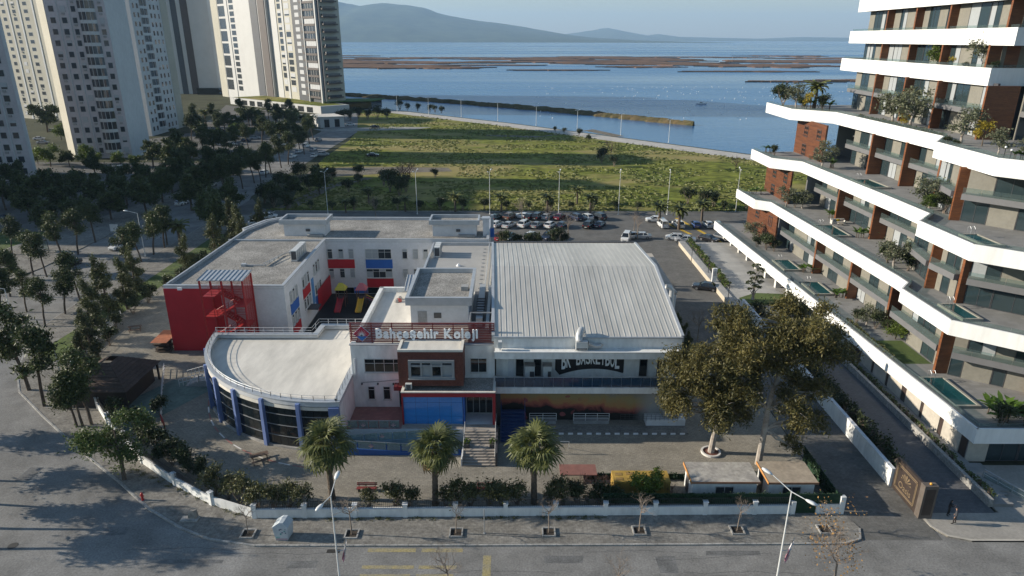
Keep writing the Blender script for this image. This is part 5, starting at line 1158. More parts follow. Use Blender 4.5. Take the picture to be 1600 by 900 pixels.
# brown-roofed summer house in the yard
kh = thing('summer_house', 'dark timber summer house with brown hipped roof under the pines', 'summer house', (-50, 76, .12))
KR = mat('brown_shingle_roof', (.085, .055, .042), .9, .25, .8, fine=.25, fscale=4); KW = flat('dark_timber', (.035, .025, .02), .7)
x0, x1, y0, y1 = -53.5, -45.5, 71.5, 80
MB().box(x0 + .8, x1 - .8, y0 + .8, y1 - .8, .13, 2.7).build('wall', KW, kh)
for (A, B, C_, D_) in [((x0, y0, 2.6), (x1, y0, 2.6), (-49, 75, 4.7), (-50, 75, 4.7)), ((x1, y0, 2.6), (x1, y1, 2.6), (-49, 77, 4.7), (-49, 75, 4.7)), ((x1, y1, 2.6), (x0, y1, 2.6), (-50, 77, 4.7), (-49, 77, 4.7)), ((x0, y1, 2.6), (x0, y0, 2.6), (-50, 75, 4.7), (-50, 77, 4.7))]:
    A, B, C_, D_ = map(Vector, (A, B, C_, D_))
    rf = MB().quad(A, B, C_, D_).build('roof', KR, kh)
    for k in range(8):
        s0, s1 = k / 8, (k + 1) / 8; n = (B - A).cross(D_ - A).normalized() * .05
        p = [A.lerp(D_, s0) + n * 1.4, B.lerp(C_, s0) + n * 1.4, B.lerp(C_, s1) + n * .4, A.lerp(D_, s1) + n * .4]; q = [A.lerp(D_, s0), B.lerp(C_, s0)]
        MB().add(p + q, [(0, 1, 2, 3), (4, 5, 1, 0)]).build('shingle_course', KR, rf)
for x in (x0 + .4, x1 - .4):
    for y in (y0 + .4, y1 - .4): MB().box(x - .1, x + .1, y - .1, y + .1, .13, 2.6).build('post', KW, kh)
# ---------------------------------------------------------------- vegetation
_S, _C = math.sin(R(20.08)), math.cos(R(20.08))
def at(px, py, z=0):
    """ground point seen at a place in the picture (surveyed once from the photograph)"""
    u = (px - 800) / 1067; v = (py - 450) / 1067; t = (42 - z) / (_S + v * _C)
    return (u * t, t * (_C - v * _S))
def leaf_cloud(name, blobs, n, size, seed, m, asp=.55, droop=0., sub=9, spread=.30, shell=.5):
    rng = np.random.default_rng(seed)
    bl = np.array([b[:6] for b in blobs], float); wt = np.array([b[3] * b[4] * b[5] for b in bl]) ** .8; wt /= wt.sum()
    subs = []
    for i, b in enumerate(bl):
        d = rng.normal(size=(sub, 3)); d /= np.linalg.norm(d, axis=1)[:, None]; d[:, 2] = np.where(d[:, 2] < -.5, -d[:, 2], d[:, 2])
        r = rng.uniform(shell, 1.0, (sub, 1)); subs.append(b[:3] + d * r * b[3:6])
    bi = rng.choice(len(bl), n, p=wt); si = rng.integers(0, sub, n)
    c = np.array([subs[b][s] for b, s in zip(bi, si)])
    c = c + rng.normal(size=(n, 3)) * bl[bi][:, 3:6] * spread * rng.uniform(.5, 1.25, (n, 1))
    # frame of every leaf
    nn = rng.normal(size=(n, 3)); nn[:, 2] = np.abs(nn[:, 2]) + .25; nn /= np.linalg.norm(nn, axis=1)[:, None]
    a = rng.normal(size=(n, 3)); a[:, 2] -= droop * 2.2; a -= nn * (a * nn).sum(1)[:, None]; a /= np.linalg.norm(a, axis=1)[:, None]
    b = np.cross(nn, a); s = size * rng.uniform(.6, 1.35, (n, 1))
    p0 = c - a * s; p1 = c + b * s * asp; p2 = c + a * s; p3 = c - b * s * asp
    co = np.stack([p0, p1, p2, p3], 1).reshape(-1, 3).astype(np.float32)
    me = bpy.data.meshes.new(name); me.vertices.add(4 * n); me.vertices.foreach_set('co', co.ravel())
    me.loops.add(4 * n); me.loops.foreach_set('vertex_index', np.arange(4 * n, dtype=np.int32))
    me.polygons.add(n); me.polygons.foreach_set('loop_start', np.arange(0, 4 * n, 4, dtype=np.int32)); me.polygons.foreach_set('loop_total', np.full(n, 4, np.int32))
    me.update(); me.validate(); me.materials.append(m)
    return me
def obj(name, me, parent):
    o = bpy.data.objects.new(name, me); COL.objects.link(o); o.parent = parent; return o
def limbs(path, rad, blobs, rr, lim=.45, start=.55):
    mb = MB(); mb.tube(path, rad, 7)
    for i, b in enumerate(blobs):
        k = min(len(path) - 1, max(1, int(len(path) * (start + (1 - start) * rr.random())))); p = Vector(path[k]); q = Vector(b[:3]); m = p.lerp(q, .5) + Vector((rr.uniform(-.2, .2), rr.uniform(-.2, .2), -.1 * (q - p).length))
        r0 = rad[k] * lim; mb.tube([p, m, q], [r0, r0 * .7, r0 * .25], 5)
    return mb
PINEL = leafmat('pine_needles', (.016, .026, .010), (.085, .105, .03), .15, .8, .2)
FEAL = leafmat('feathery_needles', (.022, .03, .013), (.11, .12, .042), .18, .7, .18)
BRIGHT = leafmat('bright_leaves', (.03, .055, .012), (.14, .19, .03), .3, .8, .12)
OLIVE = leafmat('olive_leaves', (.045, .055, .03), (.16, .17, .10), .2, 1.0, .12)
EUC = leafmat('eucalyptus_leaves', (.026, .034, .011), (.17, .142, .045), .22, .30, .05)
SHRL = leafmat('shrub_leaves', (.022, .03, .012), (.12, .12, .045), .2, 1.2, .2)
DARKS = leafmat('dark_shrub_leaves', (.012, .02, .008), (.05, .065, .02), .15, 1.0, .2)
PALML = leafmat('palm_fan', (.024, .04, .012), (.125, .135, .04), .25, 1.3, .25)
DEADL = mat('dead_frond', (.2, .13, .06), .9, .3, 3)
BANL = leafmat('banana_leaf', (.03, .07, .012), (.12, .2, .03), .3, 1.2)
YELL = leafmat('yellow_leaves', (.2, .15, .02), (.4, .32, .04), .25, 1.2)
TWIG = mat('pale_twigs', (.25, .2, .16), .9, .25, 2); TWIGD = mat('maroon_twigs', (.09, .05, .045), .9, .25, 2)
REDL = leafmat('rusty_leaves', (.16, .085, .03), (.34, .2, .07), .2, 1.5)
def tree_proto(name, cat, path, rad, blobs, n, size, seed, lm, bark, **k):
    t = thing(name, name, cat); rr = random.Random(seed)
    limbs(path, rad, blobs, rr).build('trunk', bark, t, abs_=False)
    obj('crown', leaf_cloud(name, blobs, n, size, seed, lm, **k), t)
    freeze(t); t['proto'] = 1
    return t
PROTO = {}
def proto(key, t): PROTO.setdefault(key, []).append(t)
for s in range(4):   # street pines: slim leaning trunk, ragged head
    rr = random.Random(100 + s); lx, ly = rr.uniform(-.9, .9), rr.uniform(-.5, .5)
    path = [(0, 0, -.1), (lx * .25, ly * .2, 1.8), (lx * .6 + rr.uniform(-.2, .2), ly * .6, 3.6), (lx, ly, 5.2), (lx * 1.1, ly, 7.2)]
    bl = []
    for k in range(11):
        a = rr.uniform(0, 6.28); z = rr.uniform(3.7, 7.8); r = (1.5 - abs(z - 5.6) * .35) * rr.uniform(.4, 1.1)
        bl.append((lx + r * math.cos(a), ly + r * math.sin(a), z, rr.uniform(.6, 1.0), rr.uniform(.6, 1.0), rr.uniform(.55, .95)))
    proto('pine', tree_proto('pine_tree', 'tree', path, [.17, .15, .13, .1, .04], bl, 4200, .19, 10 + s, PINEL, BARK, asp=.35, spread=.42))
for s in range(2):   # tall feathery conifers
    rr = random.Random(200 + s); bl = []
    for k in range(15):
        a = rr.uniform(0, 6.28); z = 1.8 + 7.6 * (k / 14); r = max(.15, 1.7 * (1 - abs(z - 4.5) / 7)) * rr.uniform(.5, 1.1)
        bl.append((r * math.cos(a), r * math.sin(a), z, rr.uniform(.7, 1.3) * (1.15 - z / 14), rr.uniform(.7, 1.3) * (1.15 - z / 14), rr.uniform(.7, 1.1)))
    proto('feather', tree_proto('casuarina_tree', 'tree', [(0, 0, -.1), (.1, 0, 3), (0, .1, 6), (.1, 0, 9)], [.22, .18, .12, .03], bl, 8500, .2, 30 + s, FEAL, BARK, asp=.3, droop=.3, spread=.38))
for s in range(2):   # broad dark park trees
    rr = random.Random(300 + s); bl = []
    for k in range(11):
        a = rr.uniform(0, 6.28); r = rr.uniform(.3, 2.3); bl.append((r * math.cos(a), r * math.sin(a), rr.uniform(2.8, 6.6) - r * .3, rr.uniform(.9, 1.5), rr.uniform(.9, 1.5), rr.uniform(.8, 1.2)))
    proto('broad', tree_proto('park_tree', 'tree', [(0, 0, -.1), (.1, .1, 2), (0, 0, 4), (.1, 0, 5.5)], [.22, .19, .13, .04], bl, 5600, .24, 40 + s, PINEL, BARK))
    proto('bright', tree_proto('leafy_tree', 'tree', [(0, 0, -.1), (.1, .1, 1.5), (0, 0, 3), (.1, 0, 4.2)], [.15, .13, .1, .04], [(b[0] * .8, b[1] * .8, b[2] * .75, b[3], b[4], b[5]) for b in bl], 3000, .19, 50 + s, BRIGHT, BARK))
    proto('corner', tree_proto('leafy_pine', 'tree', [(0, 0, -.1), (.1, .1, 2), (0, 0, 4), (.1, 0, 5.6)], [.2, .17, .13, .04], [(b[0] * 1.15, b[1] * 1.15, b[2] * .98, b[3] * 1.15, b[4] * 1.15, b[5] * 1.0) for b in bl], 9000, .15, 57 + s, leafmat('corner_pine', (.018, .032, .010), (.10, .14, .03), .2, .9), BARK, asp=.4))
    ob = [(b[0] * .5, b[1] * .5, 1.3 + (b[2] - 2.8) * .45, b[3] * .6, b[4] * .6, b[5] * .55) for b in bl]
    proto('olive', tree_proto('olive_tree', 'tree', [(0, 0, -.05), (.1, 0, .6), (0, .1, 1.2), (0, 0, 2)], [.12, .1, .08, .03], ob, 1500, .13, 60 + s, OLIVE, BARKP, asp=.4))
    proto('yellow', tree_proto('golden_shrub', 'shrub', [(0, 0, -.05), (.1, 0, .6), (0, .1, 1.2), (0, 0, 2)], [.08, .07, .06, .03], [(b[0] * .7, b[1] * .7, b[2], b[3] * .8, b[4] * .8, b[5] * .8) for b in ob[:6]], 800, .12, 65 + s, YELL, BARK, asp=.5))
for s in range(4):   # flowering shrubs along the fence
    rr = random.Random(400 + s); bl = []
    for k in range(7):
        a = rr.uniform(0, 6.28); r = rr.uniform(.1, .8); bl.append((r * math.cos(a), r * math.sin(a), rr.uniform(.6, 1.9), rr.uniform(.35, .6), rr.uniform(.35, .6), rr.uniform(.35, .6)))
    for key, lm, nm in (('shrub', SHRL, 'flowering_shrub'), ('dark', DARKS, 'dark_shrub')):
        t = thing(nm, nm, 'shrub'); mb = MB()
        for k in range(9):
            a = rr.uniform(0, 6.28); r = rr.uniform(.4, 1.0); mb.tube([(rr.uniform(-.15, .15), rr.uniform(-.15, .15), -.05), (r * .5 * math.cos(a), r * .5 * math.sin(a), .9), (r * math.cos(a), r * math.sin(a), 2.0)], [.03, .025, .01], 4)
        mb.build('stems', TWIG, t, abs_=False)
        obj('foliage', leaf_cloud(nm, bl, 1050 if key == 'shrub' else 1500, .12 if key == 'shrub' else .13, 70 + s, lm, asp=.4, spread=.42, shell=.3), t); freeze(t); proto(key, t)
def bare(mb, p, d, L, r, depth, rr, up=.25):
    q = p + d * L; m = p.lerp(q, .5) + Vector((rr.uniform(-1, 1), rr.uniform(-1, 1), rr.uniform(-.3, .5))) * L * .08
    mb.tube([p, m, q], [r, r * .85, r * .6], 5 if depth > 1 else 3, cap=False)
    if depth == 0: return
    for k in range(rr.choice([2, 3, 3])):
        e = Vector((rr.gauss(0, 1), rr.gauss(0, 1), rr.gauss(up, .5))).normalized(); nd = (d * .75 + e * .75).normalized()
        bare(mb, q if k else m.lerp(q, rr.uniform(.3, .9)), nd, L * rr.uniform(.6, .82), r * .55, depth - 1, rr, up)
for s in range(3):   # bare street saplings with a pale trunk
    rr = random.Random(500 + s); t = thing('bare_sapling', 'bare', 'tree'); lean = rr.uniform(-.12, .12)
    MB().tube([(0, 0, -.05), (lean, 0, 1.0), (lean * 1.5, .05, 2.0)], [.055, .045, .04], 6).build('trunk', TWIG, t, abs_=False)
    mb = MB()
    for k in range(7): bare(mb, Vector((lean * 1.5, .05, 1.75 + .05 * k)), Vector((rr.gauss(0, .7), rr.gauss(0, .7), .8)).normalized(), rr.uniform(.45, .7), .028, 3, rr)
    mb.build('twigs', TWIG, t, abs_=False); freeze(t); proto('bare', t)
for s in range(2):   # larger bare trees and shrubs
    for key, m in (('baretree', TWIG), ('bareshrub', TWIGD)):
        rr = random.Random(520 + s); t = thing('bare_tree' if key == 'baretree' else 'bare_shrub', 'bare', 'tree' if key == 'baretree' else 'shrub'); h = 2.2 if key == 'baretree' else .3
        MB().tube([(0, 0, -.05), (.05, 0, h * .5), (0, .05, h)], [.1, .08, .07] if h > 1 else [.05, .05, .04], 6).build('trunk', m, t, abs_=False); mb = MB()
        for k in range(8): bare(mb, Vector((0, .05, h - .1 + .05 * k)), Vector((rr.gauss(0, .6), rr.gauss(0, .6), 1)).normalized(), rr.uniform(.7, 1.1) if h > 1 else .7, .035, 4 if h > 1 else 3, rr, .5)
        mb.build('twigs', m, t, abs_=False)
        if key == 'baretree':
            pass
        freeze(t); proto(key, t)
# fan frond: stalk and pleated fan with hanging tips
def fan_frond(seed, R0=1.05, stalk=1.15, nseg=15):
    rr = random.Random(seed); mb = MB(); mb.tube([(0, 0, 0), (stalk * .5, 0, .1), (stalk, 0, .06)], [.03, .022, .018], 4)
    for k in range(nseg):
        a = R(-118 + 236 * k / (nseg - 1)); L = R0 * (.82 + .25 * math.cos(a * .7)) * rr.uniform(.9, 1.08); w2 = .078; dz = -.14 - .24 * rr.random()
        ca, sa = math.cos(a), math.sin(a); P = lambda r, o, z: (stalk + r * ca - o * sa, r * sa + o * ca, .06 + z)
        mb.add([P(.04, -.012, 0), P(.04, .012, 0), P(L * .6, w2, -.03), P(L * .6, -w2, -.03), P(L * .92, .02, dz * 1.2), P(L * .92, -.02, dz * 1.2), P(L, 0, dz * 2.2)], [(0, 1, 2, 3), (3, 2, 4, 5), (5, 4, 6)])
    return mb
FR = [fan_frond(s).build('frond', PALML) for s in range(3)]; FRD = fan_frond(9, .8).build('dead_frond', DEADL)
def fan_palm(x, y, h, label, seed, crown=1.0):
    rr = random.Random(seed); t = thing('fan_palm', label, 'palm tree', (x, y, .12), 'fan palms in the school yard'); lean = rr.uniform(-.15, .15)
    prof = []; pts = []
    for k in range(22):
        z = h * k / 21; pts.append((x + lean * z / h, y, .1 + z)); prof.append((.31 - .06 * k / 21) * (1.06 if k % 2 else .94) + (.08 if k == 0 else 0))
    MB().tube(pts, prof, 10).build('trunk', mat('palm_trunk', (.13, .1, .075), .95, .35, 6, bump=.6, bscale=12), t)
    N_ = 48
    for k in range(N_):
        q = k / (N_ - 1); el = R(76 - 148 * q ** .95); az = k * 2.39996 + rr.uniform(-.2, .2); dead = q > (.9, .84, .95)[seed - 1]
        src = FRD if dead else FR[k % 3]; o = bpy.data.objects.new('dead_frond' if dead else 'frond', src.data); COL.objects.link(o); o.parent = t
        o.location = (lean, 0, h + .1 + .25 * (1 - q)); o.rotation_euler = Euler((rr.uniform(-.3, .3), -el, az), 'XYZ'); s = crown * rr.uniform(.8, 1.25) * (1.0 - .2 * (1 - q) * (q < .2)); o.scale = (s,) * 3
    return t
fan_palm(-17.3, 55.1, 5.9, 'fan palm in front of the curved hall, leftmost of three', 1, 1.22)
fan_palm(-7.25, 54.3, 6.0, 'fan palm in front of the entrance steps, middle of three', 2, 1.1)
fan_palm(2.2, 54.5, 6.1, 'fan palm in front of the sports hall, rightmost of three', 3, 1.12)
# small date palms by the rear road and on the terraces: arching feather crown as one mesh
def date_palm_proto():
    t = thing('date_palm', 'palm', 'palm tree'); rr = random.Random(8)
    MB().tube([(0, 0, -.1), (.05, 0, 1.5), (0, .05, 3.0)], [.24, .2, .2], 8).build('trunk', MATS['palm_trunk'], t, abs_=False); mb = MB()
    for k in range(26):
        az = k * 2.4; el = R(75 - 85 * k / 25); P = []; L = 1.9
        for j in range(5):
            s = j / 4; r = L * s * math.cos(el - .9 * s); z = 3.0 + L * s * math.sin(el) - .9 * s * s; P.append(Vector((r * math.cos(az), r * math.sin(az), z)))
        sd_ = Vector((-math.sin(az), math.cos(az), 0))
        for j in range(4):
            w0, w1 = (.3, .38, .34, .2)[j], (.38, .34, .2, .03)[j]
            for sgn in (-1, 1): mb.add([P[j], P[j] + sd_ * sgn * w0 - Vector((0, 0, .12)), P[j + 1] + sd_ * sgn * w1 - Vector((0, 0, .12)), P[j + 1]], [(0, 1, 2, 3)])
    mb.build('crown', PALML, t, abs_=False); return freeze(t)
PROTO['datepalm'] = [date_palm_proto()]
def banana_proto(s):
    t = thing('banana_plant', 'plant', 'plant'); rr = random.Random(600 + s); mb = MB(); st = MB()
    for c in range(4):
        bx_, by_ = rr.uniform(-.6, .6), rr.uniform(-.6, .6); st.tube([(bx_, by_, 0), (bx_, by_, .9)], [.07, .05], 5)
        for k in range(6):
            az = rr.uniform(0, 6.28); el = R(rr.uniform(25, 75)); L = rr.uniform(.9, 1.4); P = []
            for j in range(4):
                q = j / 3; r = L * q * math.cos(el - .8 * q); P.append(Vector((bx_ + r * math.cos(az), by_ + r * math.sin(az), .8 + L * q * math.sin(el) - .5 * q * q)))
            sd_ = Vector((-math.sin(az), math.cos(az), 0)); W = (.03, .2, .18, .02)
            for j in range(3): mb.add([P[j] - sd_ * W[j], P[j] + sd_ * W[j], P[j + 1] + sd_ * W[j + 1], P[j + 1] - sd_ * W[j + 1]], [(0, 1, 2, 3)])
    tag(st.build('stems', BARK, t, abs_=False), kind='stuff'); tag(mb.build('leaves', BANL, t, abs_=False), kind='stuff'); return freeze(t)
PROTO['banana'] = [banana_proto(0), banana_proto(1)]
CNT = {}
ORD = ['first', 'second', 'third', 'fourth', 'fifth', 'sixth', 'seventh', 'eighth', 'ninth', 'tenth', 'eleventh', 'twelfth', 'thirteenth', 'fourteenth', 'fifteenth', 'sixteenth', 'seventeenth', 'eighteenth', 'nineteenth', 'twentieth', 'twenty-first', 'twenty-second', 'twenty-third', 'twenty-fourth', 'twenty-fifth', 'twenty-sixth', 'twenty-seventh', 'twenty-eighth']
def plant(key, x, y, z, label, scale=1.0, group=None, rz=None):
    CNT[key] = CNT.get(key, 0) + 1; ps = PROTO[key]; p = ps[CNT[key] % len(ps)]
    rr = random.Random(hash((key, CNT[key], 5)) if False else CNT[key] * 31 + len(key))
    s = scale if isinstance(scale, tuple) else (scale * rr.uniform(.92, 1.08),) * 3
    return dup(p, (x, y, z), rr.uniform(0, 6.28) if rz is None else rz, label, group, s)
def row(key, pts, tmpl, group, px=True, z=.1):
    for i, q in enumerate(pts):
        x, y = at(q[0], q[1]) if px else q[:2]
        plant(key, x, y, z, tmpl % ORD[i], q[2], group)
# pines of the side street
row('pine', [(47, 612, 1.42), (71, 637, 1.35), (122, 669, .9), (131, 668, .85), (145, 666, 1.15)], '%s pine from the left on the pavement at the road bend', 'pines at the bend')
row('pine', [(72, 512, 0.99), (103, 493, 0.99), (127, 473, 1.01), (200, 425, 1.01), (222, 411, 1.03), (241, 399, 1.08), (262, 384, 0.99), (258, 388, 1.08)], '%s pine from the near end along the right kerb of the side street', 'pines along the right kerb')
row('pine', [(17, 465, 1.03), (53, 432, 1.07), (74, 434, 0.95), (98, 405, 1.07), (123, 399, 1.07), (150, 380, 1.07), (32, 438, 0.43), (43, 489, 0.82), (5, 500, 0.95), (20, 400, 1.03)], '%s of the pines on the left verge of the side street', 'pines on the left verge')
row('pine', [(469, 236, 1.35), (476, 242, 1.3), (451, 258, 1.3), (424, 272, 1.25), (416, 278, 1.3), (408, 285, 1.2), (398, 287, 1.25), (333, 282, 1.25), (325, 282, 1.2), (298, 285, 1.2), (484, 226, 1.35), (490, 219, 1.35), (440, 263, 1.3), (380, 296, 1.3), (352, 305, 1.3)], '%s pine listed in the far street rows below the high-rises', 'pines along the far street')
row('pine', [(389, 234, 1.25), (372, 240, 1.3), (345, 215, 1.3), (410, 225, 1.3), (430, 232, 1.35), (355, 250, 1.2), (318, 245, 1.3), (300, 222, 1.3), (402, 205, 1.3), (440, 205, 1.4), (462, 212, 1.4), (335, 196, 1.3), (305, 196, 1.3), (380, 190, 1.4), (420, 190, 1.4), (452, 190, 1.4)], '%s of the scattered pines around the high-rise car park', 'pines in the far car park')
row('broad', [(75, 208, 1.9), (270, 268, 1.55), (240, 262, 1.3), (285, 290, 1.35), (10, 330, 1.3), (40, 322, 1.2), (135, 318, 1.25), (160, 330, 1.25), (200, 322, 1.3), (230, 335, 1.3), (100, 340, 1.2), (255, 318, 1.3), (190, 300, 1.1), (150, 275, 1.0), (110, 262, .9), (50, 345, 1.1), (20, 295, 1.2), (300, 330, 1.25), (325, 345, 1.2), (340, 365, 1.1), (175, 345, 1.1), (75, 365, 1.0), (120, 355, 1.05), (500, 305, 1.0), (455, 312, 1.0), (425, 320, .9)], '%s of the broad dark trees shading the left car park', 'broad trees in the left car park')
row('broad', [(365, 275, 1.3), (300, 258, 1.3), (335, 240, 1.3), (280, 245, 1.3), (300, 208, 1.4), (320, 222, 1.3), (352, 205, 1.3), (372, 212, 1.3), (390, 198, 1.4), (412, 212, 1.3), (440, 222, 1.3), (350, 292, 1.3), (310, 308, 1.3), (270, 302, 1.3), (222, 300, 1.2), (90, 318, 1.2), (60, 322, 1.2), (365, 330, 1.1), (455, 200, 1.4)], '%s of the broad dark trees in the far car park below the high-rises', 'broad trees in the far car park')
row('bright', [(80, 262, 1.35), (135, 258, 1.2), (190, 262, 1.0), (97, 220, 1.2), (150, 262, .95), (368, 218, 1.2), (395, 215, .9), (340, 218, .8), (215, 262, .8), (60, 258, 1.0)], '%s of the lighter green trees at the foot of the towers', 'lighter trees by the towers')
row('feather', [(165, 525, 1.15), (180, 480, 1.1), (205, 455, 1.05), (160, 470, 1.0), (150, 575, 1.0), (140, 628, .95), (112, 640, .85)], '%s feathery conifer from the near end by the school side fence', 'feathery conifers by the side fence') if False else None
fe_ = [(-61.5, 92, 0.90), (-63, 99, 0.99), (-63, 104, 0.90), (-64.5, 110, 0.86), (-55, 79.5, 0.73), (-57, 84, 0.77), (-60, 120, 0.86), (-58, 128, 0.99), (-56, 135, 0.99), (-53, 140, 0.95), (-59, 140, 0.95), (-54, 132, 0.86)]
row('feather', fe_, '%s feathery conifer in the belt along the school side fence', 'feathery conifers by the side fence', px=False)
plant('corner', *at(196, 752), .1, 'bushy light green pine standing in the pavement by the corner', 1.0)
row('dark', [(-58, 90, 1.2), (-60.5, 96, 1.3), (-61, 102, 1.2), (-61, 107, 1.3), (-60.5, 113, 1.2), (-60, 117, 1.3), (-59.5, 123, 1.3), (-60.2, 127, 1.2), (-58.5, 87, 1.1), (-57, 131, 1.3), (-50, 73, .0001)][:10], '%s dark shrub along the yard edge by the side fence', 'dark shrubs along the yard edge', px=False)
row('dark', [(-37.5, 62.2, 1.35), (-35.4, 60.6, 1.3), (-33.2, 59.4, 1.25), (-40.4, 64.6, 1.15), (-43, 68, 1.1), (-31.4, 58.2, 1.0), (-46.5, 70, 1.0), (-41.5, 70.5, 1.0)], '%s dark shrub behind the curved corner fence', 'dark shrubs at the corner', px=False)
row('shrub', [(-28.8, 55.6, 1.31), (-27.3, 55.0, 1.19), (-25.9, 54.2, 1.25), (-24.0, 53.7, 1.19), (-22.5, 53.6, 1.25), (-21.0, 53.6, 1.12), (-19.5, 53.6, 1.06), (-13.5, 53.7, 0.88), (-11.0, 53.8, 1.31), (-9.6, 53.8, 1.06), (-6.2, 53.9, 1.00), (-5.0, 53.9, 1.31), (-3.9, 53.9, 1.06), (-2.0, 53.9, 1.38), (-.8, 53.9, 1.25), (.6, 54, 1.12), (3.7, 54, 1.00), (4.9, 54.1, 1.25)], '%s loose shrub from the left inside the front fence', 'shrubs inside the front fence', px=False)
row('bareshrub', [(5.8, 55.4, 1.05), (6.9, 56.0, 1.1), (8.0, 55.2, 1.15), (9.0, 56.2, 1.0), (7.4, 54.4, .9), (14.5, 56.2, .95), (15.6, 55.4, .85), (9.6, 54.8, .9)], '%s leafless maroon shrub from the left near the yellow container', 'leafless shrubs', px=False)
row('dark', [(6.2, 54.6, .9), (8.4, 54.4, 1.0), (9.8, 54.2, .9)], '%s low dark shrub from the left between bare shrubs and fence', 'low shrubs by the fence', px=False)
plant('bright', 13.0, 55.4, .12, 'small green tree standing in front of the yellow container', .62)
row('bare', [(-23.6, 50.0, .95), (-14.3, 50.0, 1.35), (-4.95, 50.2, 1.05), (3.4, 50.3, 1.05), (11.6, 50.5, 1.2), (20.5, 50.6, 1.15), (28.5, 50.7, .95)], '%s bare sapling from the left in its planting square on the front pavement', 'bare saplings on the front pavement', px=False)
for i, (x, y) in enumerate([(-23.6, 50.0), (-14.3, 50.0), (-4.95, 50.2), (3.4, 50.3), (11.6, 50.5), (20.5, 50.6), (28.5, 50.7)]):
    t = thing('planting_square', '%s square concrete tree surround from the left on the front pavement' % ORD[i], 'tree surround', (x, y, .12), 'tree surrounds on the front pavement')
    for a in range(4):
        c = Vector((math.cos(a * math.pi / 2), math.sin(a * math.pi / 2))) * .55; MB().obox((x + c.x, y + c.y), (-math.sin(a * math.pi / 2), math.cos(a * math.pi / 2)), -.46, .6, -.06, .06, .121, .26).build('edging', KERB, t)
    MB().box(x - .48, x + .48, y - .48, y + .48, .121, .15).build('soil', mat('dark_soil', (.05, .038, .028), .95, .3, 4), t)
plant('baretree', -5.0, 43.2, 0, 'bare tree at the bottom edge of the road near the middle', 1.0); plant('baretree', 8.5, 42.6, 0, 'bare tree at the bottom edge of the road, right of the middle', .85)
t = plant('baretree', 26.2, 43.8, 0, 'sparse tree with rusty leaves at the bottom edge on the right', 1.15)
lf = leaf_cloud('rusty', [(rr.uniform(-1.6, 1.6), rr.uniform(-1.6, 1.6), rr.uniform(2.6, 5.6), .7, .7, .7) for k in range(12)], 520, .075, 91, REDL, asp=.7, spread=.6, shell=.1); obj('leaves', lf, t)
plant('baretree', 25.5, 104, .1, 'bare brownish tree on the lane behind the sports hall', 1.2); plant('baretree', 27.5, 92, .1, 'bare tree in the lane beside the flue', 1.1)
row('baretree', [(12.5, 146, 1.2), (2.5, 158, 1.35), (28, 146.5, 1.2), (-33.5, 164, 1.2), (28.5, 154, 1.0), (9, 159, 1.0)], '%s bare tree listed in the car park behind the sports hall', 'bare trees in the car park', px=False)
# eucalyptus trees
def eucalyptus(x, y, path, rad, blobs, n, seed, label, extra=()):
    t = thing('eucalyptus_tree', label, 'tree', (x, y, .12), 'eucalyptus trees'); rr = random.Random(seed)
    mb = MB(); mb.tube(path, rad, 9)
    for b in blobs:
        k = min(range(len(path)), key=lambda i: (Vector(path[i]) - Vector(b[:3])).length + (3 if path[i][2] > b[2] else 0)); k = max(2, min(k, len(path) - 1)); p = Vector(path[k]); q = Vector(b[:3]); m = p.lerp(q, .5) + Vector((rr.uniform(-.6, .6), rr.uniform(-.5, .5), rr.uniform(-.2, .7)))
        r0 = max(.07, rad[k] * .5); mb.tube([p, p.lerp(m, .5) + Vector((0, 0, .2)), m, q], [r0, r0 * .85, r0 * .65, r0 * .22], 6)
        for j in range(3): e = q + Vector((rr.uniform(-1, 1) * b[3], rr.uniform(-1, 1) * b[4], rr.uniform(-.3, .9) * b[5])); mb.tube([m.lerp(q, .6), q.lerp(e, .5) + Vector((0, 0, .15)), e], [r0 * .3, r0 * .2, r0 * .06], 4)
    mb.build('trunk', BARKP, t, abs_=False)
    obj('crown', leaf_cloud('euc', blobs, int(n * 2.6), .19, seed, EUC, asp=.28, droop=.55, sub=16, spread=.27, shell=.45), t)
    return t
rr = random.Random(77)
b1 = [(-1 + 4.3 * math.cos(a) * q, 3.6 * math.sin(a) * q, z, rr.uniform(1.2, 1.9), rr.uniform(1.2, 1.9), rr.uniform(1.1, 1.7)) for a, q, z in [(rr.uniform(0, 6.28), rr.uniform(.3, 1), rr.uniform(5.2, 12.2)) for k in range(30)]] + [(-4.6, 0, 5.4, 1.2, 1.3, 1.3), (-5, -.5, 7.6, 1.3, 1.3, 1.2), (-3, .5, 10.5, 1.6, 1.5, 1.2), (1.5, 0, 5.0, 1.3, 1.4, 1.2)]
eucalyptus(21.5, 63.0, [(0, 0, -.1), (.1, 0, 1.5), (.25, 0, 3.2), (.1, .1, 5), (-.4, .2, 7), (-.6, .3, 9.5), (-.5, .3, 12)], [.38, .31, .28, .25, .2, .14, .05], b1, 15000, 5, 'eucalyptus with rusty olive crown in a round tree ring, left of two')
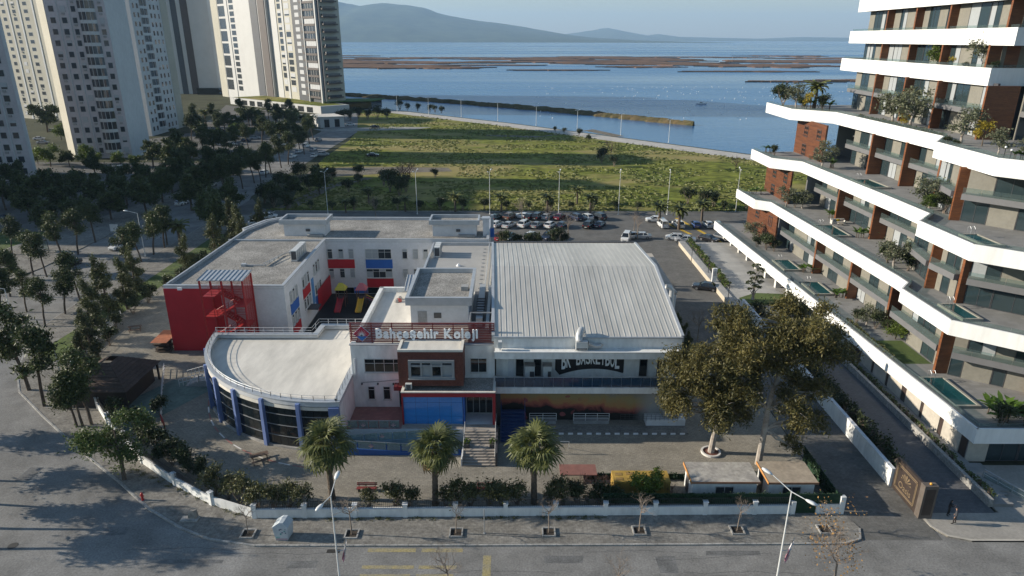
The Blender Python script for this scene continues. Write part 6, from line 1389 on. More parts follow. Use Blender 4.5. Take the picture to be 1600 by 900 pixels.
b2 = [(.4 + 5.6 * math.cos(a) * q, 4 * math.sin(a) * q, z, rr.uniform(1.2, 1.9), rr.uniform(1.2, 1.9), rr.uniform(1.0, 1.5)) for a, q, z in [(rr.uniform(0, 6.28), rr.uniform(.25, 1), rr.uniform(10.8, 17)) for k in range(30)]] + [(.4 + 4.2 * math.cos(a), 3.4 * math.sin(a), z, 1.5, 1.5, 1.3) for a, z in [(rr.uniform(0, 6.28), rr.uniform(7.2, 11)) for k in range(8)]] + [(-4.5, 0, 13.5, 1.5, 1.5, 1.3), (5.4, 0, 14.8, 1.6, 1.5, 1.2), (6.6, -.5, 13.2, 1.1, 1.2, .9), (1.6, -1, 8.6, 1.2, 1.2, 1.2), (-1.5, .5, 8.4, 1.1, 1.1, 1), (3.2, -1, 4.6, 1.3, 1.2, 1.0), (4.8, -.6, 5.6, 1.3, 1.2, 1.0), (2.6, -.8, 3.0, .8, .9, 1.1), (3.3, -1, 2.4, .6, .7, 1), (5.9, 0, 4.2, .9, .9, .7)]
eucalyptus(25.9, 60.9, [(0, 0, -.1), (.05, 0, 2), (.15, 0, 4.2), (.2, .1, 6.5), (.5, .2, 9), (1.4, .3, 11.5), (2.0, .4, 15)], [.37, .32, .29, .26, .22, .15, .05], b2, 19000, 6, 'tall pale-trunked eucalyptus by the guard huts, right of two')
t = thing('tree_ring', 'round brick and white ring around the left eucalyptus trunk', 'tree ring', (21.5, 63, .12))
MB().lathe([(1.05, 0), (1.05, .22), (.85, .22), (.85, .03)], (21.5, 63, .121), 24).build('edging', flat('line_white', (.6, .58, .55), .8), t); MB().lathe([(.84, .0), (.84, .1), (.2, .14)], (21.5, 63, .122), 20).build('soil', mat('reddish_soil', (.16, .07, .05), .95, .25, 3), t)
# hedges
def hedge(name, label, x0, x1, y0, y1, z0, h, n, m, seed, size=.13, lumps=8):
    t = thing(name, label, 'hedge', ((x0 + x1) / 2, (y0 + y1) / 2, z0)); rr = random.Random(seed); bl = []; cx, cy = (x0 + x1) / 2, (y0 + y1) / 2; L = max(x1 - x0, y1 - y0)
    for k in range(lumps):
        q = (k + .5) / lumps; x = (x0 + (x1 - x0) * q if x1 - x0 > y1 - y0 else cx) - cx; y = (y0 + (y1 - y0) * q if y1 - y0 >= x1 - x0 else cy) - cy; hh = h * rr.uniform(.85, 1.1)
        bl.append((x, y, hh * .55, max((x1 - x0) / 2, 0) if x1 - x0 < y1 - y0 else L / lumps * .62, (y1 - y0) / 2 if y1 - y0 <= x1 - x0 else L / lumps * .62, hh * .48))
    obj('foliage', leaf_cloud(name, bl, n, size, seed, m, asp=.55, sub=22, spread=.2, shell=.55), t)
    core = MB()
    for b in bl: core.lathe([(.1, -b[5] * 1.0), (min(b[3], b[4]) * .6, -b[5] * .5), (min(b[3], b[4]) * .62, b[5] * .3), (.1, b[5] * .7)], b[:3], 7)
    tag(core.build('stems', BARK, t, abs_=False), kind='stuff')
    return t
hedge('hedge', 'tall dark hedge along the lane side of the white boundary wall', 38.1, 39.9, 57.5, 101, .1, 2.9, 9000, DARKS, 1, .16, 18)
hedge('hedge', 'low clipped hedge along the shop path by the stone parapet', 45.95, 46.6, 54.5, 99, .2, 1.1, 4200, HEDGE, 2, .11, 30)
hedge('hedge', 'clipped green hedge behind the plaza wall cap', 37.35, 38.7, 113, 141, .8, 1.3, 4200, leafmat('plaza_hedge', (.03, .05, .01), (.11, .15, .03), .15, 1.2), 3, .15, 14)
hedge('hedge', 'low green hedge below the topiary tree', 38.4, 47, 103.9, 104.6, .8, .6, 1100, HEDGE, 4, .12, 8)
row('feather', [(21.2, 107, .42), (22.0, 104, .42), (22.6, 101, .45), (23.4, 97, .42), (23.8, 94, .45), (24.2, 91, .42), (24.4, 88, .45), (24.2, 85, .4), (24.0, 82, .42), (20.5, 109.5, .4), (23.5, 79, .42)], '%s small conifer in the strip along the right side of the sports hall', 'small conifers beside the sports hall', px=False)
row('dark', [(-2, 140, 1.5), (1.5, 140.5, 1.2), (5.2, 140.3, 1.4), (9.5, 140.5, 1.7), (11, 141, 1.2), (3.4, 140.2, 1.2)], '%s shrub from the left between sports hall and car park', 'shrubs behind the sports hall', px=False)
# topiary on the plaza lawn
t = thing('topiary_tree', 'cloud-pruned topiary tree with round pads on the plaza lawn', 'tree', (40.6, 107.3, .8)); mb = MB(); rr = random.Random(3)
for k in range(5): mb.tube([(rr.uniform(-.35, .35), rr.uniform(-.3, .3), 0), (rr.uniform(-.3, .3), 0, 1.2), (rr.uniform(-.4, .4), 0, 2.6)], [.1, .08, .05], 5)
pads = [(0, 0, 6.0, .75), (.75, 0, 5.2, .75), (-.75, .1, 4.6, .7), (.6, -.2, 4.0, .65), (-.2, .2, 3.6, .6), (.9, 0, 3.1, .6), (-.85, 0, 3.0, .65), (.15, -.3, 2.5, .55), (.85, 0, 2.2, .45), (-.7, 0, 1.9, .4)]
for p in pads: mb.tube([(0, 0, p[2] - 1.2), (p[0], p[1], p[2] - .1)], [.06, .04], 4)
mb.tube([(0, 0, 1), (0, 0, 5.8)], [.1, .05], 6); mb.build('trunk', BARKP, t, abs_=False)
for i, p in enumerate(pads): obj('foliage_pad', leaf_cloud('pad', [(p[0], p[1], p[2], p[3], p[3], p[3] * .5)], 420, .1, i, leafmat('topiary', (.02, .03, .01), (.085, .1, .03), .1, 2), sub=40, spread=.12, shell=.7), t)
# meadow shrubs, far park trees, palms of the rear road
row('datepalm', [(634, 331, 1.1), (712, 331, 1.2), (784, 331, 1.25), (856, 332, 1.3), (923, 333, 1.3), (1030, 350, 1.35), (1061, 358, 1.5), (1097, 345, 1.35), (577, 318, 1.1), (902, 318, 1.2), (541, 333, .9)], '%s small palm listed along the rear road', 'palms along the rear road')
row('datepalm', [(345, 362, 1.5), (283, 385, 1.5), (60, 338, 1.4)], '%s palm with pale crown among the trees left of the school', 'palms left of the school')
row('datepalm', [(322, 195, 2.0), (338, 195, 2.0), (395, 197, 2.2), (405, 198, 2.1), (432, 198, 2.2), (448, 200, 2.2), (461, 203, 2.0), (475, 205, 2.1), (487, 206, 2.1), (380, 194, 2.0)], '%s tall palm listed in front of the white podium', 'palms by the podium')
ms = [(1075, 318, 1.9), (1100, 325, 2.2), (1115, 322, 1.9), (470, 285, 2.6), (500, 290, 2.4), (485, 300, 2.3), (520, 283, 2.0), (440, 300, 2.4), (415, 318, 2.2), (430, 325, 2.0), (450, 328, 2.0), (610, 300, 2.6), (625, 306, 2.4), (635, 300, 2.0), (600, 290, 2.0), (560, 278, 1.6), (545, 300, 1.6), (680, 278, 1.2), (940, 254, 2.2), (960, 260, 1.6), (905, 212, 1.3), (882, 208, 1.1), (868, 206, 1.1), (920, 222, 1.2), (560, 288, 1.3)]
row('dark', ms, '%s of the scattered bushes on the meadow', 'bushes on the meadow')
row('bareshrub', [(632, 278, 2.6), (640, 276, 2.4), (955, 240, 2.4), (625, 280, 2.2), (1150, 262, 2.2)], '%s of the brown leafless bushes on the meadow', 'brown bushes on the meadow')
row('dark', [(560, 186, 2.6), (575, 187, 2.4), (590, 187, 2.6), (605, 187, 2.4), (548, 189, 2.6), (537, 188, 2.4), (625, 172, 2.3), (637, 173, 2.0), (653, 174, 1.8), (672, 175, 1.8), (680, 176, 1.7), (690, 177, 1.6), (532, 190, 2.2)], '%s of the round bushes between pavilion and promenade', 'bushes by the promenade')
rr = random.Random(12); hg = [(x, 173.2 + rr.uniform(0, 1.6), rr.uniform(.8, 1.5)) for x in np.linspace(-58, 95, 28)]
row('dark', hg, '%s bush in the scrub line beyond the rear road', 'scrub beyond the rear road', px=False)
# tall meadow grass: too much to count
rng = np.random.default_rng(4); gpts = []
while len(gpts) < 15000:
    x, y = rng.uniform(-70, 140), 173 + 230 * rng.random() ** 1.5
    c = False
    for i in range(len(FIELD)):
        (xa, ya), (xb, yb) = FIELD[i], FIELD[(i + 1) % len(FIELD)]
        if (ya > y) != (yb > y) and x < (xb - xa) * (y - ya) / (yb - ya) + xa: c = not c
    if c and mnoise.noise(Vector((x * .05, y * .09, 3))) > -.12 and not (-68 < x < -18 and 214 < y < 238): gpts.append((x, y))
gv = []; gf = []
for i, (x, y) in enumerate(gpts):
    h = .12 + .3 * rng.random(); wd = .2 + .45 * rng.random(); a = rng.random() * 3.14; ca, sa = math.cos(a) * wd, math.sin(a) * wd
    gv += [(x - ca, y - sa, -.03), (x + ca, y + sa, -.03), (x + ca * .7 + .1, y + sa * .7, h), (x - ca * .8, y - sa * .8 + .1, h * .8)]; gf.append((4 * i, 4 * i + 1, 4 * i + 2, 4 * i + 3))
tag(MB().add(gv, gf).build('meadow_grass', leafmat('grass_blades', (.085, .11, .022), (.165, .165, .05), .2, .06)), 'tufts of long green and straw-coloured grass all over the meadow', 'grass', kind='stuff')
# grass verges on the left
VG = mat('verge_grass', (.085, .125, .02), .95, .25, .25, col2=(.05, .07, .02), fine=.4, fscale=2)
for nm, poly in [('verge', [(-67, 100), (-63, 100), (-62.5, 150), (-67, 150)]), ('verge', [(-64.5, 79), (-62.2, 88), (-63.5, 97), (-66.5, 97), (-67, 88)]), ('park_lawn', [(-130, 90), (-98, 108), (-97, 190), (-140, 200), (-230, 190), (-230, 90)])]:
    struct(MB().sheet(poly, .126 if nm == 'verge' else .008).build(nm, VG))
struct(MB().sheet([(-128, 121), (-97, 127), (-97, 131), (-128, 126)], .014).build('park_path', PAVE)); struct(MB().sheet([(-230, 150), (-98, 152), (-98, 165), (-98, 245), (-230, 245)], .018).build('left_car_park', ASPH2))
struct(MB().sheet([(-175, 265), (-98, 250), (-96, 330), (-112, 402), (-190, 468), (-150, 330)], .012).build('far_car_park', ASPH2))
# terrace planting on the residence
def tp(key, x, y, lev, label, s): plant(key, x, y, ZF[lev], label, s, 'plants on the terraces')
LV = ['lowest', 'second', 'third', 'fourth', 'fifth', 'top']
tl_ = {0: [('dark', 47.9, 128, .9), ('dark', 49, 126, 1.2), ('olive', 48.5, 132, 1.3), ('dark', 50, 129, 1.1), ('dark', 50.2, 125, 1.0), ('banana', 51, 112.8, 1.0), ('banana', 52, 112.4, .9), ('banana', 51, 100.5, 1.0), ('banana', 52.2, 100.2, .9), ('olive', 50.2, 89, 1.1), ('dark', 49.3, 90, 1.0), ('dark', 51, 88, 1.1), ('bright', 52.0, 84.5, .55), ('dark', 52, 86, 1.0), ('banana', 52.0, 63, 1.5), ('banana', 53.4, 63.8, 1.4), ('dark', 51.4, 62.3, 1.0), ('dark', 54, 62.5, .9), ('banana', 52.6, 65, 1.3)],
      1: [('banana', 50.4, 141, .9), ('banana', 51.8, 141, 1.0), ('olive', 53, 129.5, 1.3), ('dark', 54.6, 129, 1.1), ('olive', 55.8, 128.6, 1.1), ('banana', 57.5, 120.5, 1.1), ('banana', 59, 120.5, 1.1), ('banana', 57, 108.2, 1.1), ('banana', 58.8, 107.8, 1.0), ('dark', 54.6, 94.5, 1.3), ('olive', 54.2, 92, 1.5), ('dark', 55.6, 91, 1.2), ('banana', 61, 72, 1.2), ('banana', 62, 70.6, 1.2)],
      2: [('banana', 54, 145, 1.1), ('dark', 54.3, 142, .9), ('olive', 57.6, 127, 1.5), ('banana', 59.5, 127, 1.2), ('olive', 59.3, 95, 1.4), ('dark', 59.6, 92, 1.0), ('bright', 58.0, 93.5, .45)],
      3: [('dark', 60, 156, 2.0), ('olive', 61, 151, 1.6), ('datepalm', 64.5, 150, 1.5), ('banana', 63, 149, 1.4), ('yellow', 62, 146, 1.2), ('dark', 64.5, 146, 1.3), ('dark', 61.5, 149, 1.0), ('banana', 65.5, 146, 1.3), ('olive', 66, 121, 2.0), ('olive', 65.6, 114.5, 2.1), ('yellow', 66.3, 118, .8), ('olive', 64.2, 98.8, 1.6), ('yellow', 65.4, 96, 1.2), ('olive', 62.6, 88.5, 1.1), ('banana', 62, 84, .9), ('olive', 63.6, 84.5, .9), ('dark', 60.6, 94, .5), ('dark', 61.2, 97, .5)],
      4: [('bright', 72.2, 122, .75), ('yellow', 72.5, 117.5, .7), ('olive', 72, 109, 1.7), ('banana', 71.7, 107, .7), ('dark', 71.4, 113, .5), ('dark', 71.6, 119.5, .6), ('dark', 71.2, 106, .6)]}
KN = {'dark': 'dark shrub', 'olive': 'grey-green olive tree', 'banana': 'broad-leaved plant clump', 'bright': 'glossy green bush', 'yellow': 'golden-leaved bush', 'datepalm': 'small palm'}
for lev, lst in tl_.items():
    cnt = {}
    for key, x, y, s in lst:
        cnt[key] = cnt.get(key, 0) + 1; tp(key, x, y, lev, '%s, %s from the far end on the %s terrace band' % (KN[key], ORD[cnt[key] - 1], LV[lev]), s)
hedge('terrace_hedge', 'low reddish hedge along the parapet of the fourth terrace band', 64.0, 64.9, 103, 130, ZF[3], .9, 2600, SHRL, 11, .12, 14)
hedge('terrace_hedge', 'low clipped hedge along the parapet of the lowest terrace band', 47.6, 48.4, 77, 90, ZF[0], .9, 1500, SHRL, 12, .12, 8)
struct(MB().sheet([(49, 77), (52.6, 77), (52.6, 84), (48.6, 84)], ZF[0] + .01).build('terrace_lawn', MATS['lawn_grass']))
# trees outside the left of the picture whose shadows reach the road
sh_ = [(88, 684), (134, 760), (196, 797), (222, 838), (190, 872)]
row('pine', [(at(*p)[0] - 18.2, at(*p)[1] + 1.1, 1.12) for p in sh_], '%s pine of the row across the junction whose shadows cross the road', 'pines across the junction', px=False)
for p in (-5.1, -1.65):
    t = planter(p + (.35 if p < -3 else -.35), 62.6, 1.0, 'dark planter box with green plant on the %s side of the entrance steps' % ('left' if p < -3 else 'right'))
    obj('plant', leaf_cloud('pl', [(0, 0, .75, .35, .3, .4)], 160, .1, 3, BRIGHT), t)['kind'] = 'stuff'
for lst in PROTO.values():
    for p in lst:
        for c in CH[p.name]: bpy.data.objects.remove(c)
        bpy.data.objects.remove(p)
for o in FR + [FRD]: bpy.data.objects.remove(o)
# ---------------------------------------------------------------- cars
TYRE = flat('tyre_black', (.015, .015, .016), .8); RIM = flat('wheel_rim', (.3, .3, .31), .35, metal=.6)
CGL = glassmat('car_glass', (.012, .015, .018), .05); HL = flat('headlight', (.7, .7, .72), .15); TL = flat('tail_light', (.3, .01, .012), .25)
def loft(mb, secs):
    n = len(secs[0]); v = [p for s in secs for p in s]; f = []
    for i in range(len(secs) - 1):
        for k in range(n): f.append((i * n + k, (i + 1) * n + k, (i + 1) * n + (k + 1) % n, i * n + (k + 1) % n))
    f += [tuple(range(n)), tuple(range((len(secs) - 1) * n, len(secs) * n))[::-1]]
    return mb.add(v, f)
def car_proto(L, W, H, belt, hood, ws, rf, rr_, rb, deck, name, cat):
    """nose at +x; ws/rf/rr/rb = fractions of length (from the nose) of windscreen base, roof front, roof rear, rear glass base"""
    t = thing(name, name, cat); h = W / 2; X = lambda f: L / 2 - f * L
    sec = lambda f, hw, z0, z1: [(X(f), -hw * .93, z0), (X(f), -hw, z0 + .18), (X(f), -hw, z1 - .14), (X(f), -hw * .9, z1), (X(f), hw * .9, z1), (X(f), hw, z1 - .14), (X(f), hw, z0 + .18), (X(f), hw * .93, z0)]
    b = loft(MB(), [sec(0, h * .78, .32, hood * .78), sec(.03, h * .9, .24, hood * .93), sec(.1, h * .98, .2, hood), sec(ws - .02, h, .2, belt), sec(ws + .06, h, .2, belt + .02), sec((rf + rr_) / 2, h, .2, belt + .03), sec(rb - .02, h, .2, belt + .03), sec(min(.97, rb + .02), h * .97, .22, deck), sec(.985, h * .92, .3, deck * .97), sec(1, h * .84, .36, deck * .9)]).build('body', flat('car_white', (.62, .62, .61), .25, coat=.5), t, abs_=False)
    g = MB(); w1, w2 = h * .9, h * .70
    P = [(ws, belt), (rf, H - .05), (rr_, H - .05), (rb, belt if deck > belt * .95 else belt)]
    v = [(X(f), s * (w1 if z < H - .1 else w2), z) for f, z in P for s in (-1, 1)]
    g.add(v, [(0, 1, 3, 2), (4, 5, 7, 6), (0, 2, 4, 6), (1, 7, 5, 3), (2, 3, 5, 4)]).build('windows', CGL, t, abs_=False)
    r = MB(); rz = H - .05
    v = [(X(rf - .01), -w2, rz), (X(rf - .01), w2, rz), (X(rr_ + .01), w2, rz), (X(rr_ + .01), -w2, rz), (X(rf + .05), -w2 * .9, H), (X(rf + .05), w2 * .9, H), (X(rr_ - .03), w2 * .9, H), (X(rr_ - .03), -w2 * .9, H)]
    r.add(v, [(4, 7, 6, 5), (0, 4, 5, 1), (1, 5, 6, 2), (2, 6, 7, 3), (3, 7, 4, 0)])
    for s in (-1, 1):      # pillars
        for (f0, z0, f1, z1) in [(ws, belt, rf, rz), (rb, belt, rr_, rz), ((rf + rr_) / 2 + .03, belt, (rf + rr_) / 2 + .02, rz)]:
            r.tube([(X(f0), s * w1 * 1.01, z0), (X(f1), s * w2 * 1.01, z1)], .045, 4)
    r.build('roof', flat('car_white', (.62, .62, .61), .25, coat=.5), t, abs_=False)
    wm = None
    for f in (.18, .80):
        for s in (-1, 1):
            if wm is None:
                wm = MB(); wm.tube([(0, -.11, 0), (0, .11, 0)], .33, 14); wo = wm.build('wheel', TYRE, t, abs_=False); rm = MB().tube([(0, -.116, 0), (0, .116, 0)], .2, 10).build('rim', RIM, wo, abs_=False)
                wo.location = (X(f), s * (h - .09), .33)
            else:
                c = bpy.data.objects.new('wheel', wo.data); COL.objects.link(c); c.parent = t; c.location = (X(f), s * (h - .09), .33); d = bpy.data.objects.new('rim', rm.data); COL.objects.link(d); d.parent = c
    for s in (-1, 1):
        MB().box(X(.045), X(.0) + .0, s * h * .62 - .17, s * h * .62 + .17, hood * .72, hood * .84).build('headlight', HL, t, abs_=False)
        MB().box(X(1) - .012, X(.97), s * h * .72 - .15, s * h * .72 + .1, deck * .72, deck * .88).build('tail_light', TL, t, abs_=False)
        MB().box(X(ws + .05) - .08, X(ws + .05) + .08, s * h * 1.02 - .08, s * h * 1.02 + .08, belt, belt + .14).build('mirror', FRAMED, t, abs_=False)
    MB().box(X(0) - .03, X(0) + .02, -h * .45, h * .45, .36, .5).build('grille', FRAMED, t, abs_=False)
    MB().box(X(1) - .02, X(1) + .01, -.26, .26, .5, .62).build('number_plate', flat('plate_white', (.6, .6, .58), .5), t, abs_=False)
    return freeze(t)
CARS = {'hatchback': car_proto(4.1, 1.76, 1.47, .93, .9, .24, .40, .84, .955, 1.0, 'hatchback_car', 'car'), 'saloon': car_proto(4.6, 1.8, 1.44, .92, .88, .26, .42, .72, .86, .98, 'saloon_car', 'car'),
        'off-roader': car_proto(4.6, 1.88, 1.70, 1.06, 1.02, .23, .37, .86, .965, 1.1, 'sport_utility_car', 'car'), 'van': car_proto(4.5, 1.84, 1.86, 1.06, 1.0, .19, .33, .93, .985, 1.1, 'small_van', 'van')}
PC = {'white': (.62, .62, .61), 'silver': (.36, .37, .38), 'grey': (.16, .165, .17), 'black': (.016, .016, .018), 'blue': (.025, .06, .2), 'red': (.3, .02, .02), 'bronze': (.13, .085, .06), 'dark green': (.02, .04, .035), 'pale blue': (.4, .5, .6), 'navy': (.02, .028, .055), 'burgundy': (.12, .015, .025)}
def car(kind, col, x, y, head, label, group, z=.012):
    """head = heading in degrees, 90 = away from the camera"""
    m = flat('car_' + col.replace(' ', '_'), PC[col], .25, coat=.5); return dup(CARS[kind], (x, y, z), R(head), label, group, mats={'body': m, 'roof': m})
def carrow(lst, head, where, group, z=.017):
    for i, (px, py, kind, col, *h) in enumerate(lst):
        x, y = at(px, py); hd = h[0] if h else head
        car(kind, col, x, y, hd + ((i * 7) % 5 - 2), '%s %s, %s from the left %s' % (col, kind, ORD[i], where), group, z)
carrow([(777, 354, 'hatchback', 'white'), (796, 355, 'saloon', 'silver'), (820, 354, 'off-roader', 'white'), (840, 355, 'saloon', 'grey'), (860, 355, 'hatchback', 'white'), (880, 355, 'hatchback', 'navy'), (921, 355, 'off-roader', 'black'), (938, 354, 'saloon', 'navy')], 62, 'in the near row of the main car park', 'cars in the near car park row')
carrow([(776, 343, 'saloon', 'dark green'), (797, 342, 'off-roader', 'bronze'), (817, 341, 'saloon', 'white', 150), (829, 342, 'hatchback', 'black'), (841, 342, 'off-roader', 'black'), (856, 342, 'hatchback', 'silver'), (875, 342, 'saloon', 'burgundy'), (899, 343, 'off-roader', 'navy', 120), (917, 342, 'hatchback', 'white', 120), (936, 342, 'off-roader', 'black', 120)], 62, 'in the far row of the main car park', 'cars in the far car park row')
carrow([(779, 375, 'hatchback', 'red'), (796, 374, 'saloon', 'dark green'), (828, 373, 'hatchback', 'white', 240), (857, 374, 'off-roader', 'navy', 240), (979, 375, 'van', 'white', 250), (988, 372, 'saloon', 'silver', 200), (1002, 372, 'saloon', 'silver', 175)], 250, 'in the row directly behind the sports hall', 'cars directly behind the sports hall')
carrow([(1024, 346, 'saloon', 'white', 175), (1036, 354, 'van', 'white', 95), (1060, 354, 'off-roader', 'white', 95), (1087, 354, 'hatchback', 'blue', 92), (1107, 354, 'hatchback', 'white', 92), (1121, 354, 'hatchback', 'silver', 92)], 92, 'in the row by the yellow lines', 'cars by the yellow lines')
carrow([(1055, 374, 'hatchback', 'white', 170), (1071, 377, 'saloon', 'silver', 170), (1108, 376, 'saloon', 'black', 310), (1129, 374, 'hatchback', 'grey', 310)], 170, 'in front of the plaza', 'cars in front of the plaza')
car('saloon', 'black', *at(1103, 453), 160, 'black saloon parked against the plaza wall in the lane', None, .14)
car('hatchback', 'white', *at(186, 390), 258, 'white hatchback driving towards the camera on the side street', None)
car('saloon', 'black', *at(112, 417), 262, 'dark saloon on the side street half hidden behind a pine', None)
carrow([(366, 352, 'saloon', 'white', 175), (403, 352, 'hatchback', 'white', 15), (421, 342, 'hatchback', 'white', 10)], 10, 'behind the left corner of the school roof', 'cars behind the school corner', .01)
carrow([(285, 321, 'hatchback', 'white', 80), (301, 310, 'saloon', 'white', 80), (353, 313, 'saloon', 'silver', 20), (330, 292, 'hatchback', 'white', 70), (318, 300, 'saloon', 'silver', 70)], 75, 'on the side street beyond the school', 'cars on the side street', .02)
carrow([(50, 300, 'saloon', 'grey'), (72, 303, 'off-roader', 'navy'), (95, 297, 'saloon', 'grey'), (110, 303, 'hatchback', 'silver'), (130, 299, 'saloon', 'black'), (75, 341, 'saloon', 'silver', 20), (7, 347, 'hatchback', 'navy', 20), (20, 312, 'hatchback', 'black'), (160, 292, 'saloon', 'silver')], 60, 'in the shaded left car park', 'cars in the shaded left car park', .03)
carrow([(62, 220, 'saloon', 'white', 20), (84, 207, 'hatchback', 'silver', 20), (176, 272, 'hatchback', 'white', 20), (180, 267, 'saloon', 'silver', 20), (190, 266, 'saloon', 'pale blue', 20), (68, 226, 'saloon', 'silver', 20)], 20, 'at the foot of the pinkish towers', 'cars at the foot of the towers', .02)
carrow([(325, 210, 'saloon', 'grey'), (336, 227, 'saloon', 'silver'), (345, 228, 'hatchback', 'white'), (346, 206, 'saloon', 'black'), (356, 222, 'saloon', 'silver'), (363, 228, 'hatchback', 'white'), (366, 248, 'hatchback', 'silver'), (371, 193, 'van', 'white'), (372, 227, 'saloon', 'grey'), (381, 245, 'saloon', 'white'), (385, 222, 'hatchback', 'navy'), (399, 218, 'saloon', 'silver'), (414, 273, 'hatchback', 'white', 80), (432, 219, 'saloon', 'silver'), (440, 236, 'hatchback', 'black'), (447, 228, 'saloon', 'white')], 25, 'in the far car park below the high-rises', 'cars below the high-rises', .02)
carrow([(458, 247, 'hatchback', 'white', 80), (467, 240, 'saloon', 'silver', 80), (479, 231, 'van', 'white', 80), (490, 236, 'hatchback', 'silver', 85), (491.5, 246, 'hatchback', 'white', 85), (498, 221, 'saloon', 'grey', 85), (505, 244, 'off-roader', 'silver', 20), (583, 245, 'saloon', 'black', 5), (548, 197, 'saloon', 'white', 15), (586, 200, 'saloon', 'black', 10)], 80, 'along the street end beside the meadow', 'cars beside the meadow', .02)
for p in CARS.values():
    for c in CH[p.name]:
        for d in CH.get(c.name, []): bpy.data.objects.remove(d)
        bpy.data.objects.remove(c)
    bpy.data.objects.remove(p)
# ---------------------------------------------------------------- front fence
ff = thing('front_fence', 'low white wall with pillars and dark railings along the front pavement', 'fence', (0, 52.7, .1))
fpt = [(-23.8, 52.3), (31, 53.1)]; fu = (.9999, .0146)
pil = [-23.8 + 4.66 * k for k in range(11)] + [26.4, 28.6, 31]
IRON = flat('dark_iron', (.03, .032, .035), .6)
def fence_run(par, P, closed_green=None, first=True):
    for i in range(len(P) - 1):
        a, b = Vector(P[i]), Vector(P[i + 1]); d = b - a; L = d.length; u = (d.x / L, d.y / L)
        part('wall_panel', WHITE2, par, P[i], u, .2, L - .2, -.1, .1, .1, 1.02)
        part('wall_coping', WHITE, par, P[i], u, .2, L - .2, -.14, .14, 1.02, 1.08)
        n = max(2, round(L / .17)); mb = MB()
        for k in range(n): mb.obox(P[i], u, L * (k + .5) / n - .012, L * (k + .5) / n + .012, -.012, .012, 1.08, 1.95)
        for z in (1.2, 1.85): mb.obox(P[i], u, .2, L - .2, -.015, .015, z, z + .03)
        tag(mb.build('railing', IRON, par), kind='stuff')
        part('pillar', WHITE2, par, P[i], u, -.2, .2, -.18, .18, .1, 1.5)
        part('pillar_cap', WHITE, par, P[i], u, -.25, .25, -.23, .23, 1.5, 1.58)
    part('pillar', WHITE2, par, P[-1], u, -.2, .2, -.18, .18, .1, 1.5)
fy = lambda x: 52.3 + (x + 23.8) * .0146
fence_run(ff, [(x, fy(x)) for x in pil[:-3] + [26.4]])
part('wall_panel', WHITE2, ff, (28.6, fy(28.6)), fu, 0, 2.3, -.1, .1, .1, 1.1); part('pillar', WHITE2, ff, (31, fy(31)), fu, -.25, .2, -.2, .2, .1, 2.0)
part('green_gate', mat('green_mesh', (.012, .04, .018), .9, .3, 3), ff, (26.4, fy(26.4)), fu, .05, 2.15, -.03, .03, .15, 2.2)
GM = mat('green_mesh', (.012, .04, .018), .9, .3, 3)
sf = thing('side_fence', 'white low wall curving round the corner along the side street', 'fence', (-45, 68, .1))
fence_run(sf, [(-23.85, 52.3), (-28.6, 54.2), (-33.5, 57.2), (-38.7, 61.0), (-42.6, 64.8), (-46.5, 68.6), (-49.7, 72.2), (-53, 76), (-55.8, 79), (-58.5, 82), (-61.2, 88), (-61.6, 94), (-62, 100)][1:])
part('wall_panel', WHITE2, sf, (-28.6, 54.2), (.93, -.3675), .2, 4.9, -.1, .1, .1, 1.02)
# green artificial hedge on the right half of the fence
gh = thing('green_screen_hedge', 'dark green leafy screen above the wall by the guard huts', 'hedge', (22, 53.2, 1.0))
hb = [(x - 22, fy(x) + .28 - 53.2, .65, .9, .16, .62) for x in np.arange(9.2, 31, 1.1)]
obj('foliage', leaf_cloud('screen', hb, 5200, .09, 21, leafmat('screen_green', (.006, .018, .006), (.025, .06, .02), .1, 2), sub=40, spread=.16, shell=.4), gh)
MB().box(8.6, 30.9, 53.15, 53.2, 1.1, 2.2).build('mesh_panel', GM, gh)
gh2 = thing('green_screen_hedge', 'dark green leafy screen along the lane edge right of the guard huts', 'hedge', (30.8, 57, .1))
obj('foliage', leaf_cloud('screen', [(0, y - 57, 1.0, .16, .8, .85) for y in np.arange(54, 61.5, 1.0)], 1800, .09, 22, MATS['screen_green'], sub=40, spread=.16, shell=.4), gh2); MB().box(30.78, 30.82, 53.5, 61.5, .13, 1.9).build('mesh_panel', GM, gh2)
gh3 = thing('green_screen_hedge', 'low dark hedge behind the guard huts towards the yard', 'hedge', (21, 58.2, .1))
obj('foliage', leaf_cloud('screen', [(x - 21, 0, .45, .8, .22, .42) for x in np.arange(8, 31, 1.2)], 3000, .09, 23, MATS['screen_green'], sub=40, spread=.16, shell=.4), gh3); MB().box(7.6, 30.7, 58.18, 58.22, .13, .8).build('mesh_panel', GM, gh3)
# guard huts
def hut(x0, x1, y0, y1, h, label, roofm):
    t = thing('guard_hut', label, 'hut', ((x0 + x1) / 2, (y0 + y1) / 2, .12), 'guard huts'); OR = mat('orange_trim', (.5, .24, .08), .7, .15, 2)
    MB().box(x0, x1, y0, y1, .13, h).build('wall', WHITE2, t); MB().box(x0 - .2, x1 + .2, y0 - .25, y1 + .2, h, h + .14).build('roof', roofm, t)
    MB().box(x0 - .24, x1 + .24, y0 - .3, y0 - .25, h - .06, h + .15).build('front_trim', mat('brown_trim', (.28, .14, .08), .7, .15, 2), t); MB().box(x0 - .26, x0 - .2, y0 - .3, y1 + .2, h - .12, h + .16).build('side_trim', OR, t)
    window(t, (0, y0), SX, (x0 + x1) / 2 - .9, (x0 + x1) / 2 + .9, 1.1, 2.0, 2, 1); part('door', FRAMED, t, (x0, y1), SYm, .6, 1.5, .005, .05, .15, 2.0)
HR = mat('stained_hut_roof', (.44, .41, .36), .9, .2, .8, col2=(.26, .24, .22), fine=.2, fscale=3)
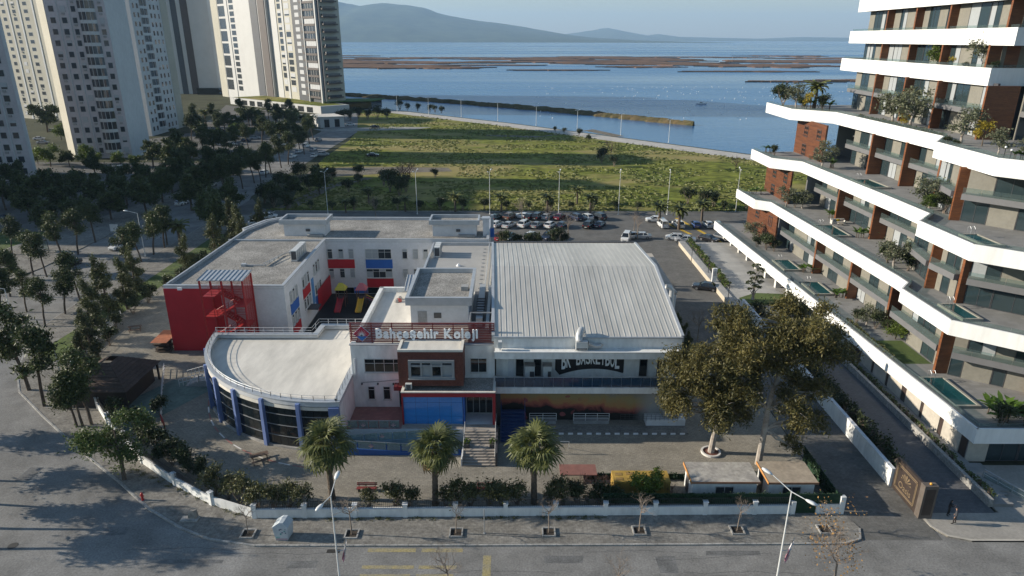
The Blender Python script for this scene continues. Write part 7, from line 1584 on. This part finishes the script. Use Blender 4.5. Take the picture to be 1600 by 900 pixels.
hut(17.3, 23.4, 54.6, 57.4, 2.5, 'longer guard hut with stained pale roof and orange edge', HR); hut(24.6, 28.9, 54.6, 57.6, 2.45, 'shorter guard hut with brownish roof nearest the lane', mat('tan_hut_roof', (.36, .3, .23), .9, .15, .8, fine=.15, fscale=3))
yc = thing('yellow_container', 'yellow box container with brown openings behind the green screen', 'container', (12, 56, .12)); YC = mat('container_yellow', (.42, .27, .06), .6, .2, 1)
MB().box(9.9, 15.4, 55.4, 57.2, .13, 1.9).build('body', YC, yc)
for k in range(12): MB().box(10.0 + k * .45, 10.2 + k * .45, 55.34, 55.4, .25, 1.8).build('rib', YC, yc)
for x, y in ((10.5, 55.8), (10.5, 56.6), (11.6, 56.7)): MB().box(x - .35, x + .35, y - .22, y + .22, 1.9, 1.93).build('lid', mat('lid_brown', (.3, .19, .06), .8, .3, 3), yc)
rp = thing('red_panel_shelter', 'small flat red-brown panel roof among bare shrubs', 'shelter', (6.5, 58.4, .12)); MB().box(4.9, 8.6, 57.6, 59.4, 1.0, 1.1).build('roof', mat('red_brown_sheet', (.24, .11, .09), .8, .15, 1), rp)
for x in (5.1, 8.4):
    for y in (57.8, 59.2): MB().box(x - .05, x + .05, y - .05, y + .05, .13, 1.0).build('post', IRON, rp)
# wooden bar by the tree and other yard furniture
def bench(x, y, rz, label):
    t = thing('picnic_bench', label, 'bench', (x, y, .125), 'picnic benches', rz); WD = mat('weathered_wood', (.14, .095, .07), .85, .25, 2)
    for k in range(4): MB().box(-.9, .9, -.33 + k * .17, -.18 + k * .17, .72, .77).build('table_plank', WD, t, abs_=False)
    for s in (-.75, .75):
        for k in range(2): MB().box(-.9, .9, s - .15 + k * .16, s - .01 + k * .16, .42, .46).build('seat_plank', WD, t, abs_=False)
    for x_ in (-.7, .7): MB().tube([(x_, -.7, 0), (x_, -.1, .72)], .05, 5).build('leg', WD, t, abs_=False); MB().tube([(x_, .7, 0), (x_, .1, .72)], .05, 5).build('leg', WD, t, abs_=False); MB().box(x_ - .04, x_ + .04, -.85, .85, .36, .42).build('beam', WD, t, abs_=False)
bench(*at(408, 722), .5, 'wooden picnic bench on the yard below the curved hall'); bench(*at(213, 519), .4, 'wooden picnic bench left of the red end wall')
t = thing('timber_rail', 'low dark timber rail behind the longer guard hut', 'rail', (22.2, 59.6, .12))
for x in (20.6, 23.8): MB().box(x - .12, x + .12, 59.5, 59.75, .13, 1.0).build('post', KW, t)
MB().box(20.7, 23.7, 59.57, 59.67, .55, .75).build('bar', KW, t)
def red_bench(x, y, label):
    t = thing('red_bench', label, 'bench', (x, y, .125), 'red benches'); m = flat('bench_red', (.24, .05, .045), .6)
    for k in range(3): MB().box(x - 1, x + 1, y - .2 + k * .15, y - .08 + k * .15, .42, .47).build('seat_slat', m, t)
    for k in range(2): MB().box(x - 1, x + 1, y + .28, y + .32, .6 + k * .18, .72 + k * .18).build('back_slat', m, t)
    for s in (-.8, .8): MB().box(x + s - .04, x + s + .04, y - .2, y + .3, 0.13, .42).build('leg', IRON, t); MB().box(x + s - .03, x + s + .03, y + .24, y + .28, .42, .95).build('back_post', IRON, t)
red_bench(-14.2, 56.3, 'red slatted bench right of the leftmost fan palm'); red_bench(-2.4, 56.3, 'red slatted bench between the middle and right fan palms')
t = thing('football_goal', 'thin metal frame goal casting its shadow on the yard', 'goal', (4.6, 61.5, .125))
MB().tube([(3.2, 62.8, .13), (3.2, 62.8, 1.6), (6.2, 62.8, 1.6), (6.2, 62.8, .13)], .04, 6).build('frame', STEEL, t); MB().tube([(3.2, 63.8, .13), (3.2, 62.8, 1.6)], .03, 5).build('brace', STEEL, t); MB().tube([(6.2, 63.8, .13), (6.2, 62.8, 1.6)], .03, 5).build('brace', STEEL, t)
t = thing('yard_railing', 'white and red metal railing along the summer house garden', 'railing', (-42, 73, .12)); rail(t, [(-46.6, 82.5), (-43.8, 76), (-40.6, 69.2)], .125, .9, flat('rail_white', (.6, .6, .6), .5), 3, 1.0, r=.03); rail(t, [(-40.6, 69.2), (-39.4, 67.5)], .125, .9, REDM, 3, .5, r=.04)
t = thing('timber_stack', 'dark stack of timber under an orange sheet by the red wall', 'timber stack', (-49.3, 88, .12)); rr = random.Random(6)
for k in range(22): MB().box(-50.3 + rr.uniform(-.2, .2), -48.3 + rr.uniform(-.2, .2), 87 + rr.uniform(0, 2), 87.2 + rr.uniform(0, 2), .13 + k * .08, .2 + k * .08).build('board', mat('stack_wood', (.1, .075, .06), .9, .4, 2), t)
MB().add([(-50.5, 86.9, 1.95), (-48.2, 86.9, 1.95), (-48.2, 91, 2.15), (-50.5, 91, 2.15)], [(0, 1, 2, 3)]).build('sheet', mat('orange_sheet', (.32, .11, .05), .8, .2, 2), t)
# ---------------------------------------------------------------- pavement furniture
db = thing('donation_bin', 'white metal clothes bin with faceted lid and faded print on the pavement', 'bin', (-20.3, 49.6, .12)); DB = mat('bin_paint', (.52, .55, .56), .5, .2, 2, col2=(.38, .42, .45))
x, y = -20.3, 49.7
MB().add([(x - .55, y - .5, .13), (x + .5, y - .5, .13), (x + .65, y + .55, .13), (x - .5, y + .55, .13), (x - .72, y - .55, 1.55), (x + .62, y - .55, 1.5), (x + .78, y + .6, 1.5), (x - .6, y + .6, 1.55)], [(3, 2, 1, 0), (0, 1, 5, 4), (1, 2, 6, 5), (2, 3, 7, 6), (3, 0, 4, 7)]).build('body', DB, db)
MB().add([(x - .75, y - .57, 1.55), (x + .65, y - .57, 1.5), (x + .8, y + .62, 1.5), (x - .63, y + .62, 1.55), (x - .1, y - .5, 2.0), (x + .25, y - .5, 1.98), (x + .38, y + .6, 1.98), (x + .02, y + .6, 2.0)], [(0, 1, 5, 4), (1, 2, 6, 5), (2, 3, 7, 6), (3, 0, 4, 7), (4, 5, 6, 7)]).build('lid', DB, db)
rr = random.Random(2)
for k in range(9):
    a, b = rr.uniform(-.5, .4), rr.uniform(.4, 1.35); MB().box(x + a, x + a + rr.uniform(.06, .16), y - .565 - .02 * (b > .9), y - .50, b, b + rr.uniform(.05, .14)).build('print', flat('print_teal' if k % 2 else 'print_dark', (.1, .3, .28) if k % 2 else (.12, .14, .2), .6), db)
MB().box(x - .5, x + .5, y - .515, y - .49, .2, .34).build('base_strip', flat('bin_pink', (.4, .27, .3), .6), db)
t = thing('marker_stone', 'rough grey marker stone on a concrete plinth near the kerb', 'stone', (-29.6, 52.2, .12))
MB().box(-30.5, -28.9, 51.6, 52.4, .125, .24).build('plinth', KERB, t)
MB().add([(-29.9, 52, .24), (-29.15, 51.9, .24), (-29.05, 52.35, .24), (-29.8, 52.45, .24), (-29.85, 52.05, .85), (-29.25, 51.95, 1.1), (-29.1, 52.3, 1.0), (-29.7, 52.4, .9)], [(3, 2, 1, 0), (4, 5, 6, 7), (0, 1, 5, 4), (1, 2, 6, 5), (2, 3, 7, 6), (3, 0, 4, 7)]).build('stone', mat('rough_stone', (.27, .255, .23), .95, .3, 3, bump=.6, bscale=8), t)
t = thing('fire_hydrant', 'small red fire hydrant on the corner pavement', 'hydrant', (-35.3, 55.6, .12)); c = at(225, 784)
MB().lathe([(.14, 0), (.14, .08), (.1, .1), (.1, .6), (.13, .62), (.12, .75), (.04, .85)], (c[0], c[1], .121), 10).build('barrel', flat('hydrant_red', (.4, .02, .02), .45), t)
for s in (-1, 1): MB().tube([(c[0], c[1], .6), (c[0] + s * .2, c[1], .6)], .06, 8).build('outlet', flat('hydrant_red', (.4, .02, .02), .45), t)
t = thing('grey_bollard_post', 'plain grey metal post on the front pavement', 'post', (-2.4, 50.2, .12)); MB().tube([(-2.4, 50.2, .12), (-2.4, 50.2, 2.7)], .045, 8).build('shaft', STEEL, t); MB().lathe([(.12, 0), (.12, .03)], (-2.4, 50.2, .121), 10).build('foot', STEEL, t)
t = thing('plaza_sign_pillar', 'white vertical sign pillar at the plaza edge', 'sign', (37.6, 115, .8)); px_, py_ = at(1116, 440, 1.0)
MB().box(px_ - .4, px_ + .4, py_ - .2, py_ + .2, 1.0, 3.6).build('panel', flat('pillar_white', (.7, .7, .69), .5), t); MB().box(px_ - .45, px_ + .45, py_ - .25, py_ + .25, .9, 1.05).build('base', CONC, t); MB().box(px_ - .3, px_ + .3, py_ - .215, py_ - .2, 2.2, 3.1).build('print', flat('pillar_grey', (.45, .45, .45), .5), t)
# ---------------------------------------------------------------- street lamps
LP = flat('lamp_pole_white', (.6, .61, .6), .4); LH = flat('lamp_head_white', (.66, .66, .65), .35)
def lamp(x, y, h, arms, label, group, z=0, r=.09, flag=None):
    t = thing('street_lamp', label, 'street lamp', (x, y, z), group)
    MB().tube([(x, y, z), (x, y, z + h * .5), (x, y, z + h)], [r, r * .8, r * .55], 8).build('pole', LP, t); MB().lathe([(r * 2.2, 0), (r * 2.2, .05), (r * 1.3, .3)], (x, y, z), 8).build('base', LP, t)
    for dx, dy, dz in arms:
        e = Vector((x + dx, y + dy, z + h + dz)); MB().tube([(x, y, z + h - .05), e], [r * .5, r * .4], 6).build('arm', LP, t)
        d = Vector((dx, dy, dz * .5)).normalized(); hd = MB(); s = d.cross(Vector((0, 0, 1))).normalized(); secs = []
        for q, ww, hh in ((0, .08, .05), (.2, .17, .1), (.55, .2, .12), (.85, .1, .06)):
            c = e + d * q; secs.append([tuple(c + s * ww * math.cos(a) + Vector((0, 0, hh * math.sin(a)))) for a in [k * math.pi / 4 for k in range(8)]])
        loft(hd, secs).build('lamp_head', LH, t, smooth=True)
    if flag:
        MB().tube([(x, y, z + flag), (x + .8, y, z + flag + .15)], .03, 5).build('flag_bracket', STEEL, t); fl = MB(); k_ = 8
        MB().tube([(x + .55, y, z + flag - .8), (x + .85, y, z + flag + 1.3)], .03, 5).build('flag_pole', STEEL, t)
        rows_ = [[(x + .85 - .12 * j + .10 * math.sin(i * 1.3 + j) * (i / 4) - .0 * i, y + .02 + .09 * math.sin(i * 2.1 + j * 1.1), z + flag + 1.1 - .45 * j - .28 * i * .5) for i in range(5)] for j in range(5)]
        v = [p for r_ in rows_ for p in r_]; fl.add(v, [(j * 5 + i, j * 5 + i + 1, (j + 1) * 5 + i + 1, (j + 1) * 5 + i) for j in range(4) for i in range(4)])
        for i_, f_ in enumerate(fl.f): fl.m[i_] = 1 if i_ >= 8 else 0
        fl.build('flag', [flat('flag_white', (.65, .63, .64), .8), flat('flag_pink', (.5, .22, .26), .8)], t)
    return t
lamp(-13.9, 43.9, 8.9, [(.1, 1.3, .55), (-.35, -1.0, .0)], 'double-headed street lamp with a furled flag, front left of the school', 'front street lamps', 0, .08, 3.6)
lamp(21.6, 44.0, 9.3, [(-1.2, 1.1, .75), (.85, -.7, -.25)], 'double-headed street lamp with a furled flag in front of the guard huts', 'front street lamps', 0, .08, 3.6)
for i, px in enumerate((514, 653, 766, 873, 966, 1042)): x, y = at(px, 334); lamp(x, y - .6, 10.6, [(.25, 1.3, .45), (-.25, -1.3, .45)], 'tall double street lamp, %s from the left along the rear road' % ORD[i], 'rear road lamps', .01, .09)
for i, (px, py) in enumerate(((621, 175), (670, 180), (721, 183), (778, 189), (838, 196), (902, 204), (970, 211), (1045, 222))): x, y = at(px, py); lamp(x, y, 9.5, [(.8, .8, .2), (-.8, -.8, .2)], 'thin promenade lamp, %s from the left at the water edge' % ORD[i], 'promenade lamps', 0, .13)
x, y = at(228, 402); lamp(x, y, 9.0, [(-1.8, 0, .4)], 'single-arm street lamp over the side street beside the pines', 'side street lamps', .1)
x, y = at(106, 628); lamp(x, y, 7.6, [(-1.5, 0, .15)], 'single-arm street lamp at the road bend above the verge', 'side street lamps', .1); x, y = at(22, 505); lamp(x, y, 5.5, [(-1.2, 0, .15)], 'short street lamp at the left picture edge', 'side street lamps', .1)
x, y = at(1150, 330); lamp(x, y, 10.6, [(.25, 1.3, .45), (-.25, -1.3, .45)], 'tall double street lamp rising by the far end of the terraces', 'rear road lamps', .01, .09)
for i, (px, py) in enumerate(((1081, 408), (1107, 428), (1138, 470))): x, y = at(px, py, .8); t = thing('plaza_post', '%s slim dark plaza post from the far end' % ORD[i], 'post', (x, y, .8), 'plaza posts'); MB().tube([(x, y, .8), (x, y, 4.2)], [.06, .045], 6).build('shaft', IRON, t); MB().box(x - .12, x + .12, y - .12, y + .12, 4.2, 4.3).build('cap', IRON, t)
# coloured sign and small billboard on the left street
x, y = at(355, 284); t = thing('banner_sign', 'red and yellow banner sign on a pole in the left street', 'sign', (x, y, 0)); MB().tube([(x, y, 0), (x, y, 7.5)], .1, 6).build('pole', STEEL, t); MB().box(x - .9, x + .9, y - .1, y, 3.4, 5.0).build('lower_panel', flat('sign_red', (.45, .03, .03), .5), t); MB().box(x - .9, x + .9, y - .1, y, 5.02, 6.6).build('upper_panel', flat('sign_yellow', (.5, .33, .03), .5), t)
x, y = at(366, 322); t = thing('white_hoarding', 'tall white hoarding beside the street bend', 'hoarding', (x, y, 0)); MB().box(x - 1.6, x + 1.6, y - .1, y, .5, 5.2).build('panel', flat('hoarding_white', (.6, .61, .63), .6), t)
for s in (-1.4, 1.4): MB().box(x + s - .07, x + s + .07, y, y + .12, 0, 5.2).build('leg', STEEL, t)
x, y = at(182, 372); t = thing('info_board', 'small white information board among the pines', 'sign', (x, y, 0)); MB().box(x - .9, x + .9, y - .05, y, 1.4, 3.0).build('panel', flat('hoarding_white', (.6, .61, .63), .6), t); MB().box(x - .07, x + .07, y, y + .1, 0, 3).build('post', STEEL, t)
x, y = at(58, 395); t = thing('bus_shelter', 'small glazed shelter with pale seat beside the left lawn', 'shelter', (x, y, .02)); MB().box(x - 2.2, x + 2.2, y - .7, y + .9, 2.4, 2.5).build('roof', IRON, t); MB().box(x - 2.1, x + 2.1, y + .8, y + .85, .3, 2.3).build('glass_back', GLR, t); MB().box(x - 1.6, x + 1.6, y + .2, y + .7, .45, .55).build('seat', flat('hoarding_white', (.6, .61, .63), .6), t)
for s in (-2.1, 2.1): MB().box(x + s - .05, x + s + .05, y + .75, y + .85, .02, 2.4).build('post', IRON, t); MB().box(x + s - .05, x + s + .05, y - .6, y - .5, .02, 2.4).build('post', IRON, t)
# two thin tree stakes
# ---------------------------------------------------------------- boat
x, y = at(1096, 162, -1.5); t = thing('motor_boat', 'small white motor boat on the blue water', 'boat', (x, y, -1.6)); BW = flat('boat_white', (.75, .75, .74), .35)
secs = []
for q, wd, zt in ((-3.6, .9, .75), (-2, 1.2, .75), (0, 1.3, .8), (2, 1.0, .95), (3.4, .35, 1.15), (4.0, .05, 1.25)): secs.append([(x + q, y - wd, -1.6 + zt), (x + q, y - wd * .6, -1.75), (x + q, y + wd * .6, -1.75), (x + q, y + wd, -1.6 + zt)])
loft(MB(), secs).build('hull', BW, t); MB().box(x - 1.5, x + .8, y - .8, y + .8, -.85, .2).build('cabin', BW, t); MB().box(x + .81, x + .83, y - .7, y + .7, -.5, .1).build('windscreen', GLASSD, t); MB().box(x - 1.3, x + .5, y - .82, y - .8, -.45, 0).build('window', GLASSD, t)
# ---------------------------------------------------------------- two people by the gate
def person(x, y, rz, label, jacket, legs, lean=0., arm_up=False, seed=0):
    t = thing('person', label, 'person', (x, y, .12), 'people by the gate', rz)
    J = {'pel': (0, 0, .95, .13), 'wai': (0, 0, 1.08, .135), 'che': (lean * .25, 0, 1.32, .165), 'nec': (lean * .42, 0, 1.50, .055), 'hd0': (lean * .48, 0, 1.58, .075), 'hd1': (lean * .52, 0, 1.68, .10), 'hd2': (lean * .52, 0, 1.78, .065)}
    E = [('pel', 'wai'), ('wai', 'che'), ('che', 'nec'), ('nec', 'hd0'), ('hd0', 'hd1'), ('hd1', 'hd2')]
    for s, n in ((-1, 'r'), (1, 'l')):
        fwd = .10 * s
        J['hip' + n] = (0, s * .10, .90, .095); J['kne' + n] = (fwd * .8 + .03, s * .11, .50, .065); J['ank' + n] = (fwd, s * .12, .09, .045); J['toe' + n] = (fwd + .17, s * .14, .04, .04)
        E += [('pel', 'hip' + n), ('hip' + n, 'kne' + n), ('kne' + n, 'ank' + n), ('ank' + n, 'toe' + n)]
        sx = lean * .3; J['sho' + n] = (sx, s * .19, 1.42, .075)
        if arm_up: J['elb' + n] = (sx + .1, s * .25, 1.14, .05); J['wri' + n] = (sx + .32, s * .1, 1.2, .036); J['pal' + n] = (sx + .39, s * .07, 1.23, .036)
        else: J['elb' + n] = (sx - .05, s * .26, 1.14, .05); J['wri' + n] = (sx + .06, s * .25, .9, .036); J['pal' + n] = (sx + .08, s * .25, .82, .036)
        E += [('che', 'sho' + n), ('sho' + n, 'elb' + n), ('elb' + n, 'wri' + n), ('wri' + n, 'pal' + n)]
        px_, py_, pz_, _ = J['pal' + n]; d = Vector((.8, 0, .1)) if arm_up else Vector((.1, 0, -1))
        for f in range(4):
            o1 = Vector((px_, py_ + (f - 1.5) * .019, pz_)) + d * .045; o2 = o1 + d * (.034 + .006 * (f in (1, 2))) + Vector((.008, 0, 0)); J['f%d%s' % (f, n)] = (*o1, .0095); J['g%d%s' % (f, n)] = (*o2, .008); E += [('pal' + n, 'f%d%s' % (f, n)), ('f%d%s' % (f, n), 'g%d%s' % (f, n))]
        o1 = Vector((px_ + .03, py_ - s * .035, pz_ + .0)); J['th' + n] = (*o1, .011); J['ti' + n] = (*(o1 + d * .03 + Vector((.015, -s * .008, 0))), .009); E += [('pal' + n, 'th' + n), ('th' + n, 'ti' + n)]
    ks = list(J); me = bpy.data.meshes.new('person_body'); me.from_pydata([J[k][:3] for k in ks], [(ks.index(a), ks.index(b)) for a, b in E], [])
    o = bpy.data.objects.new('body', me); COL.objects.link(o)
    sk = o.modifiers.new('skin', 'SKIN'); sk.use_smooth_shade = True
    me.skin_vertices  # radii
    for i, k in enumerate(ks): me.skin_vertices[0].data[i].radius = (J[k][3], J[k][3])
    me.skin_vertices[0].data[0].use_root = True
    ss = o.modifiers.new('sub', 'SUBSURF'); ss.levels = 1; ss.render_levels = 1
    dg = bpy.context.evaluated_depsgraph_get(); dg.update(); m2_ = bpy.data.meshes.new_from_object(o.evaluated_get(dg)); bpy.data.objects.remove(o)
    skin = flat('skin', (.38, .22, .16), .6); hair = flat('dark_hair', (.02, .016, .014), .7); shoe = flat('shoe_black', (.012, .012, .012), .5)
    m2_.materials.clear()
    for q in (jacket, legs, skin, hair, shoe): m2_.materials.append(q)
    hx = lean * .5
    for p in m2_.polygons:
        c = p.center; z = c.z
        if z > 1.52: mi = 3 if (z > 1.70 or c.x < hx - .02) else 2
        elif z < .12: mi = 4
        elif z < .93 and abs(c.y) < .2 and not (arm_up is False and abs(c.y) > .2): mi = 1
        else: mi = 0
        if (arm_up and c.x > lean * .3 + .3 and 1.1 < z < 1.35) or (not arm_up and abs(c.y) > .2 and z < .9): mi = 2
        p.material_index = mi; p.use_smooth = True
    b = bpy.data.objects.new('body', m2_); COL.objects.link(b); b.parent = t
    for s in (-1, 1): MB().lathe([(.012, -.006), (.012, .006)], (hx + .095, s * .035, 1.675), 6).build('eye', BLACK, t, abs_=False)
    MB().tube([(hx + .09, 0, 1.67), (hx + .118, 0, 1.635)], [.012, .016], 5).build('nose', skin, t, abs_=False); MB().box(hx + .085, hx + .098, -.025, .025, 1.595, 1.605).build('mouth', flat('lip', (.25, .1, .09), .6), t, abs_=False)
    return t
x, y = at(1482, 806); person(x, y, R(-20), 'person in black clothes holding up a pale phone near the gate', flat('jacket_black', (.012, .012, .014), .8), flat('trousers_black', (.014, .014, .016), .8), .12, True); ph = thing('phone', 'pale phone held by the person in black', 'phone', (x + .41, y - .15, 1.36)); MB().box(x + .40, x + .42, y - .19, y - .11, 1.3, 1.45).build('case', flat('phone_pale', (.6, .6, .6), .4), ph); MB().box(x + .397, x + .4, y - .185, y - .115, 1.31, 1.44).build('screen', BLACK, ph)
x, y = at(1492, 819); person(x, y, R(150), 'person in dark grey jacket standing in front of the other near the gate', flat('jacket_grey', (.035, .037, .045), .8), flat('trousers_brown', (.022, .016, .016), .8), .1, False)

wl = [(x, fy(x) - .35 - .1 * rr.random(), .16, .6, .22, .12) for x in np.arange(-23, 9, 1.3) if rr.random() < .75] + [(-25.5 - k * 1.2, 52.7 + k * .62, .16, .5, .3, .1) for k in range(12)]
tag(obj('weeds', leaf_cloud('weeds', wl, 1800, .07, 5, leafmat('weed_leaf', (.035, .045, .014), (.13, .13, .04), .2, 2)), None), 'thin green weeds growing along the foot of the front wall', 'weeds', kind='stuff')
# ---------------------------------------------------------------- air
hm = bpy.data.materials.new('haze'); hm.use_nodes = True; t = hm.node_tree; t.nodes.clear()
pv = N(t, 'ShaderNodeVolumePrincipled'); pv.inputs['Color'].default_value = (.46, .70, 1, 1); pv.inputs['Density'].default_value = 7e-5; pv.inputs['Anisotropy'].default_value = .1
mo = N(t, 'ShaderNodeOutputMaterial'); t.links.new(pv.outputs[0], mo.inputs['Volume'])
hz = MB().box(-32000, 32000, -9000, 27000, -4, 900).build('haze', hm); tag(hz, 'pale blue haze lying over the bay', 'haze', kind='stuff')
